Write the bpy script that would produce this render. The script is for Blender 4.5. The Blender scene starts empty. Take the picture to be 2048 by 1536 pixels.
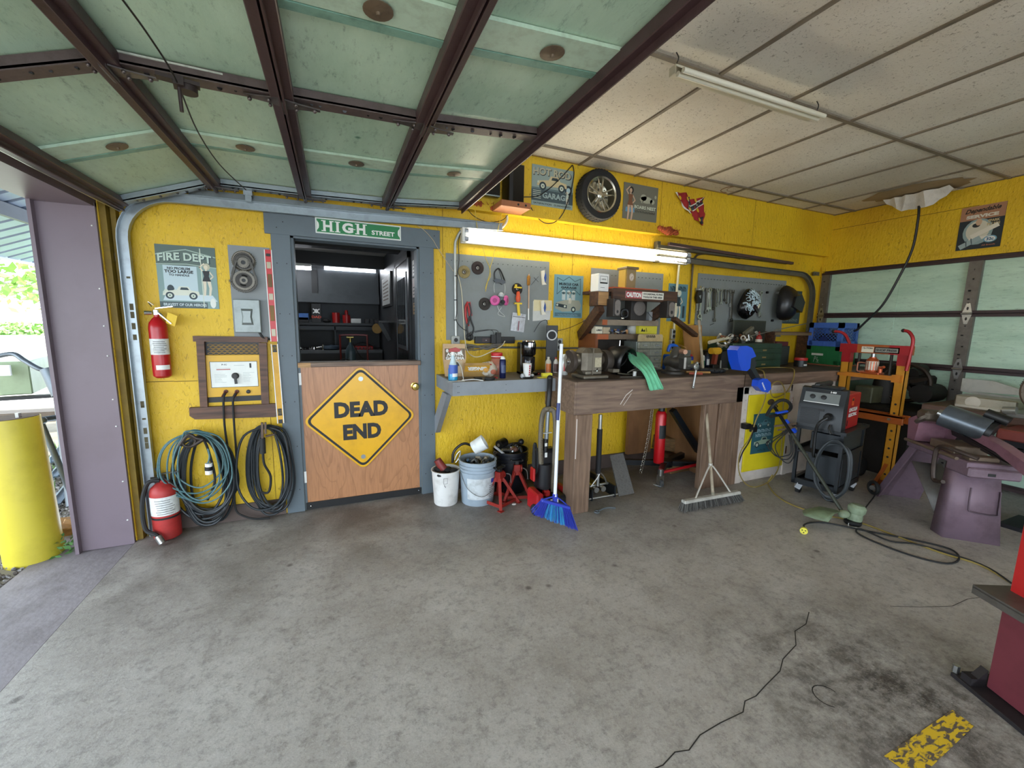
import bpy,math,random
from mathutils import Vector,Matrix
sc=bpy.context.scene
COL=sc.collection
PI=math.pi
# ------------------------------------------------------------------ camera
CAM=Vector((0.0,-3.4,1.45))
YAW,PITCH,ROLL=math.radians(23.306),math.radians(8.145),math.radians(1.044)
FPX=823.3 # focal length in pixels of the 2048 wide frame
fwd=Vector((math.sin(YAW)*math.cos(PITCH),math.cos(YAW)*math.cos(PITCH),-math.sin(PITCH)))
rt=Vector((math.cos(YAW),-math.sin(YAW),0));up=rt.cross(fwd)
RT=rt*math.cos(ROLL)+up*math.sin(ROLL);UP=up*math.cos(ROLL)-rt*math.sin(ROLL)
cam=bpy.data.cameras.new('camera');camo=bpy.data.objects.new('camera',cam);COL.objects.link(camo)
cam.sensor_width=36;cam.lens=FPX/2048*36;cam.clip_start=0.02;cam.clip_end=300
m3=Matrix((RT,UP,-fwd)).transposed()
camo.matrix_world=Matrix.Translation(CAM)@m3.to_4x4()
sc.camera=camo
# ------------------------------------------------------------------ world and light
sc.view_settings.view_transform='Standard';sc.view_settings.look='None'
sc.view_settings.gamma=1;sc.view_settings.exposure=0.5
w=bpy.data.worlds.new('sky');sc.world=w;w.use_nodes=True
nt=w.node_tree;nt.nodes.clear()
wo=nt.nodes.new('ShaderNodeOutputWorld');bg=nt.nodes.new('ShaderNodeBackground')
bg.inputs[0].default_value=(0.76,0.88,1.0,1);bg.inputs[1].default_value=5.5
nt.links.new(bg.outputs[0],wo.inputs[0])
sun=bpy.data.lights.new('sun','SUN');sun.energy=9.0;sun.angle=0.02;sun.color=(1,.95,.86)
suno=bpy.data.objects.new('sun',sun);COL.objects.link(suno)
suno.rotation_euler=(math.radians(38),math.radians(-22),math.radians(0))

# ------------------------------------------------------------------ helpers
def ray(px,py):return RT*((px-1024)/FPX)-UP*((py-768)/FPX)+fwd
def P(px,py,x=None,y=None,z=None):
    """point of a world plane (x=, y= or z=) where a surface mark of the photograph lies"""
    r=ray(px,py)
    i,c=(0,x)if x is not None else((1,y)if y is not None else(2,z))
    return CAM+r*((c-CAM[i])/r[i])
def XP(px,y,z):
    """point with the given depth y and height z seen in image column px"""
    k=(px-1024)/FPX;a=RT-fwd*k;return Vector((-(a.y*(y-CAM.y)+a.z*(z-CAM.z))/a.x,y,z))
def lin(h):
    if isinstance(h,tuple):return h
    h=h.lstrip('#');o=[]
    for i in(0,2,4):
        c=int(h[i:i+2],16)/255
        o.append(c/12.92 if c<=.04045 else((c+.055)/1.055)**2.4)
    return(o[0],o[1],o[2],1)
MC={}
def M(col,rough=.6,metal=0.,var=.12,scale=9.,bump=0.,dark=.55,name=None,bscale=None,emit=0.,alpha=1.,trans=0.,stretch=None):
    """procedural paint / metal / plastic: base colour broken by worn, dirtier patches"""
    key=(col,rough,metal,var,scale,bump,dark,bscale,emit,alpha,trans,stretch)
    if key in MC:return MC[key]
    m=bpy.data.materials.new(name or 'surface_'+str(len(MC)));m.use_nodes=True
    n=m.node_tree.nodes;l=m.node_tree.links;b=n['Principled BSDF']
    c=lin(col)
    b.inputs['Roughness'].default_value=rough;b.inputs['Metallic'].default_value=metal
    b.inputs['Base Color'].default_value=c
    if trans:b.inputs['Transmission Weight'].default_value=trans;b.inputs['IOR'].default_value=1.35
    if alpha<1:b.inputs['Alpha'].default_value=alpha
    if emit:
        b.inputs['Emission Color'].default_value=c;b.inputs['Emission Strength'].default_value=emit
    if var or bump:
        tc=n.new('ShaderNodeTexCoord');mp=n.new('ShaderNodeMapping')
        if stretch:mp.inputs['Scale'].default_value=stretch
        l.new(tc.outputs['Object'],mp.inputs[0])
        nz=n.new('ShaderNodeTexNoise');nz.inputs['Scale'].default_value=scale;nz.inputs['Detail'].default_value=7
        nz.inputs['Roughness'].default_value=.65
        l.new(mp.outputs[0],nz.inputs['Vector'])
        if var:
            rp=n.new('ShaderNodeMapRange');rp.inputs['From Min'].default_value=.46;rp.inputs['From Max'].default_value=.76
            rp.inputs['To Min'].default_value=0;rp.inputs['To Max'].default_value=min(1,var*3)
            l.new(nz.outputs[0],rp.inputs['Value'])
            mx=n.new('ShaderNodeMix');mx.data_type='RGBA'
            mx.inputs[6].default_value=c;mx.inputs[7].default_value=(c[0]*dark,c[1]*dark*.97,c[2]*dark*.93,1)
            l.new(rp.outputs[0],mx.inputs[0]);l.new(mx.outputs[2],b.inputs['Base Color'])
        if bump:
            n2=n.new('ShaderNodeTexNoise');n2.inputs['Scale'].default_value=bscale or scale*6;n2.inputs['Detail'].default_value=4
            l.new(mp.outputs[0],n2.inputs['Vector'])
            bp=n.new('ShaderNodeBump');bp.inputs['Strength'].default_value=bump;bp.inputs['Distance'].default_value=.01
            l.new(n2.outputs[0],bp.inputs['Height']);l.new(bp.outputs[0],b.inputs['Normal'])
    MC[key]=m
    return m
def custom(name,fn):
    m=bpy.data.materials.new(name);m.use_nodes=True
    fn(m.node_tree.nodes,m.node_tree.links,m.node_tree.nodes['Principled BSDF']);return m
def node(n,t,**k):
    o=n.new(t)
    for a,v in k.items():
        if a.startswith('i_'):
            q=a[2:];o.inputs[int(q)if q.isdigit()else q].default_value=v
        else:setattr(o,a,v)
    return o
def mixn(n,l,fac,a,b,blend='MIX'):
    x=n.new('ShaderNodeMix');x.data_type='RGBA';x.blend_type=blend
    for s,v in((0,fac),(6,a),(7,b)):
        if hasattr(v,'links'):l.new(v,x.inputs[s])
        else:x.inputs[s].default_value=v
    return x.outputs[2]
def rng(n,l,v,a,b,c=0.,d=1.):
    x=n.new('ShaderNodeMapRange');l.new(v,x.inputs[0])
    for i,q in enumerate((a,b,c,d)):x.inputs[i+1].default_value=q
    return x.outputs[0]

def rotm(e):
    if e is None:return Matrix.Identity(3)
    if isinstance(e,Matrix):return e.to_3x3()
    return(Matrix.Rotation(e[2],3,'Z')@Matrix.Rotation(e[1],3,'Y')@Matrix.Rotation(e[0],3,'X'))
def frame(o,u,v):
    """4x4 frame: x along u, y along v, z along u x v"""
    u=Vector(u).normalized();v=Vector(v);n=u.cross(v).normalized();v=n.cross(u)
    m=Matrix((u,v,n)).transposed().to_4x4();m.translation=Vector(o);return m
def smoothpts(pts,n=6,closed=False):
    pts=[Vector(p)for p in pts]
    if len(pts)<3 or n<2:return pts
    out=[];L=len(pts)
    R=range(L)if closed else range(L-1)
    for i in R:
        if closed:a,b,c,d=pts[(i-1)%L],pts[i],pts[(i+1)%L],pts[(i+2)%L]
        else:a,b,c,d=pts[max(i-1,0)],pts[i],pts[i+1],pts[min(i+2,L-1)]
        for k in range(n):
            t=k/n
            out.append(.5*((2*b)+(c-a)*t+(2*a-5*b+4*c-d)*t*t+(3*b-a-3*c+d)*t**3))
    if not closed:out.append(pts[-1])
    return out
TX={}
def text_mesh(s,bold=.0):
    if(s,bold)in TX:return TX[(s,bold)]
    cu=bpy.data.curves.new('t','FONT');cu.body=s;cu.size=1;cu.offset=bold;cu.resolution_u=3
    o=bpy.data.objects.new('t',cu);COL.objects.link(o)
    bpy.context.view_layer.update()
    me=o.evaluated_get(bpy.context.evaluated_depsgraph_get()).to_mesh()
    vs=[(v.co.x,v.co.y)for v in me.vertices];fs=[tuple(p.vertices)for p in me.polygons]
    bpy.data.objects.remove(o);bpy.data.curves.remove(cu)
    if vs:
        x0=min(v[0]for v in vs);x1=max(v[0]for v in vs);y0=min(v[1]for v in vs);y1=max(v[1]for v in vs)
    else:x0=y0=0;x1=y1=1
    TX[(s,bold)]=(vs,fs,x0,x1,y0,y1);return TX[(s,bold)]

class B:
    """collects shapes (with their materials) and links them as ONE mesh object"""
    def __init__(s,mat=None,M4=None):
        s.v=[];s.f=[];s.mi=[];s.mats=[];s.cur=0;s.M=M4 or Matrix.Identity(4)
        if mat:s.m(mat)
    def m(s,mat):
        if mat not in s.mats:s.mats.append(mat)
        s.cur=s.mats.index(mat);return s
    def fr(s,M4):s.M=M4;return s
    def add(s,vs,fs):
        k=len(s.v);s.v+=[s.M@Vector(p)for p in vs]
        for f in fs:s.f.append([i+k for i in f]);s.mi.append(s.cur)
        return s
    def box(s,c,d,r=None,bev=0.):
        c=Vector(c);R=rotm(r);h=[d[0]/2,d[1]/2,d[2]/2]
        b=min(bev,*(x*.98 for x in h))if bev else 0
        if not b:
            vs=[c+R@Vector((x*h[0],y*h[1],z*h[2]))for x in(-1,1)for y in(-1,1)for z in(-1,1)]
            return s.add(vs,[(0,1,3,2),(4,6,7,5),(0,4,5,1),(2,3,7,6),(0,2,6,4),(1,5,7,3)])
        vs=[];ix={}
        for x in(-1,1):
            for y in(-1,1):
                for z in(-1,1):
                    for a in range(3):
                        q=[x*(h[0]-b),y*(h[1]-b),z*(h[2]-b)];q[a]=(x,y,z)[a]*h[a]
                        ix[(x,y,z,a)]=len(vs);vs.append(c+R@Vector(q))
        fs=[]
        def K(t,a):return ix[(t[0],t[1],t[2],a)]
        for a in range(3):
            o=[i for i in range(3)if i!=a]
            for sg in(-1,1):
                cs=[]
                for p,q in((-1,-1),(1,-1),(1,1),(-1,1)):
                    t=[0,0,0];t[a]=sg;t[o[0]]=p;t[o[1]]=q;cs.append(K(t,a))
                fs.append(cs if(sg>0)!=(a==1)else cs[::-1])
            for p in(-1,1):
                for q in(-1,1):
                    t0=[0,0,0];t0[o[0]]=p;t0[o[1]]=q;t1=t0[:];t0[a]=-1;t1[a]=1
                    f=[K(t0,o[0]),K(t1,o[0]),K(t1,o[1]),K(t0,o[1])]
                    fs.append(f if(p*q>0)!=(a==1)else f[::-1])
        for x in(-1,1):
            for y in(-1,1):
                for z in(-1,1):
                    t=(x,y,z);f=[K(t,0),K(t,1),K(t,2)]
                    fs.append(f if x*y*z>0 else f[::-1])
        return s.add(vs,fs)
    def bb(s,a,b,bev=0.):
        a=Vector(a);b=Vector(b)
        return s.box((a+b)/2,[abs(q)for q in(b-a)],None,bev)
    def beam(s,p,q,wd,hh,upv=(0,0,1),bev=0.):
        """bar from p to q; wd across, hh along upv"""
        p=Vector(p);q=Vector(q);x=(q-p);L=x.length;x.normalize();u=Vector(upv)
        if abs(x.dot(u))>.97:u=Vector((0,1,0))
        y=u.cross(x).normalized();z=x.cross(y)
        return s.box((p+q)/2,(L,wd,hh),Matrix((x,y,z)).transposed(),bev)
    def ring(s,c,x,y,r,seg):
        return[c+x*(r*math.cos(2*PI*i/seg))+y*(r*math.sin(2*PI*i/seg))for i in range(seg)]
    def lathe(s,prof,p0=(0,0,0),ax=(0,0,1),seg=20,a0=0.,a1=2*PI,cap=True):
        p0=Vector(p0);z=Vector(ax).normalized();x=Vector((-1,0,0))if z.z>.9 else z.orthogonal().normalized();x=(x-z*x.dot(z)).normalized();y=z.cross(x)
        vs=[];fs=[];full=abs(a1-a0-2*PI)<1e-6;n=seg if full else seg+1
        for r,h in prof:
            for i in range(n):
                t=a0+(a1-a0)*i/seg
                vs.append(p0+z*h+x*(max(r,1e-5)*math.cos(t))+y*(max(r,1e-5)*math.sin(t)))
        for k in range(len(prof)-1):
            for i in range(seg):
                j=(i+1)%n;fs.append((k*n+i,k*n+j,(k+1)*n+j,(k+1)*n+i))
        if full and cap:
            if prof[0][0]>1e-4:fs.append(list(range(n))[::-1])
            if prof[-1][0]>1e-4:fs.append([(len(prof)-1)*n+i for i in range(n)])
        return s.add(vs,fs)
    def cyl(s,p,q,r,r2=None,seg=16):
        p=Vector(p);q=Vector(q);L=(q-p).length;r2=r if r2 is None else r2
        return s.lathe([(r,0),(r2,L)],p,q-p,seg)
    def tube(s,pts,r,seg=8,n=5,closed=False,taper=None):
        pts=smoothpts(pts,n,closed);L=len(pts);vs=[];fs=[]
        prev=None
        for i,p in enumerate(pts):
            a=pts[(i-1)%L]if closed else pts[max(i-1,0)];b=pts[(i+1)%L]if closed else pts[min(i+1,L-1)]
            t=(b-a)
            t=t.normalized()if t.length>1e-9 else Vector((0,0,1))
            if prev is None:x=t.orthogonal().normalized()
            else:
                x=prev-t*prev.dot(t)
                x=x.normalized()if x.length>1e-6 else t.orthogonal().normalized()
            prev=x;y=t.cross(x);rr=r if taper is None else r+(taper-r)*i/(L-1)
            for k in range(seg):
                an=2*PI*k/seg;vs.append(p+x*(rr*math.cos(an))+y*(rr*math.sin(an)))
        for i in range(L if closed else L-1):
            j=(i+1)%L
            for k in range(seg):
                k2=(k+1)%seg;fs.append((i*seg+k,i*seg+k2,j*seg+k2,j*seg+k))
        if not closed:fs.append(list(range(seg))[::-1]);fs.append([(L-1)*seg+k for k in range(seg)])
        return s.add(vs,fs)
    def sph(s,c,r,seg=14,rings=8,R=None):
        rr=r if isinstance(r,(tuple,list))else(r,r,r);R=rotm(R);c=Vector(c);vs=[];fs=[]
        for i in range(rings+1):
            t=PI*i/rings
            for k in range(seg):
                a=2*PI*k/seg
                vs.append(c+R@Vector((rr[0]*math.sin(t)*math.cos(a),rr[1]*math.sin(t)*math.sin(a),rr[2]*math.cos(t))))
        for i in range(rings):
            for k in range(seg):
                k2=(k+1)%seg;fs.append((i*seg+k,(i+1)*seg+k,(i+1)*seg+k2,i*seg+k2))
        return s.add(vs,fs)
    def torus(s,c,R0,r,ax=(0,0,1),seg=28,seg2=8,a0=0.,a1=2*PI):
        z=Vector(ax).normalized();x=z.orthogonal().normalized();y=z.cross(x);c=Vector(c)
        full=abs(a1-a0-2*PI)<1e-6;n=seg if full else seg+1
        pts=[c+x*(R0*math.cos(a0+(a1-a0)*i/seg))+y*(R0*math.sin(a0+(a1-a0)*i/seg))for i in range(n)]
        return s.tube(pts,r,seg2,1,full)
    def prism(s,poly,d0,d1,F=None):
        """2-D outline in the x,y of frame F (or of the current frame), from depth d0 to d1 along its normal"""
        old=s.M
        if F is not None:s.M=s.M@F
        n=len(poly);ar=sum(poly[i][0]*poly[(i+1)%n][1]-poly[(i+1)%n][0]*poly[i][1]for i in range(n))
        if ar<0:poly=poly[::-1]
        if d0>d1:d0,d1=d1,d0
        vs=[(x,y,d0)for x,y in poly]+[(x,y,d1)for x,y in poly]
        fs=[list(range(n))[::-1],[n+i for i in range(n)]]+[(i,(i+1)%n,n+(i+1)%n,n+i)for i in range(n)]
        s.add(vs,fs);s.M=old;return s
    def flat(s,poly,d=0.):
        n=len(poly);ar=sum(poly[i][0]*poly[(i+1)%n][1]-poly[(i+1)%n][0]*poly[i][1]for i in range(n))
        if ar<0:poly=poly[::-1]
        return s.add([(x,y,d)for x,y in poly],[list(range(n))])
    def rect(s,x0,y0,x1,y1,d=0.):return s.flat([(x0,y0),(x1,y0),(x1,y1),(x0,y1)],d)
    def ell(s,cx,cy,rx,ry,d=0.,seg=18,rot=0.):
        c,q=math.cos(rot),math.sin(rot)
        return s.flat([(cx+rx*math.cos(2*PI*i/seg)*c-ry*math.sin(2*PI*i/seg)*q,cy+rx*math.cos(2*PI*i/seg)*q+ry*math.sin(2*PI*i/seg)*c)for i in range(seg)],d)
    def line(s,pts,wd,d=0.,closed=False):
        """flat stroke of width wd in the x,y of the current frame"""
        n=len(pts)
        for i in range(n if closed else n-1):
            a=Vector(pts[i]);b=Vector(pts[(i+1)%n]);t=b-a
            if t.length<1e-9:continue
            t.normalize();q=Vector((-t.y,t.x))*wd/2;a=a-t*wd*.3;b=b+t*wd*.3
            s.flat([tuple(a-q),tuple(b-q),tuple(b+q),tuple(a+q)],d)
        return s
    def text(s,t,cx,cy,wid,hgt,d=0.,bold=.02,arch=0.,serif=False,rot=0.,slant=0.):
        """writing fitted into a box centred on cx,cy of the current frame"""
        vs,fs,x0,x1,y0,y1=text_mesh(t,bold)
        out=[];c,q=math.cos(rot),math.sin(rot)
        for x,y in vs:
            a=((x-x0)/max(x1-x0,1e-6)-.5);e=(y-y0)/max(y1-y0,1e-6)-.5
            X=a*wid+slant*e*hgt;Y=e*hgt+arch*(1-4*a*a)
            out.append((cx+X*c-Y*q,cy+X*q+Y*c,d))
        return s.add(out,fs)
    def build(s,name,root=None,sm=.7,loc=None,props=None):
        me=bpy.data.meshes.new(name)
        if root is not None:
            inv=WM[root.name].inverted()
            vs=[inv@p for p in s.v]
        elif loc is not None:
            L=Vector(loc);vs=[p-L for p in s.v]
        else:vs=s.v
        me.from_pydata([tuple(p)for p in vs],[],s.f)
        for mt in s.mats:me.materials.append(mt)
        me.polygons.foreach_set('material_index',s.mi)
        if sm:
            me.polygons.foreach_set('use_smooth',[True]*len(s.f))
            me.update();me.set_sharp_from_angle(angle=sm)
        me.update()
        o=bpy.data.objects.new(name,me);COL.objects.link(o)
        if root is not None:
            o.parent=root;WM[o.name]=WM[root.name]
        elif loc is not None:
            o.location=loc;WM[o.name]=Matrix.Translation(Vector(loc))
        else:WM[o.name]=Matrix.Identity(4)
        return o
WM={}
def tag(o,label=None,cat=None,group=None,kind=None):
    if label:o['label']=label
    if cat:o['category']=cat
    if group:o['group']=group
    if kind:o['kind']=kind
    return o
def thing(name,label,cat,loc,group=None,kind=None):
    o=bpy.data.objects.new(name,None);COL.objects.link(o);o.empty_display_size=.05
    o.location=loc;WM[o.name]=Matrix.Translation(Vector(loc));return tag(o,label,cat,group,kind)
def one(b,name,label,cat,loc,group=None,sm=.7):
    return tag(b.build(name,None,sm,loc),label,cat,group)
def struct(b,name,label=None,sm=.7,kind='structure',parent=None):
    o=b.build(name,parent,sm)
    if parent is None:o['kind']=kind
    if label:o['label']=label
    return o
def S(name,label,loc=(0,0,0)):return thing(name,label,None,loc,None,'structure')
def dup(root,d,label=None,group=None):
    r=root.copy();COL.objects.link(r);r.location=Vector(root.location)+Vector(d);WM[r.name]=Matrix.Translation(Vector(d))@WM[root.name]
    if label:r['label']=label
    if group:r['group']=group
    for ch in list(root.children):
        c=ch.copy();COL.objects.link(c);c.parent=r
        for g in list(ch.children):
            e=g.copy();COL.objects.link(e);e.parent=c
    return r
R=random.Random(7)
# ------------------------------------------------------------------ materials of the room
def _wall(n,l,b):
    tc=node(n,'ShaderNodeTexCoord')
    mp=node(n,'ShaderNodeMapping');l.new(tc.outputs['Object'],mp.inputs[0]);mp.inputs['Rotation'].default_value=(.3,.5,.6)
    mp.inputs['Scale'].default_value=(1,1,.45)
    big=node(n,'ShaderNodeTexNoise',i_Scale=1.6,i_Detail=5.);l.new(tc.outputs['Object'],big.inputs['Vector'])
    chip=node(n,'ShaderNodeTexNoise',i_Scale=48.,i_Detail=6.,i_Distortion=1.6);l.new(mp.outputs[0],chip.inputs['Vector'])
    fine=node(n,'ShaderNodeTexVoronoi',i_Scale=42.);l.new(mp.outputs[0],fine.inputs['Vector'])
    c=mixn(n,l,rng(n,l,big.outputs[0],.35,.7),lin('#e2bb20'),lin('#cfa41a'))
    c=mixn(n,l,rng(n,l,chip.outputs[0],.60,.72,0,.75),c,lin('#8d6c09'))
    c=mixn(n,l,rng(n,l,chip.outputs[0],.34,.28,0,.5),c,lin('#efd44a'))
    l.new(c,b.inputs['Base Color']);b.inputs['Roughness'].default_value=.5
    bp=node(n,'ShaderNodeBump',i_Strength=.55,i_Distance=.012)
    h=mixn(n,l,.4,chip.outputs[0],fine.outputs['Distance']);l.new(h,bp.inputs['Height']);l.new(bp.outputs[0],b.inputs['Normal'])
YEL=custom('yellow_painted_strand_board',_wall)
def _floor(n,l,b):
    tc=node(n,'ShaderNodeTexCoord');O=tc.outputs['Object']
    a=node(n,'ShaderNodeTexNoise',i_Scale=1.3,i_Detail=9.,i_Roughness=.75);l.new(O,a.inputs['Vector'])
    f=node(n,'ShaderNodeTexNoise',i_Scale=6.,i_Detail=15.,i_Roughness=.82);l.new(O,f.inputs['Vector'])
    g=node(n,'ShaderNodeTexNoise',i_Scale=70.,i_Detail=8.,i_Roughness=.8);l.new(O,g.inputs['Vector'])
    c=mixn(n,l,rng(n,l,a.outputs[0],.35,.65),lin('#b9b4ad'),lin('#9b948c'))
    c=mixn(n,l,rng(n,l,f.outputs[0],.50,.72,0,.75),c,lin('#68625c'))
    c=mixn(n,l,rng(n,l,f.outputs[0],.44,.30,0,.45),c,lin('#c2bfba'))
    h_=node(n,'ShaderNodeTexNoise',i_Scale=24.,i_Detail=8.,i_Roughness=.75);l.new(O,h_.inputs['Vector'])
    c=mixn(n,l,rng(n,l,h_.outputs[0],.50,.72,0,.45),c,lin('#66615c'))
    # patches darker towards the back wall, oily stains by the lift post
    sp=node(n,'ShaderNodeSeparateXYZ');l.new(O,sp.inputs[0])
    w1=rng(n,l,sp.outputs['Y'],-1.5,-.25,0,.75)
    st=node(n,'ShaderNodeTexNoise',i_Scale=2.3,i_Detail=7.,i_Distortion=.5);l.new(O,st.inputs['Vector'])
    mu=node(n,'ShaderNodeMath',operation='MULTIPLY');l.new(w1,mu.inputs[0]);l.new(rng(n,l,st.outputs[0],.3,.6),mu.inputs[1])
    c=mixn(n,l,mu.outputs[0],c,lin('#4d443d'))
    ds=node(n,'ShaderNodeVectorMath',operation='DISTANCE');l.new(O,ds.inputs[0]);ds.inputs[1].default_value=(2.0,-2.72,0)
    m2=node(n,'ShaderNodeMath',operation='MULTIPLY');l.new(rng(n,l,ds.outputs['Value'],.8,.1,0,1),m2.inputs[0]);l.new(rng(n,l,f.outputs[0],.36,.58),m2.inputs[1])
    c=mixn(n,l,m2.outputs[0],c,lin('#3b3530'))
    sp2=node(n,'ShaderNodeTexVoronoi',i_Scale=3.1,i_Randomness=1.);l.new(O,sp2.inputs['Vector'])
    c=mixn(n,l,rng(n,l,sp2.outputs['Distance'],.075,.035,0,.75),c,lin('#4a423c'))
    c=mixn(n,l,rng(n,l,g.outputs[0],.53,.70,0,.6),c,lin('#57514c'));c=mixn(n,l,rng(n,l,g.outputs[0],.44,.30,0,.5),c,lin('#d6d3cf'))
    l.new(c,b.inputs['Base Color'])
    l.new(rng(n,l,f.outputs[0],.3,.7,.62,.42),b.inputs['Roughness'])
    bp=node(n,'ShaderNodeBump',i_Strength=.5,i_Distance=.008);h=mixn(n,l,.5,f.outputs[0],g.outputs[0]);l.new(h,bp.inputs['Height']);l.new(bp.outputs[0],b.inputs['Normal'])
CONC=custom('worn_concrete',_floor)
def _green(n,l,b):
    tc=node(n,'ShaderNodeTexCoord');O=tc.outputs['Object']
    mp=node(n,'ShaderNodeMapping');l.new(O,mp.inputs[0]);mp.inputs['Scale'].default_value=(1,.35,2.)
    a=node(n,'ShaderNodeTexNoise',i_Scale=3.,i_Detail=8.,i_Roughness=.7);l.new(mp.outputs[0],a.inputs['Vector'])
    f=node(n,'ShaderNodeTexNoise',i_Scale=34.,i_Detail=9.,i_Roughness=.85);l.new(mp.outputs[0],f.inputs['Vector'])
    c=mixn(n,l,rng(n,l,a.outputs[0],.35,.7),lin('#c3dcc4'),lin('#a4c2aa'))
    c=mixn(n,l,rng(n,l,f.outputs[0],.54,.70,0,.85),c,lin('#5b7466'))
    c=mixn(n,l,rng(n,l,f.outputs[0],.40,.28,0,.6),c,lin('#d5e4d2'))
    v=node(n,'ShaderNodeTexVoronoi',i_Scale=2.6);l.new(O,v.inputs['Vector'])
    c=mixn(n,l,rng(n,l,v.outputs['Distance'],.05,.02,0,.8),c,lin('#2f6b55'))
    l.new(c,b.inputs['Base Color']);b.inputs['Roughness'].default_value=.42
    bp=node(n,'ShaderNodeBump',i_Strength=.35,i_Distance=.01);l.new(a.outputs[0],bp.inputs['Height']);l.new(bp.outputs[0],b.inputs['Normal'])
GREENP=custom('pale_green_plywood',_green)
def _tile(n,l,b):
    tc=node(n,'ShaderNodeTexCoord');O=tc.outputs['Object']
    f=node(n,'ShaderNodeTexNoise',i_Scale=70.,i_Detail=3.,i_Distortion=1.2);l.new(O,f.inputs['Vector'])
    a=node(n,'ShaderNodeTexNoise',i_Scale=1.1,i_Detail=6.);l.new(O,a.inputs['Vector'])
    c=mixn(n,l,rng(n,l,a.outputs[0],.4,.7),lin('#e0dacd'),lin('#ccc3b4'))
    c=mixn(n,l,rng(n,l,f.outputs[0],.60,.68,0,.65),c,lin('#7d7262'))
    l.new(c,b.inputs['Base Color']);b.inputs['Roughness'].default_value=.8
    bp=node(n,'ShaderNodeBump',i_Strength=.4,i_Distance=.004);l.new(f.outputs[0],bp.inputs['Height']);l.new(bp.outputs[0],b.inputs['Normal'])
TILE=custom('pitted_ceiling_tile',_tile)
def wood(name,a,b_,scale=3.,st=(1,12,12),rough=.55,knots=True):
    def f(n,l,b):
        tc=node(n,'ShaderNodeTexCoord');mp=node(n,'ShaderNodeMapping');l.new(tc.outputs['Object'],mp.inputs[0]);mp.inputs['Scale'].default_value=st
        w_=node(n,'ShaderNodeTexNoise',i_Scale=scale,i_Detail=8.,i_Distortion=.7);l.new(mp.outputs[0],w_.inputs['Vector'])
        d=node(n,'ShaderNodeTexNoise',i_Scale=2.4,i_Detail=6.);l.new(tc.outputs['Object'],d.inputs['Vector'])
        c=mixn(n,l,rng(n,l,w_.outputs[0],.35,.66),lin(a),lin(b_))
        c=mixn(n,l,rng(n,l,d.outputs[0],.5,.75,0,.45),c,(lin(b_)[0]*.5,lin(b_)[1]*.5,lin(b_)[2]*.5,1))
        if knots:
            v=node(n,'ShaderNodeTexVoronoi',i_Scale=1.7);l.new(tc.outputs['Object'],v.inputs['Vector'])
            c=mixn(n,l,rng(n,l,v.outputs['Distance'],.09,.02,0,.8),c,(lin(b_)[0]*.25,lin(b_)[1]*.2,lin(b_)[2]*.18,1))
        l.new(c,b.inputs['Base Color']);b.inputs['Roughness'].default_value=rough
        bp=node(n,'ShaderNodeBump',i_Strength=.2,i_Distance=.004);l.new(w_.outputs[0],bp.inputs['Height']);l.new(bp.outputs[0],b.inputs['Normal'])
    return custom(name,f)
STAINX=wood('brown_stained_timber','#86705f','#665145')
STAINZ=wood('brown_stained_timber_upright','#866c59','#66503f',st=(12,12,1))
FRAMX=wood('dark_stained_frame','#6b4a38','#452f24')
DARKW=wood('dark_brown_timber','#5c3c28','#38241a')
PLY=wood('varnished_plywood','#b27f55','#8d5f3c',1.6,(3,3,.8),.4,False)
RAWX=wood('raw_pine','#b98e5c','#8f6a40',st=(1,12,12))
RAWZ=wood('raw_board','#a87a48','#7d5833',2.,(2,2,1),.7,False)
GREYTRIM=M('#5d686f',.5,var=.15,scale=5,bump=.05,dark=.75)
GREYB=M('#777a78',.6,var=.15,scale=6,dark=.75)
BROWNM=M('#4d3a3b',.45,.1,var=.2,scale=12,bump=.05)
MAUVE=M('#75676f',.4,.0,var=.2,scale=3,bump=.02,dark=.8)
GALV=M('#9aa3a8',.38,.75,var=.2,scale=14,dark=.6)
STEEL=M('#a9a9a6',.3,.9,var=.2,scale=20,dark=.5)
CHROME=M('#d9d9d9',.12,1.,var=0)
BLACK=M('#141414',.45,var=0);BLACKR=M('#1b1b1b',.7,var=.2,scale=20)
DGREY=M('#3a3c3d',.5,var=.2);WHITE=M('#e8e8e4',.5,var=.08,scale=14,dark=.75);RUST=M('#6b3d25',.8,var=.3,scale=20,bump=.3)
RED=M('#a51d1c',.38,var=.15,scale=12,dark=.6)

# ------------------------------------------------------------------ the room
XL,XR,ZC=-1.25,5.70,2.86
b=B(CONC);b.bb((XL,-9.5,-.15),(9.0,3.9,0))
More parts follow.
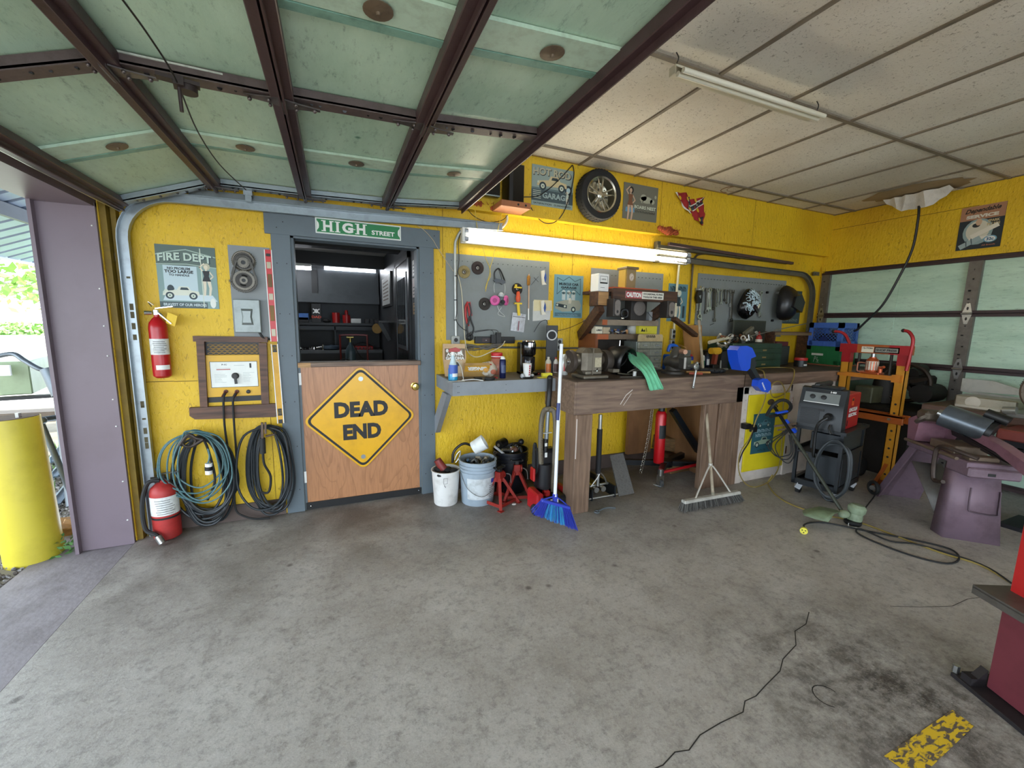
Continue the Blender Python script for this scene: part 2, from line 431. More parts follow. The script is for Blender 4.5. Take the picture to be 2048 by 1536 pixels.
# cracks and the painted stripe lie in the slab
b.m(M('#2b2723',.9,var=0))
cr=[P(*q,z=.0015)for q in((1618,1224),(1612,1248),(1590,1262),(1592,1290),(1566,1318),(1560,1342),(1530,1372),(1512,1392),(1490,1402),(1486,1424),(1440,1446),(1400,1470),(1378,1500),(1350,1504),(1326,1530),(1290,1545))]
b.line([(p.x,p.y)for p in cr],.004,.0015)
cr=[P(*q,z=.0015)for q in((1780,1212),(1840,1214),(1905,1212),(1935,1198),(1995,1190),(2040,1180))]
b.line([(p.x,p.y)for p in cr],.003,.0015)
q=P(1655,1392,z=.0015);b.line([(q.x+.05*math.cos(t*.314),q.y+.05*math.sin(t*.314))for t in range(14)],.004,.0015)
def _stripe(n,l,bs):
    tc=node(n,'ShaderNodeTexCoord');mp=node(n,'ShaderNodeMapping');l.new(tc.outputs['Object'],mp.inputs[0]);mp.inputs['Rotation'].default_value=(0,0,.9);mp.inputs['Scale'].default_value=(1,2.6,1)
    f=node(n,'ShaderNodeTexNoise',i_Scale=26.,i_Detail=8.,i_Distortion=.7);l.new(mp.outputs[0],f.inputs['Vector'])
    l.new(mixn(n,l,rng(n,l,f.outputs[0],.48,.56),lin('#d3b020'),lin('#5a5046')),bs.inputs['Base Color']);bs.inputs['Roughness'].default_value=.7
b.m(custom('worn_yellow_floor_paint',_stripe))
sq=[P(1768,1512,z=.002),P(1905,1420,z=.002),P(1948,1452,z=.002),P(1835,1560,z=.002)]
b.flat([(p.x,p.y)for p in sq],.002)
struct(b,'floor','worn stained concrete slab with a long crack and a yellow stripe')
b=B(M('#8d8689',.75,var=.3,scale=5,bump=.3));b.bb((-1.72,-9.5,-.17),(XL-.012,.35,-.012));struct(b,'trim_1','weathered concrete strip outside the door line')
# back wall with the doorway and the office openings
DX0,DX1,DZ=-.26,.64,2.05
b=B(YEL)
b.bb((XL-.27,0,0),(DX0,.12,ZC));b.bb((DX1,0,0),(XR+.1,.12,ZC));b.bb((DX0,0,DZ),(DX1,.12,ZC))
b.m(M('#5b4308',.8,var=0))
for x,z0,z1 in((2.05,1.0,2.37),(.83,1.9,2.37),(3.20,1.0,1.35),(3.33,1.95,2.37),(-.455,.1,.83)):b.bb((x,-.0012,z0),(x+.003,0,z1))
b.bb((XL,-.0012,1.035),(-1.0,0,1.039));b.bb((-1.0,-.0012,1.033),(-.87,0,1.037))
struct(b,'wall_back','yellow painted strand board wall with fine dark flecks')
b=B(YEL);b.bb((.93,-.075,2.365),(XR,0,ZC))
b.m(M('#6b4f0a',.8,var=0))
for x in(2.98,4.3):b.bb((x,-.0765,2.365),(x+.003,-.075,ZC))
b.bb((1.95,-.0005,2.362),(2.0,0,2.3655))
struct(b,'trim_2','boxed yellow beam that runs along the top of the back wall')
# brown skirting
b=B(M('#5d4f49',.8,var=.3,scale=4,bump=.1));b.bb((-1.19,-.012,0),(DX0-.13,0,.12));b.bb((DX1+.12,-.012,0),(3.2,0,.14));struct(b,'baseboard_back','grubby brown skirting along the back wall')
# left wall stub and header, mauve jamb cladding
b=B(YEL);b.bb((XL-.25,-.10,0),(XL,0,ZC));b.bb((XL-.25,-9.5,2.42),(XL,-.1,ZC));b.m(DARKW)
b.bb((XL-.2,-9.5,2.14),(XL,-.10,2.42))
struct(b,'wall_left','yellow side wall framing the open bay')
b=B(MAUVE);b.bb((-1.515,-.125,-.01),(-1.255,-.10,2.115),.002);b.bb((-1.295,-.128,0),(-1.253,-.124,2.11))
b.bb((-1.53,-.16,-.01),(-1.512,-.02,2.12))
b.m(WHITE)
for z in(.16,.42,.78,.95,1.22,1.4,1.62,1.98):b.sph((-1.275,-.129,z),.005,8,4)
struct(b,'trim_3','mauve sheet metal clad jamb at the left bay opening')
b=B(MAUVE);b.bb((-1.515,-9.5,2.09),(-1.255,-.10,2.14));b.bb((-1.53,-9.5,2.09),(-1.5,-.1,2.42));struct(b,'trim_4','mauve metal clad header over the left bay opening')
b=B(M('#7d6410',.6,var=.3));b.bb((-1.25,-.09,0),(-1.22,0,2.3));b.bb((-1.215,-.05,0),(-1.19,0,2.3));struct(b,'trim_5','narrow yellow timber stops beside the left door track')
# right wall
b=B(YEL);b.bb((XR,-9.5,2.19),(XR+.15,.12,ZC));b.bb((XR,-.03,0),(XR+.15,.12,2.19))
b.m(M('#4a3508',.9,var=0))
b.line # plank joints are real grooves drawn as thin dark slits
for z,y0,y1 in((2.68,-.9,-.05),(2.66,-1.35,-.9),(2.38,-6,-1.75),(2.7,-6,-1.9)):b.bb((XR-.0012,y0,z),(XR,y1,z+.004))
b.m(YEL);b.bb((XR-.03,-9.5,2.185),(XR,-.03,2.235))
struct(b,'wall_right','yellow rough plank wall above the closed garage door')
# ceiling with grid, slightly sagging tiles
b=B(TILE);XS=[1.42+.613*i for i in range(-5,12)];YS=[0,-.30]+[-.30-1.22*i for i in range(1,8)]
b.bb((-1.5,-9.5,ZC+.03),(9,.1,ZC+.1))
for i in range(len(XS)-1):
    for j in range(len(YS)-1):
        x0,x1,y0,y1=XS[i],XS[i+1],YS[j+1],YS[j]
        if x0>XR-.02:continue
        x1=min(x1,XR);sag=R.uniform(.004,.018)if j else .003
        k=len(b.v);n=6
        vs=[(x0+(x1-x0)*a/n,y0+(y1-y0)*c/n,ZC-.002-sag*math.sin(PI*a/n)*math.sin(PI*c/n))for a in range(n+1)for c in range(n+1)]
        b.add(vs,[(a*(n+1)+c,(a+1)*(n+1)+c,(a+1)*(n+1)+c+1,a*(n+1)+c+1)[::-1]for a in range(n)for c in range(n)])
b.m(M('#7d7263',.6,var=.3,scale=6))
for x in XS:
    if x<XR:b.bb((x-.011,-9.5,ZC-.012),(x+.011,0,ZC+.02))
for y in YS[1:]:b.bb((-1.3,y-.014,ZC-.014),(XR,y+.014,ZC+.02))
b.bb((XR-.02,-9.5,ZC-.01),(XR,0,ZC+.01));b.m(M('#a58a5c',.8));b.bb((XR-.02,0-.078,ZC-.008),(1.2,-.095,ZC+.004))
b.m(M('#8a6238',.9,var=0)) # water stains
st=P(1460,380,z=ZC-.006);b.fr(Matrix.Identity(4));b.torus((st.x,st.y-.02,ZC-.006),.1,.004,seg=20,seg2=3,a0=.4,a1=4.6);b.torus((st.x+.03,st.y-.05,ZC-.004),.085,.003,seg=20,seg2=3,a0=.2,a1=3.6)
struct(b,'ceiling','pitted off-white ceiling tiles in a thin dark grid')
# broken soaked tile by the right wall
c0=P(1790,408,z=ZC-.02)
b=B(M('#a08a68',.9,var=.4,scale=6,dark=.7));
def blob(cx,cy,rx,ry,z,n=26,jit=.12,seed=1):
    q=random.Random(seed);return[(cx+rx*(1+q.uniform(-jit,jit))*math.cos(2*PI*i/n),cy+ry*(1+q.uniform(-jit,jit))*math.sin(2*PI*i/n),z)for i in range(n)]
b.add([(5.30,-.95,ZC-.02)]+blob(5.38,-.98,.26,.40,ZC-.012),[(0,i+1,(i+1)%26+1)for i in range(26)])
b.m(M('#d9d4cc',.9,var=.2,scale=16,bump=.4,dark=.7))
q=random.Random(4);rows=[]
for i in range(12):
    t=i/11;y=-.72-.52*t
    rows.append([(5.685-q.uniform(0,.01),y,ZC-.02),(5.55,y,ZC-.04-.03*math.sin(PI*t)),(5.47+q.uniform(-.02,.02),y,ZC-.06-.12*math.sin(PI*t)**.7+q.uniform(-.02,.02)),(5.40+q.uniform(-.03,.03),y,ZC-.03)])
vs=[p for r_ in rows for p in r_];b.add(vs,[(i*4+k,i*4+k+1,i*4+k+5,i*4+k+4)for i in range(11)for k in range(3)])
one(b,'broken_ceiling_tile','soggy brown-stained ceiling tile hanging in torn white shreds by the right wall','ceiling tile',(5.5,-.95,ZC-.02))

b=B(M('#6d6a64',.7,var=.2));b.bb((2.6,-9.6,0),(XR+.1,-9.5,ZC));struct(b,'wall_light_block','plain grey wall added far behind the camera to keep light off the right wall')  # unseen wall, added to cut the light reaching the right wall
# ------------------------------------------------------------------ open overhead door (door_1)
d1=S('door_1','open sectional garage door of green panels in brown steel frames overhead',(0,-2,2.3))
PR=[(-1.145,2.113),(-.66,2.287),(-.147,2.290),(.393,2.305),(.965,2.348)]
DY0,DY1=-.10,-3.95
STY=(-.13,-1.47,-2.78,-3.92)
ANG={}
for i in range(4):
    (xa,za),(xb,zb)=PR[i],PR[i+1]
    d=Vector((xb-xa,0,zb-za));L=d.length;d.normalize();nrm=Vector((-d.z,0,d.x)) # points up
    def q(t,y,h):return Vector((xa,y,za))+d*t+nrm*h
    b=B(GREENP);b.beam(q(.02,-2.02,.045),q(L-.02,-2.02,.045),3.8,.006,nrm)
    for yy in(-.82,-2.06,-3.3):
        b.m(M('#bcd3bd',.5,var=.35,scale=24,dark=.75));b.beam(q(.03,yy,.034),q(L-.03,yy,.034),.135,.012,nrm)
        b.m(M('#7fa795',.5,var=.3,scale=20));b.beam(q(.03,yy+.09,.034),q(L-.03,yy+.09,.034),.035,.016,nrm);b.m(GREENP)
    pn=b.build('door_panel',d1)
    b=B(M('#4c3739',.42,.2,var=.25,scale=14,bump=.05))
    for t in(.0,L):
        s_=1 if t==0 else-1
        b.beam(q(t+s_*.022,DY0,.012),q(t+s_*.022,DY1,.012),.036,.045,nrm,.003)
        b.beam(q(t+s_*.006,DY0,.0),q(t+s_*.006,DY1,.0),.006,.07,nrm)
    b.build('section_rail',d1)
    for k,yy in enumerate(STY):
        b=B(M('#5d4f4d',.45,.2,var=.35,scale=16,bump=.05)if k else GALV)
        b.beam(q(.04,yy,.004),q(L-.04,yy,.004),.062,.012,nrm);b.beam(q(.04,yy-.028,.02),q(L-.04,yy-.028,.02),.006,.035,nrm)
        b.m(BLACK)
        for t in(.1,.13,.22,.31,.36,.43):
            if t<L-.05:b.cyl(q(t,yy+R.uniform(-.012,.012),-.0025),q(t,yy,-.0015),R.choice((.005,.008)),seg=8)
        b.build('stile',d1)
    for yy in(-.82,-2.06,-3.3):
        b=B(M('#7a6a58',.5,.5,var=.3,scale=30));c=q(L*.55,yy+.01,.022)
        b.lathe([(0,-.012),(.006,-.012),(.007,-.004),(.042,0),(.042,.002)],c,nrm,18);b.build('washer_disc',pn)
for i in range(1,4): # hinges between the sections
    x,z=PR[i]
    for k,yy in enumerate(STY):
        b=B(M('#6a6260',.35,.7,var=.3,scale=30))
        for s_ in(-1,1):
            b.fr(frame((x,yy,z-.012),(0,s_,0),(s_,0,0)))
            b.prism([(-.04,0),(.04,0),(.022,.05),(.008,.13),(-.008,.13),(-.022,.05)],.0,.005*s_)
            b.fr(Matrix.Identity(4));b.sph((x+s_*.11,yy,z-.02),.008,8,5);b.sph((x+s_*.045,yy+.02,z-.02),.007,8,5);b.sph((x+s_*.045,yy-.02,z-.02),.007,8,5)
        b.cyl((x,yy-.05,z-.022),(x,yy+.05,z-.022),.011,seg=10);b.build('hinge',d1)
b=B(M('#5a5150',.4,.6,var=.3)) # bottom weather strip and lift bracket
b.bb((-1.165,DY1,2.085),(-1.13,DY0,2.15));b.m(STEEL);b.tube([(-1.15,-.1,2.08),(-1.175,-.8,2.09),(-1.17,-2.4,2.10)],.003,5,2)
b.build('bottom_bar',d1)
b=B(BLACK)
cab=[P(238,-10,z=2.27),P(300,75,z=2.26),P(352,160,z=2.25),P(395,262,z=2.25),P(440,330,z=2.24),P(492,380,z=2.23)]
b.tube(cab,.003,5,6);b.build('latch_cable',d1)
b=B(STEEL);c=P(357,165,z=2.26);b.m(M('#3d3331',.5,.5));b.box(c+Vector((0,0,.005)),(.12,.035,.012),(0,0,.2));b.box(c,(.03,.05,.03),(0,0,.2));b.cyl(c,c+Vector((0,.01,-.09)),.006);b.cyl(c+Vector((.02,.02,-.02)),c+Vector((.02,.02,.0)),.03);b.m(M('#b9bcb0',.6,var=.5,scale=30));c=P(345,133,z=2.32);b.box(c,(.30,.05,.006),(0,.0,.02));b.build('door_latch',d1)
b=B(GALV);c=P(497,388,y=-.08);b.box(c,(.05,.06,.03));b.box(c+Vector((.0,0,-.03)),(.035,.04,.04));b.build('roller_bracket',d1)

def track(name,label,pts,loc,wd=.055,mat=GALV,slots=None,brackets=()):
    t=thing(name,label,'door track',loc)
    b=B(mat);
    pts=[Vector(p)for p in pts];sm=smoothpts(pts,1)
    # C profile: back web, two lips
    vs=[];fs=[];off=[(-.5,-.018),(-.5,.018),(.5,.018),(.5,-.018),(.43,-.018),(.43,.012),(-.43,.012),(-.43,-.018)]
    for i,p in enumerate(sm):
        tt=(sm[min(i+1,len(sm)-1)]-sm[max(i-1,0)]).normalized();nn=Vector((0,1,0));xx=nn.cross(tt).normalized()
        vs+=[p+xx*(o[0]*wd)+nn*o[1]for o in off]
    for i in range(len(sm)-1):
        for k in range(8):fs.append((i*8+k,i*8+(k+1)%8,(i+1)*8+(k+1)%8,(i+1)*8+k))
    b.add(vs,fs);b.build('rail',t)
    for p in brackets:
        b=B(mat);b.box(p,(.11,.006,.045));b.box(Vector(p)+Vector((0,.02,0)),(.03,.04,.04));b.m(BLACK);b.cyl(Vector(p)+Vector((-.03,-.006,0)),Vector(p)+Vector((-.03,0,0)),.006,seg=6);b.build('bracket',t)
    if slots:
        b=B(M('#5b5236',.7,var=.3))
        for z in slots:b.box((pts[0].x,pts[0].y+.011,z),(.018,.002,R.choice((.012,.035,.04))))
        b.build('punched_slots',t)
    return t
a=[(-1.165,-.055,z)for z in(.0,.9,1.85)]+[(-1.165+.27*(1-math.cos(t)),-.055,1.93+.27*math.sin(t))for t in[PI/2*k/9 for k in range(10)]]+[(.2,-.055,2.215),(1.33,-.055,2.26)]
track('door_track','galvanised curved track of the open door, left end of the back wall',a,(-1.165,-.055,0),.058,slots=(.62,.66,.72,.80,.88,.90,1.33,1.40,1.47,1.52,.3,1.7),brackets=((-1.21,-.035,1.82),(-1.21,-.035,.93),(-1.21,-.035,.24)))
b=B(M('#7e8587',.45,.5,var=.25));p,q_=P(378,384,y=-.02),P(1000,452,y=-.02);b.beam(p,q_,.03,.04);b.bb(P(985,400,y=-.02)+Vector((-.02,-.02,-.1)),P(985,400,y=-.02)+Vector((.02,.02,.04)))
one(b,'steel_angle','long grey steel angle bolted along the wall over the half door','steel angle',p)
# track of the right hand door
XT=5.47
a=[(XT,-.075,z)for z in(1.06,1.3,1.75)]+[(XT-.28*(1-math.cos(t)),-.075,1.84+.28*math.sin(t))for t in[PI/2*k/9 for k in range(10)]]+[(4.2,-.075,2.13),(2.98,-.075,2.15)]
track('door_track','weathered curved track of the closed door in the right corner',a,(XT,-.075,0),.058,M('#6f6c60',.5,.5,var=.3),brackets=((XT+.06,-.05,2.15),(XT+.06,-.05,1.4)))
b=B(M('#5b5748',.6,.4,var=.3));b.beam((2.98,-.05,2.25),(4.98,-.05,2.24),.05,.03);b.beam((3.0,-.04,2.3),(3.0,-.04,2.1),.05,.04,(1,0,0));b.m(BROWNM);b.beam((3.1,-.09,2.28),(5.0,-.09,2.23),.03,.028)
one(b,'steel_angle','rusty steel angle over the curved track right of the tube lamp','steel angle',(3,-.05,2.2))
def foam(name,label,c,L,seed,tilt=.1):
    q=random.Random(seed);b=B(M('#a8502a',.9,var=.5,scale=30,bump=.6,dark=.4))
    for i in range(16):
        t=i/15-.5;b.sph(Vector(c)+Vector((t*L,q.uniform(-.01,.01),q.uniform(-.012,.012)+t*-tilt*L)),(L*.075,.028,.03*(1-abs(t)*1.1)+.008),9,6,(q.uniform(0,1),q.uniform(0,1),0))
    for i in range(26):
        p=Vector(c)+Vector((q.uniform(-.5,.5)*L,-.02,q.uniform(0,.02)));b.cyl(p,p+Vector((q.uniform(-.03,.03),q.uniform(-.03,0),q.uniform(-.04,.045))),.003,.0008,4)
    one(b,name,label,'mud nest',c)
foam('mud_nest','rust-brown mud nest on the steel below the speaker plank',P(958,410,y=-.05),.24,1)
foam('mud_nest','rust-brown mud nest at the left end of the right hand track',P(1337,462,y=-.1),.22,2)

# ------------------------------------------------------------------ closed garage door (door_2)
d2=S('door_2','closed garage door of pale green panels with brown rails',(XR,-2,0))
ZS=[2.17,1.64,1.10,.56,.03]
for i in range(4):
    b=B(GREENP);b.bb((XR+.02,-6.5,ZS[i+1]+.015),(XR+.03,-.02,ZS[i]-.015))
    for y in(-.76,-2.15,-3.5):b.bb((XR+.014,y-.055,ZS[i+1]+.02),(XR+.022,y+.055,ZS[i]-.02))
    b.build('door_panel',d2)
    b=B(M('#3c2b2c',.45,.2,var=.25,scale=14));
    for z,s_ in((ZS[i],-1),(ZS[i+1],1)):b.bb((XR-.012,-6.5,z+s_*.004),(XR+.02,-.02,z+s_*.03),.002)
    b.build('section_rail',d2)
    for k,y in enumerate((-.075,-1.40,-2.8,-4.1)):
        b=B(M('#6d6760',.45,.35,var=.25,scale=16));b.bb((XR-.018,y-.045,ZS[i+1]+.03),(XR-.008,y+.045,ZS[i]-.03));b.bb((XR-.018,y-.05,ZS[i+1]+.03),(XR+.02,y-.044,ZS[i]-.03));b.m(BLACK)
        for zz in(.1,.14,.22,.33,.42):b.cyl((XR-.019,y+R.uniform(-.02,.02),ZS[i+1]+zz),(XR-.017,y,ZS[i+1]+zz),.007,seg=8)
        b.build('stile',d2)
for z in ZS[1:4]:
    for y in(-.075,-1.40,-2.8):
        b=B(STEEL)
        for s_ in(-1,1):
            b.fr(frame((XR-.02,y,z),(0,1,0),(0,0,s_)))
            b.prism([(-.035,.01),(.035,.01),(.012,.10),(-.012,.10)],0,.004*-s_)
            b.m(BLACK).ell(0,.05,.008,.016,.005*-s_);b.m(STEEL)
        b.fr(Matrix.Identity(4));b.cyl((XR-.03,y-.04,z),(XR-.03,y+.04,z),.008);b.build('hinge',d2)
b=B(BROWNM);b.bb((XR+.031,-6.5,0),(XR+.05,-.0,2.19));b.build('light_seal_sheet',d2)  # unseen sheet added behind the panels to stop daylight leaking through
# ------------------------------------------------------------------ door trim, half door and the back room
b=B(GREYTRIM);b.bb((DX0-.12,-.018,0),(DX0,0,2.055),.002);b.bb((DX1,-.018,0),(DX1+.115,0,2.055),.002);b.bb((-.415,-.022,2.045),(.805,0,2.185),.002)
b.bb((DX0-.0,0,0),(DX0+.018,.12,DZ));b.bb((DX1-.018,0,0),(DX1,.12,DZ));b.bb((DX0,0,DZ-.018),(DX1,.12,DZ))
b.m(BLACK)
for z in(.18,.52,.86,1.2,1.5,1.85):
    for x in(DX0-.09,DX0-.03,DX1+.03,DX1+.09):b.cyl((x,-.0195,z),(x,-.018,z),.004,seg=8)
for x,z in((-.3,2.13),(-.34,2.09),(.76,2.14),(.7,2.1)):b.cyl((x,-.0235,z),(x,-.022,z),.004,seg=8)
struct(b,'trim_6','slate grey door surround with dark nail heads')
d3=S('door_3','varnished plywood half door with a dark sill strip',(DX0,.02,0))
def _ply(n,l,b):
    tc=node(n,'ShaderNodeTexCoord');mp=node(n,'ShaderNodeMapping');l.new(tc.outputs['Object'],mp.inputs[0]);mp.inputs['Scale'].default_value=(1.6,1,.5)
    w_=node(n,'ShaderNodeTexNoise',i_Scale=1.9,i_Detail=2.,i_Distortion=1.4);l.new(mp.outputs[0],w_.inputs['Vector'])
    wv=node(n,'ShaderNodeMath',operation='FRACT');ml=node(n,'ShaderNodeMath',operation='MULTIPLY');ml.inputs[1].default_value=9;l.new(w_.outputs[0],ml.inputs[0]);l.new(ml.outputs[0],wv.inputs[0])
    f=node(n,'ShaderNodeTexNoise',i_Scale=14.,i_Detail=8.);mp2=node(n,'ShaderNodeMapping');mp2.inputs['Scale'].default_value=(6,1,.6);l.new(tc.outputs['Object'],mp2.inputs[0]);l.new(mp2.outputs[0],f.inputs['Vector'])
    c=mixn(n,l,rng(n,l,wv.outputs[0],.75,.98,0,.55),lin('#b07c55'),lin('#8a5c3b'))
    c=mixn(n,l,rng(n,l,f.outputs[0],.45,.7,0,.5),c,lin('#8e6040'));l.new(c,b.inputs['Base Color']);b.inputs['Roughness'].default_value=.36
b=B(custom('half_door_plywood',_ply));b.bb((DX0+.008,.005,.055),(DX1-.006,.04,1.115));b.build('door_slab',d3)
b=B(STAINX);b.bb((DX0+.006,-.045,1.115),(DX1-.004,.08,1.15),.004);b.m(RAWX);b.bb((DX0+.006,-.046,1.114),(DX0+.09,-.044,1.149));b.build('door_ledge',d3)
b=B(BLACK);b.bb((DX0+.008,-.005,.004),(DX1-.006,.03,.058));b.m(CHROME);b.sph((DX0+.04,-.007,.03),.005,8,4);b.sph((DX1-.03,-.007,.035),.005,8,4);b.build('kick_strip',d3)
b=B(M('#cbb463',.15,1.,var=0));c=P(829,772,y=.0);b.lathe([(.03,0),(.03,.006),(.012,.01),(.012,.03),(.026,.038),(.031,.052),(.024,.064),(0,.067)],(c.x,.005,c.z),(0,-1,0),22);b.build('door_knob',d3)
b=B(WHITE)
for z in(.22,.98):b.bb((DX0+.004,-.001,z),(DX0+.02,.006,z+.09))
b.build('hinge',d3)
# back room shell
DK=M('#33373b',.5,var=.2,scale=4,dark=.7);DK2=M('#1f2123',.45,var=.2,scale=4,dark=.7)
b=B(DK);b.bb((-1.5,3.75,0),(1.0,3.85,2.6));struct(b,'wall_office_far','dark grey far wall of the back room')
b=B(DK);b.bb((.68,.12,0),(.78,3.8,2.6));struct(b,'wall_office_right','dark grey side wall of the back room')
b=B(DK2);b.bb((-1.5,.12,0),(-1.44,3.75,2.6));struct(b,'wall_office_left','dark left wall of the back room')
b=B(M('#8f8b86',.6,var=.4,scale=2.5));b.bb((-1.5,.12,2.36),(.7,3.8,2.46));b.m(DK2)
for y in(1.3,2.75):b.bb((-1.44,y,2.20),(.7,y+.14,2.37))
struct(b,'ceiling_office','stained back room ceiling with dark beams')
def _glow(n,l,b):pass
TUBE=M('#fff6e4',.4,var=0,emit=28.);TUBE2=M('#f4f8ff',.4,var=0,emit=22.)
def lampbar(name,label,a,b_,mat,r=.02,depth=.05,both=False):
    a=Vector(a);b_=Vector(b_);t=thing(name,label,'tube lamp',(a+b_)/2)
    x=B(WHITE);x.beam(a+Vector((0,0,.03)),b_+Vector((0,0,.03)),.09,.035);x.build('housing',t)
    for o in((-.03,.03)if both else(0,)):
        x=B(mat);x.cyl(a+Vector((0,o,-.01)),b_+Vector((0,o,-.01)),r,seg=10);x.build('lamp_tube',t)
    return t
lampbar('tube_lamp','lit tube lamp under the back room ceiling against the far wall',(-.1,3.45,2.24),(.62,3.45,2.24),TUBE2)
lampbar('tube_lamp','lit tube lamp under the dark ceiling beam, left in the back room',(-1.3,2.82,2.152),(-.25,2.82,2.152),TUBE2)
# far wall cupboard band, shelves and counter
b=B(M('#4b5054',.45,var=.25,scale=4));b.bb((-1.43,3.45,1.86),(.66,3.745,2.22));b.bb((-1.43,3.40,1.73),(.66,3.45,1.86));b.m(DK2);b.bb((-.28,3.43,1.83),(-.2,3.46,2.2))
one(b,'wall_cupboard','long dark grey cupboard band high on the back room wall','cupboard',(-.4,3.6,1.73))
t=thing('shelving_unit','black shelf with dark posts behind the half door','shelf',(-.3,3.6,0))
b=B(DK2);b.bb((-1.43,3.3,1.40),(.66,3.745,1.435));b.build('shelf_board',t)
b=B(DK);b.bb((-.5,3.3,1.33),(.66,3.32,1.385));b.bb((.0,3.3,1.045),(.02,3.7,1.4));b.build('bracket',t)
t=thing('counter','grey topped black counter at the back room far wall','counter',(-.3,3.5,0))
b=B(M('#5b5f62',.4,var=.2));b.bb((-1.43,3.1,1.0),(.66,3.745,1.04));b.build('counter_top',t)
b=B(DK2);b.bb((-1.43,3.14,.0),(.66,3.16,1.0));b.build('counter_front',t)
SH=1.435
def sbox(name,label,cat,p0,p1,y,z,mat,dep=.1,extra=None,seg=0):
    a,c=P(*p0,y=y),P(*p1,y=y);b=B(mat)
    if seg:b.cyl(((a.x+c.x)/2,y+dep/2,z),((a.x+c.x)/2,y+dep/2,a.z),abs(c.x-a.x)/2,seg=seg)
    else:b.bb((a.x,y,z),(c.x,y+dep,a.z),.003)
    if extra:extra(b,a,c)
    return one(b,name,label,cat,((a.x+c.x)/2,y+dep/2,z))
def _dad(b,a,c):
    b.fr(frame(((a.x+c.x)/2,3.349,(a.z+SH)/2),(1,0,0),(0,0,1)));b.m(WHITE);
    for an in(.6,2.5):b.line([(-.05*math.cos(an),-.05*math.sin(an)+.03),(.05*math.cos(an),.05*math.sin(an)+.03)],.014,.001)
    b.ell(0,.03,.025,.03,.0012);b.m(M('#c2452c',.5,var=0));b.text('DAD',0,-.055,.13,.035,.0015,.04)
def _badge(b,a,c):
    b.fr(frame(((a.x+c.x)/2,3.338,(a.z+SH)/2-.01),(1,0,0),(0,0,1)));b.m(WHITE);b.ell(0,0,.018,.018,.001)
sbox('dad_sign','black DAD plaque leaning on the back room shelf','sign',(622,607),(643,640),3.35,SH,BLACK,.012,_dad)
sbox('tin_can','short wide red can on the back room shelf','can',(664,625),(680,641),3.34,SH,RED,.09,_badge,16)
sbox('tin_can','red can at the bottom of the stacked pair on the shelf','can',(685,630),(701,641),3.34,SH,RED,.09,None,16)
a=P(693,630,y=3.38);b=B(RED);b.cyl((a.x,3.385,a.z+.002),(a.x,3.385,a.z+.062),.024);b.cyl((a.x,3.385,a.z+.062),(a.x,3.385,a.z+.072),.017);one(b,'tin_can','small red can on top of the stacked pair','can',(a.x,3.385,a.z+.002))
sbox('book','blue boxed manual lying on the back room shelf','box',(592,626),(617,634),3.33,SH+.035,M('#3f6aa8',.5,var=.2),.14)
sbox('book','black boxed manual under the blue one on the shelf','box',(590,634),(617,641),3.33,SH,BLACK,.14)
sbox('box','pink-red box edge at the left of the shelf','box',(585,612),(592,630),3.36,SH+.075,RED,.1)
sbox('plate','flat white tray on the back room shelf','tray',(702,637),(722,641),3.34,SH,WHITE,.1)
for i,(x0,x1)in enumerate(((730,738),(740,747),(749,755))):sbox('socket_case','%s of the three small black cases at the shelf end'%('leftmost','middle one','rightmost')[i],'case',(x0,638),(x1,642),3.34,SH,BLACK,.07).update_tag()
for o in COL.objects:
    if o.name.startswith('socket_case'):o['group']='small black cases on the back room shelf'
b=B(BLACKR);p=P(652,640,y=3.4);b.sph((p.x,3.4,SH+.03),(.05,.04,.03),10,6);b.sph((p.x+.03,3.4,SH+.02),(.04,.04,.02),10,6);one(b,'black_tool','lumpy black tool on the shelf between plaque and cans','tool',(p.x,3.4,SH))
# counter clutter
CT=1.04
b=B(M('#3d4d5c',.5,var=.3));p=P(662,684,y=3.3);b.lathe([(.11,0),(.135,.02),(.125,.055),(.03,.065),(0,.075)],(p.x,3.3,CT),seg=18);one(b,'round_gauge_body','round blue-grey housing on the back room counter','machine part',(p.x,3.3,CT))
b=B(RED);p=P(725,685,y=3.3);b.bb((p.x-.16,3.25,CT),(p.x+.15,3.42,CT+.05),.01);b.m(BLACK)
for k in range(6):b.bb((p.x-.15+.05*k,3.248,CT+.01),(p.x-.13+.05*k,3.25,CT+.035))
b.tube([(p.x-.15,3.33,CT+.05),(p.x,3.33,CT+.1),(p.x+.15,3.33,CT+.05)],.008,6);one(b,'socket_tray','red and black socket tray at the right of the counter','tool tray',(p.x,3.33,CT))
b=B(CHROME)
for k in range(7):b.cyl((-.46+k*.03,3.3+R.uniform(-.05,.05),CT),(-.46+k*.03,3.3,CT+R.uniform(.02,.045)),.011)
b.m(BLACK).bb((-.5,3.22,CT),(-.24,3.38,CT+.006));one(b,'socket_set','scatter of chrome sockets on a black mat, left of the counter','sockets',(-.4,3.3,CT))
b=B(CHROME);p=P(641,680,y=3.3);b.cyl((p.x-.06,3.25,CT+.03),(p.x+.05,3.25,CT+.05),.014);b.cyl((p.x+.03,3.25,CT),(p.x+.03,3.25,CT+.08),.018);one(b,'chrome_fitting','chrome tap-like fitting left of the round housing','fitting',(p.x,3.25,CT))
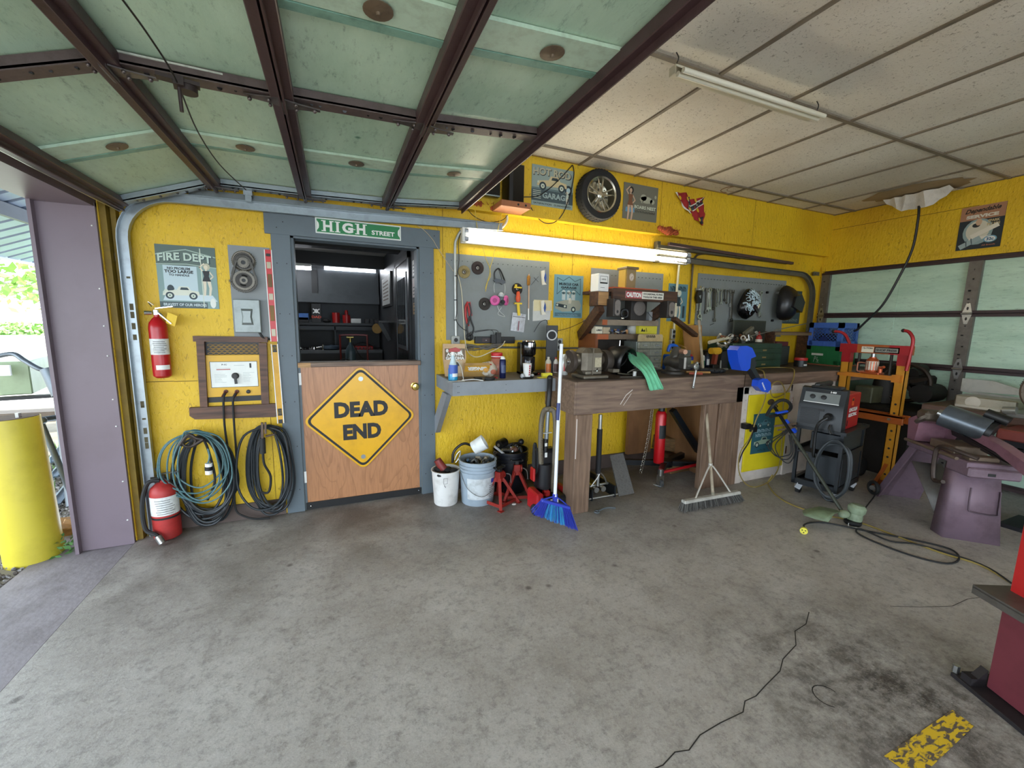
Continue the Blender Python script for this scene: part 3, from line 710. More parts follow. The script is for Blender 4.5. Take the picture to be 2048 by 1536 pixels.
# gas bottle on a red hand cart
t=thing('cylinder_cart','red tube-framed hand cart holding a grey gas bottle','cart',(.22,2.0,0))
b=B(M('#7c2320',.4,var=.2));b.tube([(.06,2.02,.1),(.06,2.02,1.2),(.06,2.02,1.27),(.09,2.02,1.295),(.34,2.02,1.295),(.37,2.02,1.27),(.37,2.02,1.2),(.37,2.02,.1)],.011,8,3);b.bb((.06,1.85,.08),(.37,2.05,.1));b.build('frame',t)
for x in(.03,.4):
    b=B(BLACKR);b.torus((x,2.1,.11),.08,.028,(1,0,0));b.m(RED).cyl((x-.01,2.1,.11),(x+.01,2.1,.11),.06);b.build('wheel',t)
t=thing('gas_bottle','grey gas bottle with a valve strapped to the red cart','gas cylinder',(.17,1.93,.1))
b=B(M('#52646c',.35,var=.15));b.lathe([(.0,0),(.058,0),(.06,.02),(.06,.97),(.055,1.02),(.03,1.07),(.018,1.09),(.018,1.11)],(.17,1.93,.102),seg=22);b.build('bottle_body',t)
b=B(M('#a99a5a',.3,.9,var=.2));b.cyl((.17,1.93,1.2),(.17,1.93,1.26),.016);b.cyl((.13,1.93,1.27),(.21,1.93,1.27),.012);b.build('valve',t)
b=B(BLACK);b.tube([(.2,1.9,1.2),(.27,1.85,1.05),(.36,1.8,.98),(.28,1.8,.95),(.1,1.82,1.02),(.04,1.9,.98)],.006,6);one(b,'gas_hose','thin black hose looped beside the gas bottle','hose',(.27,1.85,.95))
# right hand wall of the back room
d4=S('door_4','half glazed black inner door in the back room side wall',(.66,.9,0))
FX=.678
b=B(M('#2a2d30',.3,var=.1));b.bb((FX-.02,.62,0),(FX,.70,2.12));b.bb((FX-.02,1.5,0),(FX,1.58,2.12));b.bb((FX-.02,.62,2.06),(FX,1.58,2.13));b.build('door_frame',d4)
b=B(M('#22262a',.25,var=.1));b.bb((FX-.012,.70,.02),(FX,1.5,2.06));b.m(M('#565c60',.3));b.bb((FX-.02,.80,1.18),(FX-.012,1.42,1.95));b.build('door_slab',d4)
b=B(M('#0c0f10',.06,var=0));b.bb((FX-.022,.84,1.22),(FX-.02,1.38,1.90));b.m(M('#3c4246',.3))
for k in range(1,5):b.bb((FX-.023,.84+.108*k,1.22),(FX-.022,.845+.108*k,1.90))
b.build('door_pane',d4)
t=thing('picture_frame','black framed certificate on the back room side wall','picture',(.67,2.45,1.7))
b=B(BLACK);b.bb((FX-.025,1.95,1.66),(FX,2.95,2.08));b.build('frame',t)
b=B(WHITE);b.bb((FX-.027,2.03,1.69),(FX-.025,2.87,2.05));b.m(M('#8d7d70',.6));
for k in range(6):b.bb((FX-.028,2.15,1.75+k*.045),(FX-.027,2.75,1.765+k*.045))
b.build('certificate',t)
for k,(z0,z1,y0,y1,c,lb)in enumerate(((1.87,2.0,.3,.45,'#c9c9c6','uppermost of the three small framed papers inside the doorway'),(1.68,1.84,.3,.46,'#b5a7a3','middle one of the small framed papers inside the doorway'),(1.53,1.63,.3,.44,'#a5875c','lowest, tan one of the small framed papers inside the doorway'))):
    b=B(BLACK);b.bb((FX-.012,y0-.01,z0-.01),(FX,y1+.01,z1+.01));b.m(M(c,.5));b.bb((FX-.0135,y0,z0),(FX-.012,y1,z1));b.m(BLACK)
    for i in range(3):b.bb((FX-.0145,y0+.03,z0+.02+i*.03),(FX-.0135,y1-.03,z0+.03+i*.03))
    one(b,'framed_paper',lb,'picture',(FX,y0,z0))
b=B(BLACK);b.bb((FX-.004,.24,1.18),(FX,.34,1.46));b.m(WHITE)
for i in range(7):b.bb((FX-.005,.27,1.2+i*.036),(FX-.004,.32,1.215+i*.036))
b.m(RED).bb((FX-.005,.26,1.40),(FX-.004,.33,1.43));one(b,'sticker_strip','narrow strip of black, white and red stickers inside the doorway','stickers',(FX,.3,1.18))
t=thing('hose_roll','tan sanding roll hanging from a dark wall bracket in the back room','roll',(.55,1.9,1.3))
p=P(755,657,y=2.3);b=B(M('#a8844a',.7,var=.2));b.lathe([(.02,-.02),(.065,-.02),(.065,.02),(.02,.02)],(p.x,2.3,p.z),(.5,1,0),22);b.build('roll',t)
b=B(BLACK);b.bb((p.x-.02,1.9,p.z+.08),(FX,2.5,p.z+.10));b.beam((FX-.02,2.2,p.z-.15),(p.x+.02,2.2,p.z+.08),.02,.05);b.build('bracket',t)
# ------------------------------------------------------------------ signs on the back wall
def scrib(b,cx,cy,w_,h,d,n=7):
    """lettering too worn to read"""
    for k in range(n):
        x=cx-w_/2+w_*(k+.5)/n;g=w_/n*.34;b.line([(x-g,cy-h/2),(x-g,cy+h/2),(x+g,cy+h*(.5 if k%2 else-.1)),(x+g*(.2 if k%3 else 1),cy-h/2)],h*.18,d)
    return b
def sign(name,label,x0,z0,x1,z1,col,art,y=0.,cat='sign',F=None,thick=.004,frm=None):
    W,H=abs(x1-x0),abs(z1-z0);F=F or frame((x0,y,z0),(1,0,0),(0,0,1))
    b=B(M(col,.45,var=.3,scale=7,dark=.75));b.fr(F);b.prism([(0,0),(W,0),(W,H),(0,H)],0,thick)
    b.M=F@Matrix.Translation((0,0,thick+.0006));art(b,W,H)
    o=one(b,name,label,cat,F.translation,sm=0);return o
c_=lambda h:M(h,.5,var=0)
NAVY,CREAM,TEAL,DTEAL,SKIN,INK=c_('#22343c'),c_('#c3cdbd'),c_('#86a4a8'),c_('#3c5a62'),c_('#d9cfb8'),c_('#15191b')
GREYART,LBL=c_('#8f9a95'),c_('#a9c3ca')
def car(b,cx,cy,s,body,dark,flip=1):
    """side view of an old open car, s = length"""
    f=lambda x,y:(cx+x*s*flip,cy+y*s)
    b.m(body).flat([f(-.5,.0),f(-.48,.13),f(-.2,.17),(f(-.12,.18)),f(-.05,.3),f(.2,.3),f(.27,.18),f(.48,.15),f(.5,.02)],.0014)
    b.m(dark).flat([f(-.03,.19),f(0,.27),f(.17,.27),f(.22,.19)],.0016)
    for x in(-.31,.32):
        b.m(dark).ell(*f(x,.0),.115*s,.115*s,.0017);b.m(CREAM).ell(*f(x,.0),.065*s,.065*s,.0019);b.m(dark).ell(*f(x,0),.02*s,.02*s,.0021)
    b.m(CREAM).ell(*f(-.46,.1),.03*s,.035*s,.0018)
def woman(b,cx,cy,h,skin,dress,hair,pose=1):
    f=lambda x,y:(cx+x*h*pose,cy+y*h)
    b.m(hair).ell(*f(.02,.88),.085*h,.10*h,.0016);b.m(skin).ell(*f(0,.87),.048*h,.06*h,.0018)
    b.line([f(0,.8),f(0,.7)],.045*h,.0017);b.line([f(-.07,.74),f(-.16,.86),f(-.04,.97)],.035*h,.0017);b.line([f(.08,.74),f(.17,.6),f(.09,.52)],.035*h,.0017)
    b.m(dress).flat([f(-.09,.76),f(.09,.76),f(.06,.6),f(.11,.45),f(-.11,.45),f(-.06,.6)],.0019)
    b.m(skin).flat([f(-.10,.46),f(-.01,.46),f(-.02,.25),f(-.05,.02),f(-.10,.02),f(-.09,.25)],.0018);b.flat([f(.01,.46),f(.10,.46),f(.12,.25),(f(.08,.02)),f(.03,.02),f(.05,.25)],.0018)
def fire(b,W,H):
    b.m(c_('#55665f')).rect(0,H*.68,W,H,.0001);b.m(c_('#7f9a96')).rect(0,0,W,H*.68,.0001);b.m(c_('#b8cbd0')).rect(W*.1,H*.2,W*.66,H*.68,.0002)
    b.m(c_('#9fb3a6')).line([(0,H*.84),(W*.2,H*.89),(W*.5,H*.94),(W*.8,H*.88),(W,H*.84)],.006,.0003);b.line([(0,H*.69),(W*.5,H*.71),(W,H*.67)],.006,.0003)
    b.m(NAVY).text('FIRE DEPT',W*.49,H*.79,W*.92,H*.135,.0004,.05,H*.03);b.m(c_('#b9cbbd')).text('FIRE DEPT',W*.48,H*.795,W*.90,H*.125,.0008,.03,H*.03)
    b.m(INK);b.text('NO PROBLEM',W*.36,H*.635,W*.38,H*.04,.0004,.04);b.text('TOO LARGE',W*.36,H*.585,W*.48,H*.05,.0004,.05);b.text('TO HANDLE',W*.36,H*.53,W*.34,H*.035,.0004,.04)
    b.m(c_('#c5d4d8')).flat([(W*.06,H*.12),(W*.98,H*.12),(W*.9,H*.22),(W*.12,H*.24)],.0003)
    car(b,W*.37,H*.2,W*.62,c_('#d3d6c6'),NAVY);b.m(NAVY).ell(W*.2,H*.3,W*.06,H*.07,.001);b.m(CREAM).ell(W*.12,H*.27,W*.035,W*.035,.0012).ell(W*.27,H*.27,W*.035,W*.035,.0012)
    woman(b,W*.82,H*.2,H*.55,SKIN,INK,c_('#b9b49a'));b.m(c_('#c8d2c0')).line([(W*.74,H*.02),(W*.74,H*.97)],.005,.001)
    b.m(c_('#dde0d8')).ell(W*.9,H*.09,W*.05,H*.08,.0012);b.m(c_('#46585a')).rect(0,0,W*.8,H*.1,.0003);b.m(c_('#c8d6d8')).text('BRAVEST OF OUR HEROES',W*.42,H*.055,W*.72,H*.045,.0006)
q0,q1=P(323,616,y=0),P(432,495,y=0)
sign('poster_sign','FIRE DEPT metal sign with old car above the wall extinguisher',-1.032,1.522,-.712,1.922,'#6f8783',fire)
def high(b,W,H):
    b.m(c_('#1d7a45')).rect(.006,.006,W-.006,H-.006,.0001);b.m(WHITE).line([(.008,.008),(W-.008,.008),(W-.008,H-.008),(.008,H-.008)],.002,.0003,True)
    for s_,x in((1,.010),(-1,W-.010)):b.flat([(x,.02),(x+s_*.012,H*.35),(x+s_*.014,H*.5),(x+s_*.012,H*.65),(x,H-.02)],.0004)
    b.m(WHITE);x=W*.06;wd=W*.155
    hgt=H*.66
    b.m(WHITE).text('H',W*.135,H*.5,W*.10,hgt,.0006,.04).text('I',W*.245,H*.5,W*.028,hgt,.0006,.04).text('G',W*.36,H*.5,W*.125,hgt,.0006,.05).text('H',W*.515,H*.5,W*.10,hgt,.0006,.04)
    for xc,ww in((.09,.05),(.18,.05),(.245,.06),(.47,.05),(.56,.05)):
        for z in(H*.18,H*.82):b.rect(W*(xc-ww/2),z-.003,W*(xc+ww/2),z+.003,.0007)
    b.rect(W*.395,H*.42,W*.45,H*.46,.0007)
    b.text('STREET',W*.78,H*.37,W*.28,H*.30,.0006,.03)
    for xc in(.648,):pass
sign('street_sign','green HIGH STREET sign on the grey lintel over the half door',-.095,2.078,.500,2.185,'#e9eee9',high,y=-.023)
b=B(M('#c99a10',.4,var=.2));cz,cx,r=.615,.195,.425
def diamond(r,c=.045,n=5):
    o=[]
    for k in range(4):
        a=PI/2*k;px,pz=r*math.cos(a),r*math.sin(a);L=c
        p0=Vector((px,pz));d0=Vector((r*math.cos(a-PI/2),r*math.sin(a-PI/2)))-p0;d1=Vector((r*math.cos(a+PI/2),r*math.sin(a+PI/2)))-p0
        d0.normalize();d1.normalize()
        for i in range(n+1):
            t=i/n;a_=p0+d0*L;b_=p0+d1*L;o.append(tuple((a_*(1-t)**2+p0*2*t*(1-t)+b_*t*t)))
    return o
qc=P(724,836,y=0);F=frame((qc.x,0.0,qc.z),(1,0,0),(0,0,1));b.fr(F)
b.m(M('#b98a1c',.45,var=.2,scale=8)).prism(diamond(r,.06),-.0,.006)
F2=F@Matrix.Translation((0,0,.0068));b.fr(F2);b.m(M('#e3ab12',.3,var=.35,scale=5,dark=.8)).flat(diamond(r-.004,.055),0);b.m(c_('#101010')).flat(diamond(r-.022,.05),.0004);b.m(M('#e3ab12',.3,var=.35,scale=5,dark=.8)).flat(diamond(r-.046,.04),.0008)
b.m(c_('#141414'));b.text('DEAD',0,.075,.40,.125,.0013,.055,rot=.0).text('END',.0,-.105,.285,.125,.0013,.055)
b.m(M('#9da3a6',.3,.8,var=0))
for z in(r*.74,-r*.74):b.add([(0.018*math.cos(t*.393),z+.018*math.sin(t*.393),.004)for t in range(16)],[list(range(16))])
one(b,'road_sign','yellow diamond DEAD END road sign bolted on the half door','sign',(qc.x,0,qc.z),sm=0)

# ------------------------------------------------------------------ wall extinguisher and floor extinguisher
def extinguisher(name,label,x,y,z0,r,h,floor=False):
    t=thing(name,label,'fire extinguisher',(x,y,z0))
    col=M('#b3161c',.28,var=.2,scale=12)if not floor else M('#a82a26',.5,var=.5,scale=9)
    b=B(col);b.lathe([(r*.7,0),(r*.98,.012),(r,.03),(r,h*.76),(r*.9,h*.84),(r*.55,h*.9),(r*.3,h*.93),(r*.3,h*.96)],(x,y,z0),seg=26);cyl_=b.build('cylinder_body',t)
    b=B(M('#dcdedb',.5,var=.25,scale=30));zz=(h*.36,h*.6)if not floor else(h*.42,h*.72)
    b.lathe([(r*1.012,zz[0]),(r*1.012,zz[1])],(x,y,z0),seg=20,a0=PI*.1,a1=PI*1.05);b.m(INK)
    for k in range(7):b.lathe([(r*1.02,zz[0]+.012+k*(zz[1]-zz[0]-.02)/7),(r*1.02,zz[0]+.015+k*(zz[1]-zz[0]-.02)/7)],(x,y,z0),seg=10,a0=PI*.35+R.uniform(0,.2),a1=PI*.8+R.uniform(-.3,.2))
    if not floor:b.m(WHITE).lathe([(r*1.015,h*.13),(r*1.02,h*.17),(r*1.015,h*.2)],(x,y,z0),seg=10,a0=PI*.4,a1=PI*.9)
    else:b.m(BLACK).lathe([(r*1.03,h*.36),(r*1.03,h*.39)],(x,y,z0),seg=24)
    b.build('label',cyl_)
    b=B(CHROME if not floor else M('#4b4b48',.5,.6,var=.3));top=z0+h*.96;b.cyl((x,y,top),(x,y,top+.03),.018)
    b.cyl((x-.02,y-.01,top+.012),(x-.055,y-.02,top+.012),.012,.016)
    b.beam((x,y,top+.04),(x+.10,y-.03,top+.055),.018,.006);b.beam((x+.0,y,top+.025),(x+.085,y-.03,top-.055),.018,.006);b.tube([(x-.01,y,top+.06),(x-.035,y,top+.08),(x-.02,y,top+.05)],.003,5)
    b.build('valve_head',t)
    if not floor:
        b=B(M('#d9b52a',.6,var=.1));b.fr(frame((x+.05,y-.02,top-.05),(1,-.3,-.25),(0,0,1)));b.prism([(0,0),(.055,-.01),(.06,.06),(.0,.07)],0,.001);b.build('inspection_tag',t)
    else:
        b=B(BLACKR);b.tube([(x-.01,y-.02,top+.0),(x-.07,y-.03,top-.01),(x-.105,y-.04,z0+h*.6),(x-.09,y-.07,z0+h*.25),(x-.03,y-.10,z0+.07),(x-.0,y-.115,z0+.03)],.013,8);b.m(STEEL);b.cyl((x-.02,y-.105,z0+.06),(x+.005,y-.12,z0+.015),.02);b.build('hose',t)
    return t
e0=P(326,755,y=-.06)
extinguisher('fire_extinguisher','red fire extinguisher hung on the yellow wall below the FIRE DEPT sign',e0.x,-.06,e0.z,.048,.42)
e0=P(332,1078,z=0);extinguisher('fire_extinguisher','dusty red fire extinguisher standing on the floor by the coiled leads',e0.x+.005,e0.y+.03,0,.075,.42,True)

# ------------------------------------------------------------------ grey board, timing gears, box, levels
b=B(M('#85898a',.55,var=.15,scale=7,dark=.8));b.fr(frame((-.638,0,1.315),(1,0,0),(0,0,1)));b.prism([(0,0),(.245,0),(.245,.635),(0,.635)],0,.006);one(b,'wall_board','small grey board behind the timing gears and the metal box','board',(-.638,0,1.315))
t=thing('timing_gears','greasy timing gear pair joined by a chain on the grey board','gears',(-.53,-.01,1.65))
GM=M('#6a655c',.4,.7,var=.35,scale=18);
def gear(b,c,r,n,w_,hub,holes=0,off=0):
    pts=[]
    for i in range(n):
        a=2*PI*i/n
        for da,rr in((-.3,r*.93),(-.15,r),(.15,r),(.3,r*.93)):pts.append((rr*math.cos(a+da*2*PI/n),rr*math.sin(a+da*2*PI/n)))
    b.fr(frame((c[0],c[1],c[2]),(1,0,0),(0,0,1)));b.prism(pts,off,off+w_)
    b.m(M('#3b3835',.5,.5,var=.2));b.ell(0,0,r*.74,r*.74,off+w_+.0005,26);b.m(GM);b.lathe([(hub*2,off+w_),(hub*2,off+w_+.006),(hub,off+w_+.006),(hub,off+w_)],seg=20)
    b.m(BLACK).ell(0,0,hub,hub,off+w_+.002,14)
    for k in range(holes):
        a=.6+k*PI*2/holes;b.torus((0,0,off+w_-.002),r*.5,r*.09,(0,0,1),8,6,a-.5,a+.5)
    b.m(GM)
g1=P(488,523,y=-.01);g2=P(489,560,y=-.01)
b=B(GM);gear(b,(g1.x,-.007,g1.z),.072,36,.016,.018);b.fr(Matrix.Identity(4));b.torus((g1.x,-.026,g1.z),.062,.006,(0,1,0),30,6);gear(b,(g1.x,-.022,g1.z-.01),.036,18,.014,.014);b.build('crank_sprocket',t)
b=B(GM);gear(b,(g2.x,-.007,g2.z-.005),.068,38,.028,.012,2);b.build('cam_sprocket',t)
b=B(M('#4d4a45',.45,.7,var=.3,scale=40));zt,zb_=g1.z-.01,g2.z-.005
ch=[(g1.x+.043*math.cos(a),-.034,zt+.043*math.sin(a))for a in[PI*k/10 for k in range(11)]]+[(g2.x+.074*math.cos(a),-.034,zb_+.074*math.sin(a))for a in[PI+PI*k/12 for k in range(13)]]
ch=smoothpts(ch,3,True)
for i,p in enumerate(ch):
    q_=ch[(i+1)%len(ch)]
    b.beam(p,q_,.016 if i%2 else .010,.012,(0,1,0))
b.build('timing_chain',t)
t=thing('electrical_box','grey metal box with a bulged cover on the small grey board','switch box',(-.55,-.006,1.36))
p0,p1=P(470,665,y=-.05),P(519,600,y=-.05);BX=M('#8b9290',.4,.4,var=.2,scale=12)
b=B(BX);b.bb((p0.x,-.055,p0.z),(p1.x,-.006,p1.z),.004);b.build('enclosure',t)
b=B(BX);cx,cz=(p0.x+p1.x)/2,(p0.z+p1.z)/2-.005;b.fr(frame((cx,-.055,cz),(1,0,0),(0,0,1)))
o_=[(-.035,.055),(.035,.055),(.028,.0),(.035,-.055),(-.035,-.055),(-.028,0)];i_=[(x*.72,y*.72)for x,y in o_];k=6
b.add([(x,y,0)for x,y in o_]+[(x,y,.018)for x,y in i_],[(i,(i+1)%6,6+(i+1)%6,6+i)[::-1]for i in range(6)]+[[6+i for i in range(6)][::-1]]);b.build('cover',t)
b=B(BLACK);b.tube([(p1.x-.02,-.03,p0.z+.01),(p1.x+.0,-.03,p0.z-.03),(p1.x+.03,-.025,p0.z-.045),(p1.x+.06,-.02,p0.z-.045)],.008,8);b.build('lead',t)
def level(name,label,a,c,wd,col,wins):
    t=thing(name,label,'spirit level',a);a,c=Vector(a),Vector(c);d=(c-a).normalized();L=(c-a).length
    b=B(col);b.beam(a,c,wd,.022,(0,-1,0));b.m(M('#1c1512',.5,var=0)if col is not RED else M('#7d1515',.4));
    for s_ in(-1,1):pass
    lb2=b.build('level_body',t)
    for k,(f0,f1,m_)in enumerate(wins):
        b=B(m_);b.beam(a+d*L*f0+Vector((0,-.0125,0)),a+d*L*f1+Vector((0,-.0125,0)),wd*.62,.003,(0,-1,0),.001);b.build('vial' if m_ is not BLACK else 'grip_slot',lb2)
    b=B(M('#6f1313',.4)if col is RED else WHITE)
    for s_ in(-1,1):x=d.cross(Vector((0,-1,0))).normalized()*s_*wd*.5;b.beam(a+x+Vector((0,-.003,0)),c+x+Vector((0,-.003,0)),.005,.02,(0,-1,0))
    b.build('edge_rail',t);return t
VI=M('#b9ae93',.3,var=.1)
level('spirit_level','red spirit level leaning on the wall left of the door trim',P(549,683,y=-.02),P(536,500,y=-.01),.042,M('#c42a2e',.35,var=.1),[(.06,.14,VI),(.23,.4,M('#7d5a15',.5)),(.46,.53,VI),(.60,.74,M('#6b4a12',.5)),(.80,.87,VI),(.93,.96,BLACK)])
level('spirit_level','long yellow spirit level with white edges below the red one',P(562,846,y=-.03),P(549,688,y=-.018),.04,M('#cf9b22',.45,var=.2),[(.0,.05,BLACK),(.10,.19,BLACK),(.12,.17,M('#8f8260',.5)),(.90,.99,BLACK),(.92,.97,M('#b9a54f',.4))])
# ------------------------------------------------------------------ arc welder in its timber frame
t=thing('welder_frame','rough brown timber frame around the yellow arc welder','wooden frame',(-.65,0,.75))
for nm,pts in(('top_board',((385,672),(535,674),(535,685),(386,683))),('side_board',((392,683),(408,683),(415,814),(400,814))),('side_board',((517,686),(533,686),(538,808),(523,808))),('bottom_board',((378,816),(567,807),(552,834),(390,839),(379,832)))):
    q_=[P(*p,y=-.035)for p in pts];b=B(FRAMX);b.fr(frame((0,0,0),(1,0,0),(0,0,1)));b.prism([(p.x,p.z)for p in q_],0,.035);b.build(nm,t)
t=thing('arc_welder','yellow arc welder with white control panel set into the wall frame','welder',(-.68,0,.9))
w0,w1=P(413,806,y=-.01),P(519,684,y=-.01)
b=B(BLACK);b.bb((w0.x,-.004,w0.z),(w1.x,0,w1.z));b.m(M('#d7a51b',.4,var=.15,scale=5));v0,v1=P(414,795,y=-.012),P(520,709,y=-.012);b.bb((v0.x,-.014,v0.z),(v1.x,-.004,v1.z),.003);b.build('front_panel',t)
b=B(M('#a8802a',.5,.3,var=.3));m0,m1=P(416,709,y=-.01),P(519,688,y=-.01)
nx,nz=9,5
for i in range(nx):
    for j in range(nz):
        x=m0.x+(m1.x-m0.x)*(i+.5+(j%2)*.5)/(nx+.5);z=m0.z+(m1.z-m0.z)*(j+.5)/nz;dx,dz=(m1.x-m0.x)/(nx)/2,(m1.z-m0.z)/nz
        b.fr(frame((0,-.012,0),(1,0,0),(0,0,1)));b.line([(x-dx,z),(x-dx*.3,z+dz*.5),(x+dx*.3,z+dz*.5),(x+dx,z)],.002,0);b.line([(x-dx,z),(x-dx*.3,z-dz*.5),(x+dx*.3,z-dz*.5),(x+dx,z)],.002,0)
b.build('expanded_mesh',t)
b=B(M('#e1e3dd',.4,var=.1));s0,s1=P(423,776,y=-.015),P(514,722,y=-.015);b.fr(frame((s0.x,-.014,s0.z),(1,0,0),(0,0,1)));Wd,Hd=s1.x-s0.x,s1.z-s0.z;b.m(INK).rect(0,0,Wd,Hd,.0006);b.m(M('#e1e3dd',.4,var=.1)).rect(.003,.003,Wd-.003,Hd-.003,.001)
b.m(INK);b.text('P-1C',Wd*.3,Hd*.88,.03,.01,.0014,.04);b.m(GREYART)
for i in range(7):b.rect(Wd*.08,Hd*(.2+.05*i),Wd*R.uniform(.2,.36),Hd*(.2+.05*i)+.0015,.0014)
for i in range(8):b.rect(Wd*.68,Hd*(.2+.05*i),Wd*R.uniform(.78,.93),Hd*(.2+.05*i)+.0015,.0014)
b.rect(Wd*.5,Hd*.84,Wd*.72,Hd*.85,.0014);b.m(c_('#b0433c')).rect(Wd*.13,Hd*.68,Wd*.42,Hd*.71,.0014);b.m(INK).rect(Wd*.13,Hd*.735,Wd*.42,Hd*.74,.0014);b.rect(Wd*.83,Hd*.74,Wd*.87,Hd*.92,.002);cpl=b.build('control_plate',t)
k0=P(470,752,y=-.03);b=B(BLACK);b.lathe([(.022,0),(.022,.012),(.016,.022)],(k0.x,-.015,k0.z),(0,-1,0),18);b.beam((k0.x,-.032,k0.z+.01),(k0.x+.004,-.034,k0.z-.055),.014,.014);b.build('selector_knob',cpl)
for px in(452,474,497):
    c0=P(px,783,y=-.015);b=B(BLACK if px==497 else M('#5d2a1c',.5));b.lathe([(.013,0),(.013,.012),(.008,.014)],(c0.x,-.014,c0.z),(0,-1,0),14)
    if px!=497:b.cyl((c0.x,-.02,c0.z),(c0.x-.012,-.055,c0.z-.03),.010)
    b.build('socket',t)
# cables: from the welder down to the coils
def pxp(lst,y):return[P(p[0],p[1],y=(p[2]if len(p)>2 else y))for p in lst]
b=B(BLACKR);b.tube(pxp([(450,787,-.05),(447,800,-.06),(449,850,-.05),(456,900,-.045),(462,950,-.05),(462,990,-.09),(450,1020,-.11),(425,1040,-.12)],0),.007,8);one(b,'welding_lead','black welding lead from the left socket to the green-cord coil','cable',P(450,787,y=-.05))
b=B(BLACKR);b.tube(pxp([(472,787,-.05),(466,802,-.06),(469,860,-.045),(473,920,-.04),(469,980,-.05),(472,1020,-.06),(490,1033,-.07),(515,1038,-.08),(540,1036,-.08)],0),.007,8);one(b,'welding_lead','black welding lead from the right socket to the right coil','cable',P(472,787,y=-.05))
def coil(name,label,cat,topx,topz,bw,bz,n,r,mat,seed,y0=-.06,group=None,wide=1.0,yv=.05):
    q=random.Random(seed);b=B(mat)
    for i in range(n):
        w_=bw*q.uniform(.62,1.06)*wide;zb=bz+q.uniform(0,.11)*(1 if i else 0);cx=topx+q.uniform(-.02,.02)+(q.uniform(-.03,.03));yy=y0-q.uniform(0,yv)
        zt=topz+q.uniform(-.012,.012)
        pts=[(cx-w_*.32,yy,zt-.05),(topx+q.uniform(-.02,.02),yy-.01,zt),(cx+w_*.32,yy,zt-.05),(cx+w_*.5,yy+q.uniform(-.02,.01),zt-(zt-zb)*.35),(cx+w_*.52,yy,zt-(zt-zb)*.7),(cx+w_*.3,yy-.01,zb+.04),(cx,yy-.01,zb),(cx-w_*.3,yy-.01,zb+.04),(cx-w_*.52,yy,zt-(zt-zb)*.7),(cx-w_*.5,yy,zt-(zt-zb)*.35)]
        b.tube(pts,r,7,5,True)
    return one(b,name,label,cat,(topx,y0,bz),group)
cA=P(400,855,y=-.06)
CBK=M('#1d2327',.45,var=.2,scale=20)
coil('cable_coil','thick black welding lead coil hanging low on the left hook','cable',cA.x,.66,.31,.03,11,.0085,CBK,3,-.05)
coil('extension_cord','blue-green twisted extension cord looped over the black coil','cord',cA.x-.02,.715,.34,.22,6,.0052,M('#4c6f73',.45,var=.35,scale=60),5,-.125,yv=.03)
cB=P(533,850,y=-.06)
coil('cable_coil','black welding lead coil hanging beside the door trim','cable',cB.x,.70,.29,.03,10,.008,CBK,8,-.05)
t=thing('ground_clamp','dark ground clamp over the left coil','clamp',P(385,878,y=-.17))
b=B(M('#3d352f',.5,.5,var=.3));c=P(385,880,y=-.17);b.tube([c+Vector((-.07,0,-.03)),c+Vector((-.02,0,.035)),c+Vector((.02,0,.01)),c+Vector((.05,0,.0))],.011,8);b.torus(c+Vector((-.02,0,-.01)),.035,.009,(0,1,0),18);b.cyl(c+Vector((.0,0,-.04)),c+Vector((.06,0,.0)),.012);b.build('jaw',t)
b=B(BLACKR);b.tube([c+Vector((.06,0,0)),P(418,905,y=-.15),P(430,960,y=-.14),P(415,1000,y=-.13)],.008,8);b.build('lead',t)
b=B(WHITE);c=P(417,938,y=-.16);b.cyl(c+Vector((0,0,-.035)),c+Vector((.004,0,.04)),.021,seg=14);b.m(BLACK).cyl(c+Vector((0,0,-.008)),c+Vector((.002,0,.018)),.0225,seg=14);b.m(M('#4c6f73',.5)).tube([c+Vector((0,0,.04)),c+Vector((.012,0,.1)),c+Vector((-.01,.01,.2))],.006,6);one(b,'plug','black and white round plug hanging in the left coil','plug',c)
t=thing('electrode_holder','black electrode holder hanging over the right coil','electrode holder',P(526,870,y=-.16))
b=B(BLACKR);c=P(526,890,y=-.16);b.cyl(c+Vector((-.004,0,-.06)),c+Vector((.0,0,.05)),.019,.017);b.build('handle',t)
b=B(M('#5b4a40',.4,.6,var=.3));b.beam(c+Vector((0,0,.05)),c+Vector((.004,0,.16)),.014,.02,(0,1,0));b.beam(c+Vector((.02,0,.08)),c+Vector((.024,0,.16)),.012,.016,(0,1,0));b.cyl(c+Vector((.02,0,.06)),c+Vector((.075,0,.07)),.007);b.build('jaw',t)
b=B(BLACKR);b.tube([c+Vector((-.004,0,-.06)),c+Vector((.0,0,-.14)),c+Vector((.03,.02,-.24)),c+Vector((.01,.04,-.36)),c+Vector((-.04,.05,-.36))],.008,8);b.build('lead',t)
b=B(BLACKR);b.cyl(P(832,445,y=-.03),P(832,445,y=-.0),.012);b.m(c_('#b9a98c'));b.tube(pxp([(833,449),(850,462),(866,480),(873,492)],-.03)+pxp([(888,515),(905,540),(915,550)],-.01),.0025,5);one(b,'phone_wire','thin pale wire from a black button over the door trim to the grey board','wire',P(832,445,y=-.03))

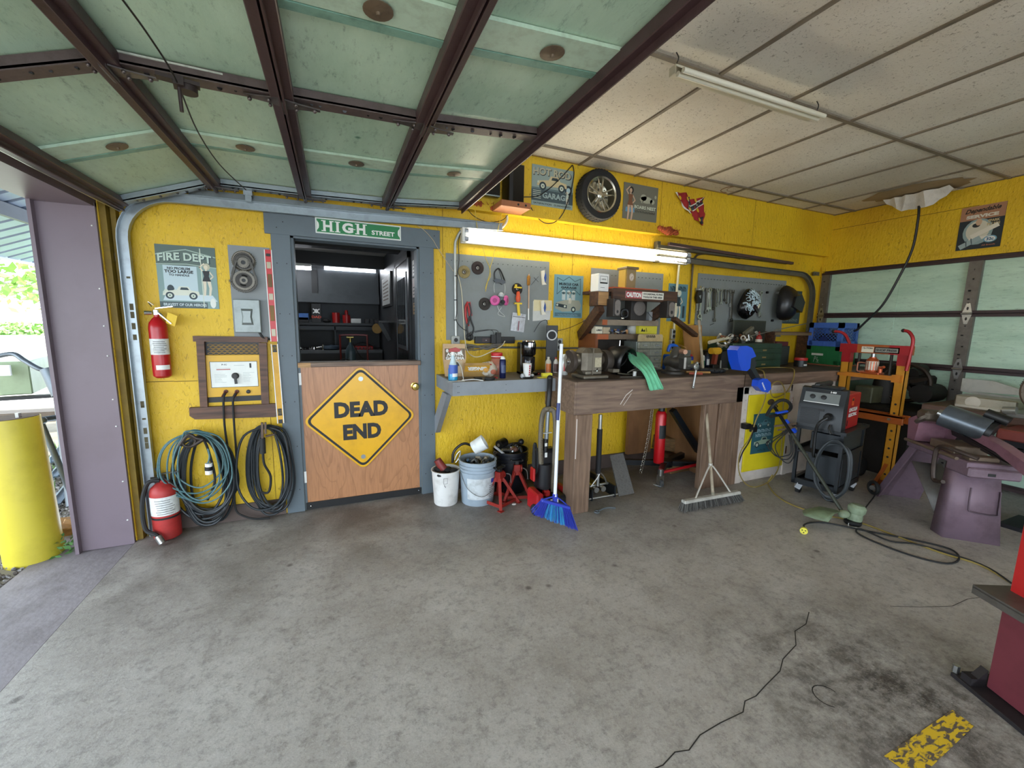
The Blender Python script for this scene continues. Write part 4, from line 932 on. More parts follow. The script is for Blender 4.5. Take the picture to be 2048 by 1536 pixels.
# ------------------------------------------------------------------ outside, left of the jamb
b=B(M('#7a7365',.9,var=.5,scale=3,bump=.4));b.bb((-60,-30,-.3),(-1.72,90,-.03));struct(b,'ground','gravel yard outside')
b=B(M('#5f8238',.9,var=.4,scale=8,bump=.5));b.bb((-60,7,-.03),(-1.8,80,-.01));b.m(M('#c9c7c0',.9));b.bb((-60,12,-.01),(-1.8,40,.0));struct(b,'ground_lawn','bright lawn and drive far outside')
q=random.Random(11);b=B(M('#77726f',.85,var=.4,scale=30))
grs=[M('#8a8684',.85,var=.2,scale=40),M('#5f5a58',.85,var=.2,scale=40),M('#a5a09b',.85,var=.2,scale=40),M('#6d655e',.85,var=.2,scale=40)]
for i in range(5200):
    x=-1.73-q.random()**1.4*1.9;y=q.uniform(-1.3,2.4);s_=q.uniform(.008,.02);b.m(grs[i%4])
    b.sph((x,y,-.025+q.uniform(0,.012)),(s_,s_*q.uniform(.6,1),s_*.6),5,3,(q.uniform(0,3),q.uniform(0,1),0))
o=b.build('gravel',None,0,(-2,0,-.03));tag(o,'loose grey crushed gravel outside the bay door','gravel',kind='stuff')
t=thing('bollard','leaning yellow steel bollard outside the bay opening','bollard',(-1.75,-.06,-.03))
tr=P(76,833,y=-.06);tc_=Vector((tr.x-.128,-.06,tr.z));
b=B(M('#cfbe3c',.4,var=.25,scale=4,bump=.03,dark=.7));b.cyl((-1.75,-.08,-.05),tc_,.128,seg=40);b.build('post',t)
b=B(M('#6e5b4a',.9,var=.4,scale=20));ax=(tc_-Vector((-1.75,-.08,-.05))).normalized();b.cyl(tc_,tc_+ax*.003,.122,seg=30);b.m(STEEL);c=tc_+ax*.003+Vector((.06,-.03,0));b.cyl(c,c+ax*.03,.014,seg=6);b.build('cap',t)
t=thing('pipe_stand','grey bent pipe stand leaning beside the jamb outside','pipe frame',(-1.95,.7,0))
PG=M('#6d757b',.4,.4,var=.2,scale=10)
b=B(PG);b.tube([P(83,848,y=.35),P(112,915,y=.35),P(147,998,y=.45)],.018,10);b.build('brace',t)
b=B(PG);b.cyl(P(80,840,y=.35),P(128,833,y=.5),.02);b.sph(P(84,841,y=.33),.026);b.build('cross_pipe',t)
b=B(PG);b.cyl(P(152,1010,y=.45),P(126,795,y=.75),.05,seg=18);b.cyl(P(124,790,y=.75),P(100,738,y=.8),.055,seg=18);b.build('column',t)
b=B(PG);b.tube([P(-20,716,y=.9),P(25,708,y=.9),P(50,722,y=.85),P(85,740,y=.8),P(120,738,y=.9)],.017,10);b.build('bent_rail',t)
for k,(a,c,hh)in enumerate((((108,1010),(160,945),.07),((104,955),(150,905),.06),((100,925),(160,850),.06))):
    b=B(M('#7c8d9c',.35,.5,var=.25,scale=8));p,q_=P(*a,z=.02),P(*c,z=.02);b.beam(p,q_,.07,.012);b.beam(p+Vector((0,.03,.03)),q_+Vector((0,.03,.03)),.006,hh);b.beam(p+Vector((.02,-.03,.03)),q_+Vector((.02,-.03,.03)),.006,hh)
    one(b,'steel_channel',('nearest of the blue-grey steel channels lying outside','middle blue-grey steel channel lying outside','farthest blue-grey steel channel lying outside')[k],'steel channel',p)
for k,(px,py)in enumerate(((128,1058),(158,1052))):
    b=B(RAWX);p=P(px,py,z=.02);b.box(p,(.1,.14,.1),(.3,.2,.5+k),.006);one(b,'wood_block',('squared timber offcut outside at the jamb foot','timber offcut leaning against the jamb foot')[k],'wood block',p)
t=thing('plant','small leafy weed at the jamb foot','weed',P(150,1105,z=-.03));b=B(M('#5c8a4c',.6,var=.3,scale=30));q=random.Random(5);c0=P(148,1106,z=-.02)
for i in range(60):
    c=c0+Vector((q.uniform(-.1,.02),q.uniform(-.05,.1),q.uniform(.0,.1)));u=Vector((q.uniform(-1,1),q.uniform(-1,1),q.uniform(-.3,.6)));v=Vector((q.uniform(-1,1),q.uniform(-1,1),q.uniform(-.3,.6)))
    if u.cross(v).length<.1:continue
    b.fr(frame(c,u,v));s_=q.uniform(.012,.024);b.flat([(0,0),(s_,s_*.6),(s_*2.2,0),(s_,-s_*.6)])
b.build('leaves',t)
b=B(M('#6f9a4a',.7,var=.3,scale=30));q=random.Random(9)
for i in range(420):
    x=q.uniform(-2.9,-1.9);y=q.uniform(1.2,3.6);h_=q.uniform(.04,.16);a=q.uniform(0,6.28);p=Vector((x,y,-.03));e=Vector((math.cos(a)*h_*.4,math.sin(a)*h_*.4,h_));w_=Vector((.006,.004,0));b.add([p-w_,p+w_,p+e],[(0,1,2)])
tag(b.build('grass',None,0,(-2.4,2.4,-.03)),'ragged grass tufts growing among the scrap outside','grass',kind='stuff')
t=thing('utility_trailer','pale green trailer box outside, far left','trailer',P(20,800,y=2.2))
g0,g1=P(-30,790,y=2.3),P(38,722,y=2.3)
b=B(M('#93a27f',.4,var=.2,scale=3));b.box(((g0.x+g1.x)/2,2.6,(g0.z+g1.z)/2),(abs(g1.x-g0.x),.8,abs(g1.z-g0.z)),(0,0,.25),.01);b.build('box_body',t)
b=B(BLACK);b.box(((g0.x+g1.x)/2,2.2,g0.z-.03),(1.,.1,.03),(0,0,.25));b.m(WHITE).box(P(4,741,y=2.12),(.12,.02,.1));b.build('latch',t)
b=B(M('#cfcfc8',.4,.2,var=.2));p=P(70,790,y=3.6);b.box(p,(1.6,.5,.02),(.5,.1,.2));b.box(p+Vector((.3,.4,.35)),(1.2,.5,.02),(.9,.3,.4));one(b,'sheet_metal','bright bent sheet metal lying behind the pipe stand','sheet metal',p)
b=B(M('#3a332c',.9,var=.3));b.box(P(70,835,y=4.6)+Vector((-.5,0,-.05)),(3.4,.3,.3));one(b,'timber_pile','dark low timber pile beyond the bright metal sheets','timber',P(70,835,y=4.6))
# awning outside
t=thing('awning','ribbed blue-grey metal awning roof outside the bay','awning',(-1.9,2,2.3))
b=B(M('#8e9cb4',.35,.4,var=.15,scale=3))
x0,x1,sl=-1.56,-3.6,.42
vs=[];n=0
ys=[];y=-6.
while y<7:ys+=[(y,0),(y+.16,0),(y+.175,.025),(y+.205,.025)];y+=.22
for yy,h_ in ys:vs+=[(x0,yy,2.98+h_),(x1,yy,2.98+h_-(x0-x1)*sl)]
b.add(vs,[(2*i,2*i+1,2*i+3,2*i+2)for i in range(len(ys)-1)]);o=b.build('roof_sheet',t,0)
m_=o.modifiers.new('thickness','SOLIDIFY');m_.thickness=.003
b=B(M('#4e5157',.5,.3));b.beam((-2.75,-6,2.42),(-2.75,7,2.42),.05,.12);b.m(M('#b9bfc6',.4));b.beam((-3.58,-6,2.14),(-3.58,7,2.14),.03,.06);b.build('purlin',t)
b=B(M('#c8cbd0',.4,.2));b.beam((-1.62,-6,2.5),(-1.62,7,2.5),.04,.45);b.build('fascia',t)
def tree(name,label,x,y,h,rr,seed,col,trunk=True,n=2600,low=.35):
    t=thing(name,label,'tree',(x,y,0));q=random.Random(seed)
    b=B(M('#8d8578',.9,var=.3,scale=8,bump=.4));b.tube([(x,y,0),(x+.1,y,h*.3),(x-.15,y,h*.6),(x,y,h*.85)],.24,9,taper=.05)
    for k in range(9):
        a=q.uniform(0,6.3);z=h*q.uniform(.3,.7);b.tube([(x,y,z),(x+math.cos(a)*rr*.5,y+math.sin(a)*rr*.5,z+h*.1),(x+math.cos(a)*rr*.9,y+math.sin(a)*rr*.9,z+h*.12)],.08,6,taper=.02)
    b.build('trunk',t)
    b=B(M(col,.6,var=.3,scale=1.5));cl=[(q.uniform(-1,1),q.uniform(-1,1),q.uniform(low,1))for i in range(26)]
    for i in range(n):
        cx,cy,cz=cl[i%26];k=math.sqrt(max(0,1-(cz-.6)**2*2));c=Vector((x+cx*rr*k+q.gauss(0,.16)*rr,y+cy*rr*k+q.gauss(0,.16)*rr,cz*h+q.gauss(0,.05)*h))
        u=Vector((q.gauss(0,1),q.gauss(0,1),q.gauss(0,1))).normalized();v=u.orthogonal();s_=q.uniform(.08,.17);b.fr(frame(c,u,v));b.flat([(-s_,0),(0,s_*.5),(s_,0),(0,-s_*.5)])
    b.build('foliage',t,0)
tp=P(100,640,y=13);tree('tree','pale barked tree with light green crown beyond the drive, nearest the jamb',tp.x,13,6.0,3.0,3,'#7fa04a')
tree('tree','bushy green tree at the left edge beyond the drive',tp.x-7.5,19,6.4,3.2,6,'#8aa84c')
b=B(M('#7fa356',.7,var=.3,scale=3));q=random.Random(2)
for i in range(2500):
    c=Vector((q.uniform(-45,-12),42+q.uniform(-1,1),q.uniform(0,.9)));u=Vector((q.gauss(0,1),q.gauss(0,1),q.gauss(0,1))).normalized();b.fr(frame(c,u,u.orthogonal()));b.flat([(-.2,0),(0,.12),(.2,0),(0,-.12)])
tag(b.build('hedge',None,0,(-28,42,0)),'low clipped green hedge far across the drive','hedge')
# ------------------------------------------------------------------ the big wall lamp
t=thing('tube_lamp','long glaring white twin tube lamp across the yellow back wall','tube lamp',(2.2,-.05,2.17))
l0,l1=P(924,474,y=-.06),P(1378,519,y=-.06);zc=2.165
b=B(WHITE);b.bb((l0.x,-.045,zc-.06),(l1.x,0,zc+.06),.004);b.bb((l0.x,-.075,zc-.055),(l0.x+.03,-.04,zc+.055));b.bb((l1.x-.03,-.075,zc-.055),(l1.x,-.04,zc+.055));b.build('housing',t)
TB=M('#fff7df',.4,var=0,emit=10.)
for s_ in(-1,1):
    b=B(TB);b.cyl((l0.x+.05,-.068,zc+s_*.030),(l1.x-.06,-.068,zc+s_*.030),.019,seg=12);b.build('lamp_tube',t)
    b=B(M('#aeb4bf',.4,.3));b.cyl((l0.x+.02,-.068,zc+s_*.030),(l0.x+.05,-.068,zc+s_*.030),.02,seg=12);b.cyl((l1.x-.06,-.068,zc+s_*.030),(l1.x+.0,-.068,zc+s_*.030),.02,seg=12);b.build('tube_cap',t)
# wires and conduit at its left end
t=thing('conduit','grey conduit running up from the outlet to the plank, left of the tube lamp','conduit',(.95,-.02,1.2))
b=B(M('#c2c4c0',.4,.4,var=.1));b.tube([P(912,672,y=-.02),P(911,600,y=-.02),P(910,500,y=-.02),P(913,478,y=-.02),P(925,460,y=-.02),P(950,457,y=-.02),P(985,463,y=-.02),P(1004,455,y=-.02),P(1014,440,y=-.02),P(1012,420,y=-.03)],.011,10);b.build('pipe',t)
for py in(552,600,640):
    b=B(BLACK);c=P(911,py,y=-.02);b.cyl(c+Vector((0,0,-.004)),c+Vector((0,0,.004)),.013,seg=10);b.build('strap',t)
def wire(name,label,pts,r=.003,col=BLACKR,cat='wire',seg=5,n=5):
    pts=[p if isinstance(p,Vector)else P(p[0],p[1],y=p[2])for p in pts];b=B(col);b.tube(pts,r,seg,n);return one(b,name,label,cat,pts[0])
YW=M('#cfb64e',.6,var=.1);PW=M('#d3c9ae',.6,var=.1)
wire('wire','black wire running down beside the grey conduit',[(925,462,-.03),(917,480,-.035),(918,520,-.035),(914,560,-.035),(914,620,-.035),(912,640,-.035),(924,656,-.04),(935,662,-.04)])
wire('wire','pale wire dangling from the mud nest to the left end of the tube lamp',[(943,398,-.03),(950,420,-.06),(953,445,-.06),(956,462,-.06)],.003,YW)
wire('wire','yellow cord hanging from the speaker plank to the tube lamp',[(1006,400,-.08),(1002,430,-.08),(998,450,-.08),(995,466,-.08)],.003,YW)
wire('wire','black wire sagging between the plank and the steel end',[(930,408,-.04),(945,430,-.06),(975,444,-.06),(1005,440,-.06),(1018,425,-.05),(1020,415,-.05)])
wire('wire','black speaker wire sagging below the hot rod sign from the ceiling',[(1146,331,-.085),(1148,350,-.09),(1140,390,-.09),(1127,425,-.09),(1110,444,-.06),(1090,446,-.05),(1072,432,-.06),(1062,415,-.08)],.004)
wire('wire','black wire stretched across the hot rod sign to the ceiling corner',[(1048,394,-.12),(1075,392,-.09),(1098,378,-.09),(1125,352,-.09),(1145,330,-.085)],.004)
wire('twine','yellow twine loop hanging below the tube lamp in front of the grey board',[(965,492,-.05),(972,518,-.02),(979,534,-.012),(980,545,-.014),(976,560,-.014),(971,583,-.014)],.0028,YW,'twine')
wire('twine','second yellow twine end hanging below the tube lamp',[(990,495,-.05),(985,520,-.02),(980,537,-.016),(981,552,-.018),(974,566,-.02),(971,578,-.02)],.0028,YW,'twine')
# ------------------------------------------------------------------ things up on the boxed beam
YB=-.075
def hot(b,W,H):
    b.m(c_('#8ea09b')).rect(0,0,W,H,.0001);b.m(c_('#5e7377')).rect(0,H*.16,W,H*.45,.0002);b.m(c_('#3d4f55')).rect(0,H*.12,W,H*.4,.0003)
    b.m(INK).text('HOT ROD',W*.49,H*.83,W*.92,H*.19,.0005,.05,H*.02);b.m(c_('#b5b196')).text('HOT ROD',W*.48,H*.84,W*.9,H*.175,.0009,.03,H*.02)
    car(b,W*.48,H*.5,W*.72,c_('#c9b98f'),NAVY);b.m(INK)
    for k in range(5):b.flat([(W*(.34+.09*k),H*.6),(W*(.42+.09*k),H*.63),(W*(.36+.09*k),H*.655)],.0006)
    b.ell(W*.26,H*.5,W*.08,H*.1,.0009);b.m(CREAM).ell(W*.26,H*.5,W*.035,H*.045,.0011);b.m(NAVY).ell(W*.88,H*.48,W*.09,H*.13,.0009);b.m(LBL).ell(W*.88,H*.48,W*.05,H*.07,.0011)
    b.m(INK).text('GARAGE',W*.58,H*.27,W*.66,H*.16,.0006,.06);b.m(c_('#93a8a8')).text('GARAGE',W*.575,H*.275,W*.64,H*.15,.001,.04);b.m(CREAM)
    for i in range(5):b.rect(W*.03,H*(.18+.045*i),W*.22,H*(.195+.045*i),.0006)
    b.m(INK).text('SATISFACTION   GUARANTEED',W*.5,H*.06,W*.9,H*.045,.0006,.02)
    woman(b,W*.86,H*.12,H*.34,SKIN,CREAM,CREAM)
q0,q1=P(1062,409,y=YB),P(1147,345,y=YB)
sign('poster_sign','HOT ROD GARAGE metal sign on the yellow beam, crossed by wires',q0.x,q0.z,q0.x+.405,q0.z+.325,'#8b9a95',hot,YB)
def boar(b,W,H):
    b.m(c_('#6c6d62')).rect(0,0,W,H,.0001);woman(b,W*.2,-H*.05,H*.98,c_('#c9ab93'),c_('#7a5138'),c_('#1e1713'));b.m(c_('#5f93b5')).flat([(W*.07,H*.2),(W*.33,H*.2),(W*.33,H*.33),(W*.08,H*.33)],.0012)
    b.m(c_('#a3a695')).ell(W*.66,H*.6,W*.19,H*.10,.0005).ell(W*.58,H*.66,W*.09,H*.09,.0005).ell(W*.84,H*.57,W*.07,H*.07,.0005);b.flat([(W*.5,H*.5),(W*.55,H*.5),(W*.6,H*.6)],.0005);b.flat([(W*.78,H*.5),(W*.83,H*.5),(W*.8,H*.6)],.0005);b.ell(W*.93,H*.72,W*.03,H*.05,.0005)
    b.m(INK).text("BOARS NEST",W*.64,H*.36,W*.66,H*.11,.0006,.06);b.m(CREAM).text("BOARS NEST",W*.64,H*.37,W*.64,H*.10,.001,.04);b.m(INK);scrib(b,W*.64,H*.24,W*.62,H*.05,.0008,14)
q0,q1=P(1244,436,y=YB),P(1316,380,y=YB)
sign('poster_sign',"BOARS NEST metal sign to the right of the mounted wheel",q0.x,q0.z,q1.x,q0.z+.32,'#6f7068',boar,YB)
# wheel
wc=P(1201,390,y=-.16);t=thing('car_wheel','tyre on a silver alloy rim mounted high on the yellow beam','wheel',(wc.x,-.08,wc.z))
b=B(M('#1a1a1b',.75,var=.2,scale=20));RR=.215
b.lathe([(.150,-.01),(.165,.0),(.205,.0),(RR,.02),(RR,.085),(.205,.103),(.172,.108),(.150,.10)],(wc.x,-.08,wc.z),(0,-1,0),44,cap=False)
for k in range(44):
    a=2*PI*k/44;b.box((wc.x+RR*math.cos(a),-.08-.05,wc.z+RR*math.sin(a)),(.006,.07,.014),(0,-a,0))
b.build('tyre',t)
b=B(M('#b6b3a6',.22,.95,var=.15,scale=14));b.lathe([(.154,.0),(.154,.104),(.150,.108),(.138,.10),(.130,.05),(.125,.02),(.0,.012)],(wc.x,-.08,wc.z),(0,-1,0),44,cap=False)
b.fr(frame((wc.x,-.08,wc.z),(1,0,0),(0,0,1)))
for k in range(5):
    a=PI/2+2*PI*k/5
    for da in(-.2,.2):
        p0=Vector((.03*math.cos(a+da*1.6),.03*math.sin(a+da*1.6),.075));p1=Vector((.14*math.cos(a+da*.9),.14*math.sin(a+da*.9),.068));b.beam(p0,p1,.014,.02,(0,0,1),.003)
    b.beam((.02*math.cos(a),.02*math.sin(a),.07),(.07*math.cos(a),.07*math.sin(a),.06),.04,.02,(0,0,1))
b.lathe([(.034,.05),(.034,.085),(.02,.092),(0,.094)],seg=20);b.m(BLACK)
for k in range(5):b.lathe([(.006,.09),(.005,.096)],(.05*math.cos(k*1.257+.9),.05*math.sin(k*1.257+.9),0),seg=8)
b.build('rim',t)
# crumpled flag
F=frame(P(1347,388,y=YB-.01),(1,0,0),(0,0,1))
t0=P(1347,388,y=YB);b=B(M('#9a1f22',.8,var=.2,scale=8,bump=.2))
def fz(u,v):return .012+.014*math.sin(u*60+v*25)+.008*math.sin(v*70)
def cloth(b,quad,n=10,off=0.):
    a,c,d,e=[Vector(x)for x in quad];vs=[]
    for i in range(n+1):
        for j in range(n+1):
            u,v=i/n,j/n;p=(a*(1-u)+c*u)*(1-v)+(e*(1-u)+d*u)*v;vs.append((p.x,p.y,fz(p.x,p.y)+off))
    b.add(vs,[(i*(n+1)+j,(i+1)*(n+1)+j,(i+1)*(n+1)+j+1,i*(n+1)+j+1)for i in range(n)for j in range(n)])
px2=lambda x,y:(lambda p:(p.x-t0.x,p.z-t0.z))(P(x,y,y=YB))
b.fr(frame((t0.x,YB-.002,t0.z),(1,0,0),(0,0,1)))
cloth(b,(px2(1348,386),px2(1372,387),px2(1384,425),px2(1377,428)));cloth(b,(px2(1372,387),px2(1378,396),px2(1402,448),px2(1384,432)));cloth(b,(px2(1376,400),px2(1407,395),px2(1404,452),px2(1388,440)))
b.m(c_('#20222b'));cloth(b,(px2(1372,396),px2(1378,394),px2(1381,424),px2(1375,424)),8,.003);cloth(b,(px2(1380,414),px2(1406,397),px2(1407,404),px2(1383,422)),8,.003);cloth(b,(px2(1394,438),px2(1403,434),px2(1404,448),px2(1400,449)),8,.003)
b.m(c_('#d9d4c8'));cloth(b,(px2(1347,386),px2(1349,386),px2(1377,428),px2(1375,429)),8,.004);cloth(b,(px2(1371,396),px2(1372,396),px2(1375,424),px2(1374,424)),8,.005);cloth(b,(px2(1379,412),px2(1406,395),px2(1406,396.5),px2(1380,414)),8,.005);cloth(b,(px2(1383,422),px2(1407,404),px2(1407,405.5),px2(1384,423.5)),8,.005)
for sx,sy in((1376,402),(1378,412),(1379,420),(1388,412),(1396,405),(1399,440)):
    x,y=px2(sx,sy);k=10;z=fz(x,y)+.007;b.flat([((.011 if i%2==0 else .0045)*math.cos(PI/2+i*PI/5)+x,(.011 if i%2==0 else .0045)*math.sin(PI/2+i*PI/5)+y)for i in range(10)],z)
tag(one(b,'flag','small crumpled red flag with starred dark bands pinned on the yellow beam','flag',(t0.x,YB,t0.z)))
# plank with speaker and monitor
t=thing('shelf_plank','short reddish pine plank shelf holding the black tower speaker','shelf',P(1030,400,y=-.15))
p0,p1=P(1003,408,y=-.30),P(1064,401,y=-.30);zz=2.50
pk0=P(1003,402,y=-.28);pk1=P(1062,407,y=-.28)
b=B(M('#a3653f',.6,var=.3,scale=8));b.bb((pk0.x,-.28,pk0.z-.03),(pk1.x+.0,YB,pk0.z+.015),.003);b.m(BLACK).ell
for x in(.36,.1):b.cyl((pk1.x-x*.25-.02,-.2815,pk0.z-.008),(pk1.x-x*.25-.02,-.28,pk0.z-.008),.009,seg=10)
b.build('board',t);SZ=pk0.z+.0155
a0,a1=P(1018,390,y=-.24),P(1049,345,y=-.24)
t=thing('speaker','black tower speaker on the small plank next to the hot rod sign','speaker',((a0.x+a1.x)/2,-.17,SZ))
b=B(BLACK);b.bb((a0.x,-.24,SZ),(a1.x,-.09,SZ+.29),.003);b.build('cabinet',t);b=B(M('#0c0c0d',.15,var=0));b.bb((a0.x+.035,-.242,SZ+.01),(a1.x-.006,-.24,SZ+.28));b.build('grille',t)
b=B(M('#0e0f12',.15,var=0));m0,m1=P(945,386,y=-.17),P(1001,345,y=-.17);b.bb((m0.x,-.17,m0.z),(m1.x,-.12,m0.z+.28),.003);b.m(GREYART).bb((m0.x,-.171,m0.z),(m1.x,-.17,m0.z+.01));b.m(BLACK).bb((m0.x+.1,-.12,m0.z+.1),(m1.x-.1,YB,m0.z+.2));one(b,'monitor','black flat screen on the beam half hidden by the open door','screen',((m0.x+m1.x)/2,-.14,m0.z))

# ------------------------------------------------------------------ grey tool boards
def board(label,px,z1=None):
    b=B(M('#7f8483',.55,var=.2,scale=6,dark=.8,bump=.03));a,c=P(px[0],px[3],y=0),P(px[2],px[1],y=0);b.bb((a.x,-.008,a.z),(c.x,-.0005,c.z));b.m(BLACK)
    n=int((c.x-a.x)/.045)
    for i in range(1,n):b.cyl((a.x+i*(c.x-a.x)/n,-.022,c.z-.055),(a.x+i*(c.x-a.x)/n,-.008,c.z-.055),.0022,seg=5)
    one(b,'tool_board',label,'board',(a.x,0,a.z));return a,c
b1a,b1c=board('grey tool board with respirator and grinding discs, left of the car poster',(892,524,1098,680))
b2a,b2c=board('grey board behind the dark wall shelf unit',(1175,548,1326,700))
b3a,b3c=board('large grey board holding the rows of wrenches and welding masks',(1386,562,1572,672))
def disc(label,px,py,r,col,cen='#b9b5ac',mat=None):
    t=thing('grinding_disc',label,'grinding disc',P(px,py,y=-.01),'grinding discs on the grey board');c=P(px,py,y=-.01);c.y=-.009
    b=B(col);b.lathe([(r*.95,0),(r,.003),(r,.007),(r*.95,.010),(r*.5,.010),(r*.38,.003)],c,(0,-1,0),32);aw=b.build('abrasive_wheel',t)
    b=B(M(cen,.3,.8,var=.1));b.lathe([(r*.2,.0),(r*.22,.008),(r*.13,.010),(r*.1,.0)],c,(0,-1,0),16);b.m(BLACK).lathe([(r*.3,0),(r*.3,.006),(r*.2,.007)],c,(0,-1,0),18);b.build('arbor',aw)
disc('worn brass-coloured grinding disc at the upper left of the grey board',928,544,.052,M('#8c7c50',.7,var=.4,scale=40))
disc('clean dark grinding disc at the top edge of the grey board',955,536,.054,M('#2c211f',.75,var=.2,scale=40))
disc('dark grey grinding disc touching the pink respirator',969,608,.053,M('#38332f',.8,var=.2,scale=40))
disc('dark grinding disc behind the orange handled tool',1034,578,.050,M('#231f1d',.8,var=.2,scale=40))
# goggles
t=thing('safety_goggles','black strapped grey safety goggles hanging on the grey board','goggles',P(998,552,y=-.02))
b=B(BLACK);b.tube(pxp([(990,562),(989,545),(997,537),(1003,545),(1010,563)],-.02),.006,6);b.tube(pxp([(997,538),(1002,552),(1005,566)],-.02),.003,5);b.build('strap',t)
b=B(M('#555b61',.25,var=0));c=P(999,563,y=-.035);b.fr(frame(c,(1,0,-.15),(0,0,1)));b.prism([(-.055,.0),(-.04,.018),(.04,.018),(.055,.0),(.03,-.02),(.008,-.012),(-.008,-.012),(-.03,-.02)],-.02,.01);b.build('lens',t)
# respirator
t=thing('respirator','grey half mask respirator with two pink filters on the grey board','respirator',P(1000,600,y=-.04))
b=B(M('#5a6064',.45,var=.1));c=P(1002,600,y=-.06);b.sph(c,(.036,.04,.05),16,10);b.m(M('#aeb3b5',.4)).sph(c+Vector((0,.0,.03)),(.028,.035,.035),12,8,(.3,0,0));b.m(BLACK).cyl(c+Vector((0,-.05,-.02)),c+Vector((0,-.02,-.015)),.018,seg=12);b.build('facepiece',t)
for px,ax in((990,(-.5,-1,0)),(1012,(.8,-.6,0))):
    b=B(M('#d55b9c',.6,var=.12,scale=30));c=P(px,601,y=-.075);b.lathe([(.0,-.012),(.036,-.012),(.042,-.006),(.042,.008),(.036,.014),(0,.014)],c,ax,26);b.m(M('#a83f76',.6)).lathe([(.02,.0145),(.012,.0148)],c,ax,16);b.build('filter',t)
b=B(M('#c9ccc9',.5));b.tube(pxp([(989,585),(988,572),(992,560)],-.03),.002,5);b.tube(pxp([(1009,590),(1010,575),(1008,565)],-.03),.002,5);b.tube(pxp([(995,612),(999,622),(1010,633),(996,628),(1003,615)],-.03),.0025,5);b.build('head_strap',t)
# red harness tool
t=thing('strap_clamp','red and black ratchet strap hanging at the left of the grey board','strap',P(938,630,y=-.03))
b=B(RED);b.tube(pxp([(936,604),(932,612),(931,625),(933,640),(937,652)],-.025),.010,8);b.beam(P(937,604,y=-.03),P(941,632,y=-.03),.03,.01,(0,-1,0));b.build('red_strap',t)
b=B(BLACK);b.tube(pxp([(938,606),(942,625),(938,640),(934,655),(936,668),(941,674),(946,664),(947,655),(942,640),(941,628)],-.035),.007,6);b.torus(P(939,674,y=-.035),.024,.01,(0,1,0),18);b.build('black_strap',t)
# orange/yellow tool
t=thing('scraper_tool','orange and yellow handled gun-like tool on the grey board','tool',P(1035,600,y=-.05))
ORG=M('#e0582e',.45,var=.05);YL=M('#e6c32a',.45,var=.05);c=P(1036,575,y=-.045)
b=B(YL);b.box(c,(.07,.012,.012));b.box(c+Vector((-.02,0,.01)),(.016,.014,.03));b.build('hook_guard',t)
b=B(YL);b.box(P(1036,607,y=-.045),(.07,.02,.014));b.beam(P(1036,607,y=-.045),P(1038,631,y=-.045),.022,.014,(0,-1,0));b.build('frame',t)
b=B(ORG);b.lathe([(.014,0),(.019,.015),(.022,.035),(.017,.055),(.016,.075),(.012,.09)],P(1036,604,y=-.045),(0,0,1),14);b.build('handle',t)
# bag under it
t=thing('plastic_bag','clear zip bag with white contents pinned under the orange tool','plastic bag',P(1032,645,y=-.02))
CLR=M('#c9cbd0',.2,var=.3,scale=30,bump=.6,dark=.7)
b=B(CLR);b.fr(frame(P(1020,661,y=-.01),(1,0,-.12),(.05,0,1)));q=random.Random(3);n=8
vs=[(i/n*.13,j/n*.16,.008+q.uniform(0,.018)*(math.sin(PI*i/n)+.2))for i in range(n+1)for j in range(n+1)];b.add(vs,[(i*(n+1)+j,(i+1)*(n+1)+j,(i+1)*(n+1)+j+1,i*(n+1)+j+1)for i in range(n)for j in range(n)]);b.m(c_('#7c2a36')).line([(.065,.01),(.062,.09)],.008,.03);b.m(BLACK).line([(.0,.125),(.12,.128)],.004,.026);b.build('bag',t)
# paint stick
t=thing('paint_roller_pole','slim wooden stick with a shaggy ochre top on the grey board','brush',P(1058,600,y=-.02))
b=B(M('#c9a98c',.6));b.cyl(P(1057,640,y=-.02),P(1058,548,y=-.02),.006);b.m(WHITE).cyl(P(1057,640,y=-.02),P(1057,617,y=-.02),.0065);b.build('stick',t)
b=B(M('#b47a2a',.8,var=.5,scale=60,bump=.8));b.lathe([(.008,0),(.015,.01),(.014,.05),(.016,.07),(.010,.085)],P(1057,571,y=-.02),(0,0,1),12);b.build('bristles',t)
for k,(px,py,lb)in enumerate(((1088,556,'white and blue oval tape dispenser at the top right of the grey board'),(1086,616,'white and blue oval tape dispenser in front of the pinned papers'))):
    t=thing('tape_dispenser',lb,'dispenser',P(px,py,y=-.03));c=P(px,py,y=-.03);dy=-.012 if k else 0
    b=B(M('#e3ddcb',.4,var=.1));b.fr(frame((c.x,-.018+dy,c.z),(1,0,0),(0,0,1)));b.prism([(-.028,.06),(.0,.068),(.004,.04),(-.004,.0),(.006,-.04),(.026,-.055),(-.015,-.062),(-.02,-.02)],0,.02);b.build('holder',t)
    b=B(M('#2c4f97',.4));b.fr(frame((c.x,-.018+dy,c.z),(1,0,0),(0,0,1)));b.prism([(.006,.055),(.018,.03),(.022,0),(.014,-.035),(.004,-.03),(.0,0),(.006,.03)],0,.018);b.build('tape_core',t)
b=B(M('#d7cba2',.7,var=.1));a,c=P(1067,622,y=-.012),P(1109,600,y=-.012);b.fr(frame((a.x,-.012,a.z),(1,0,0),(0,0,1)));b.prism([(0,.0),(.19,.01),(.185,.10),(.0,.10)],0,.001);b.m(M('#c9c9c4',.7)).prism([(-.005,-.09),(.17,-.075),(.18,.04),(-.005,.09)],-.003,-.002);one(b,'papers','yellowed envelope and papers pinned at the right edge of the grey board','papers',(a.x,-.01,a.z))
b=B(BLACK);b.cyl(P(1068,555,y=-.01),P(1077,564,y=-.01),.0015,seg=5);b.cyl(P(1077,553,y=-.01),P(1062,570,y=-.01),.0015,seg=5);one(b,'wire','crossed thin wires by the ochre brush','wire',P(1070,560,y=-.01))
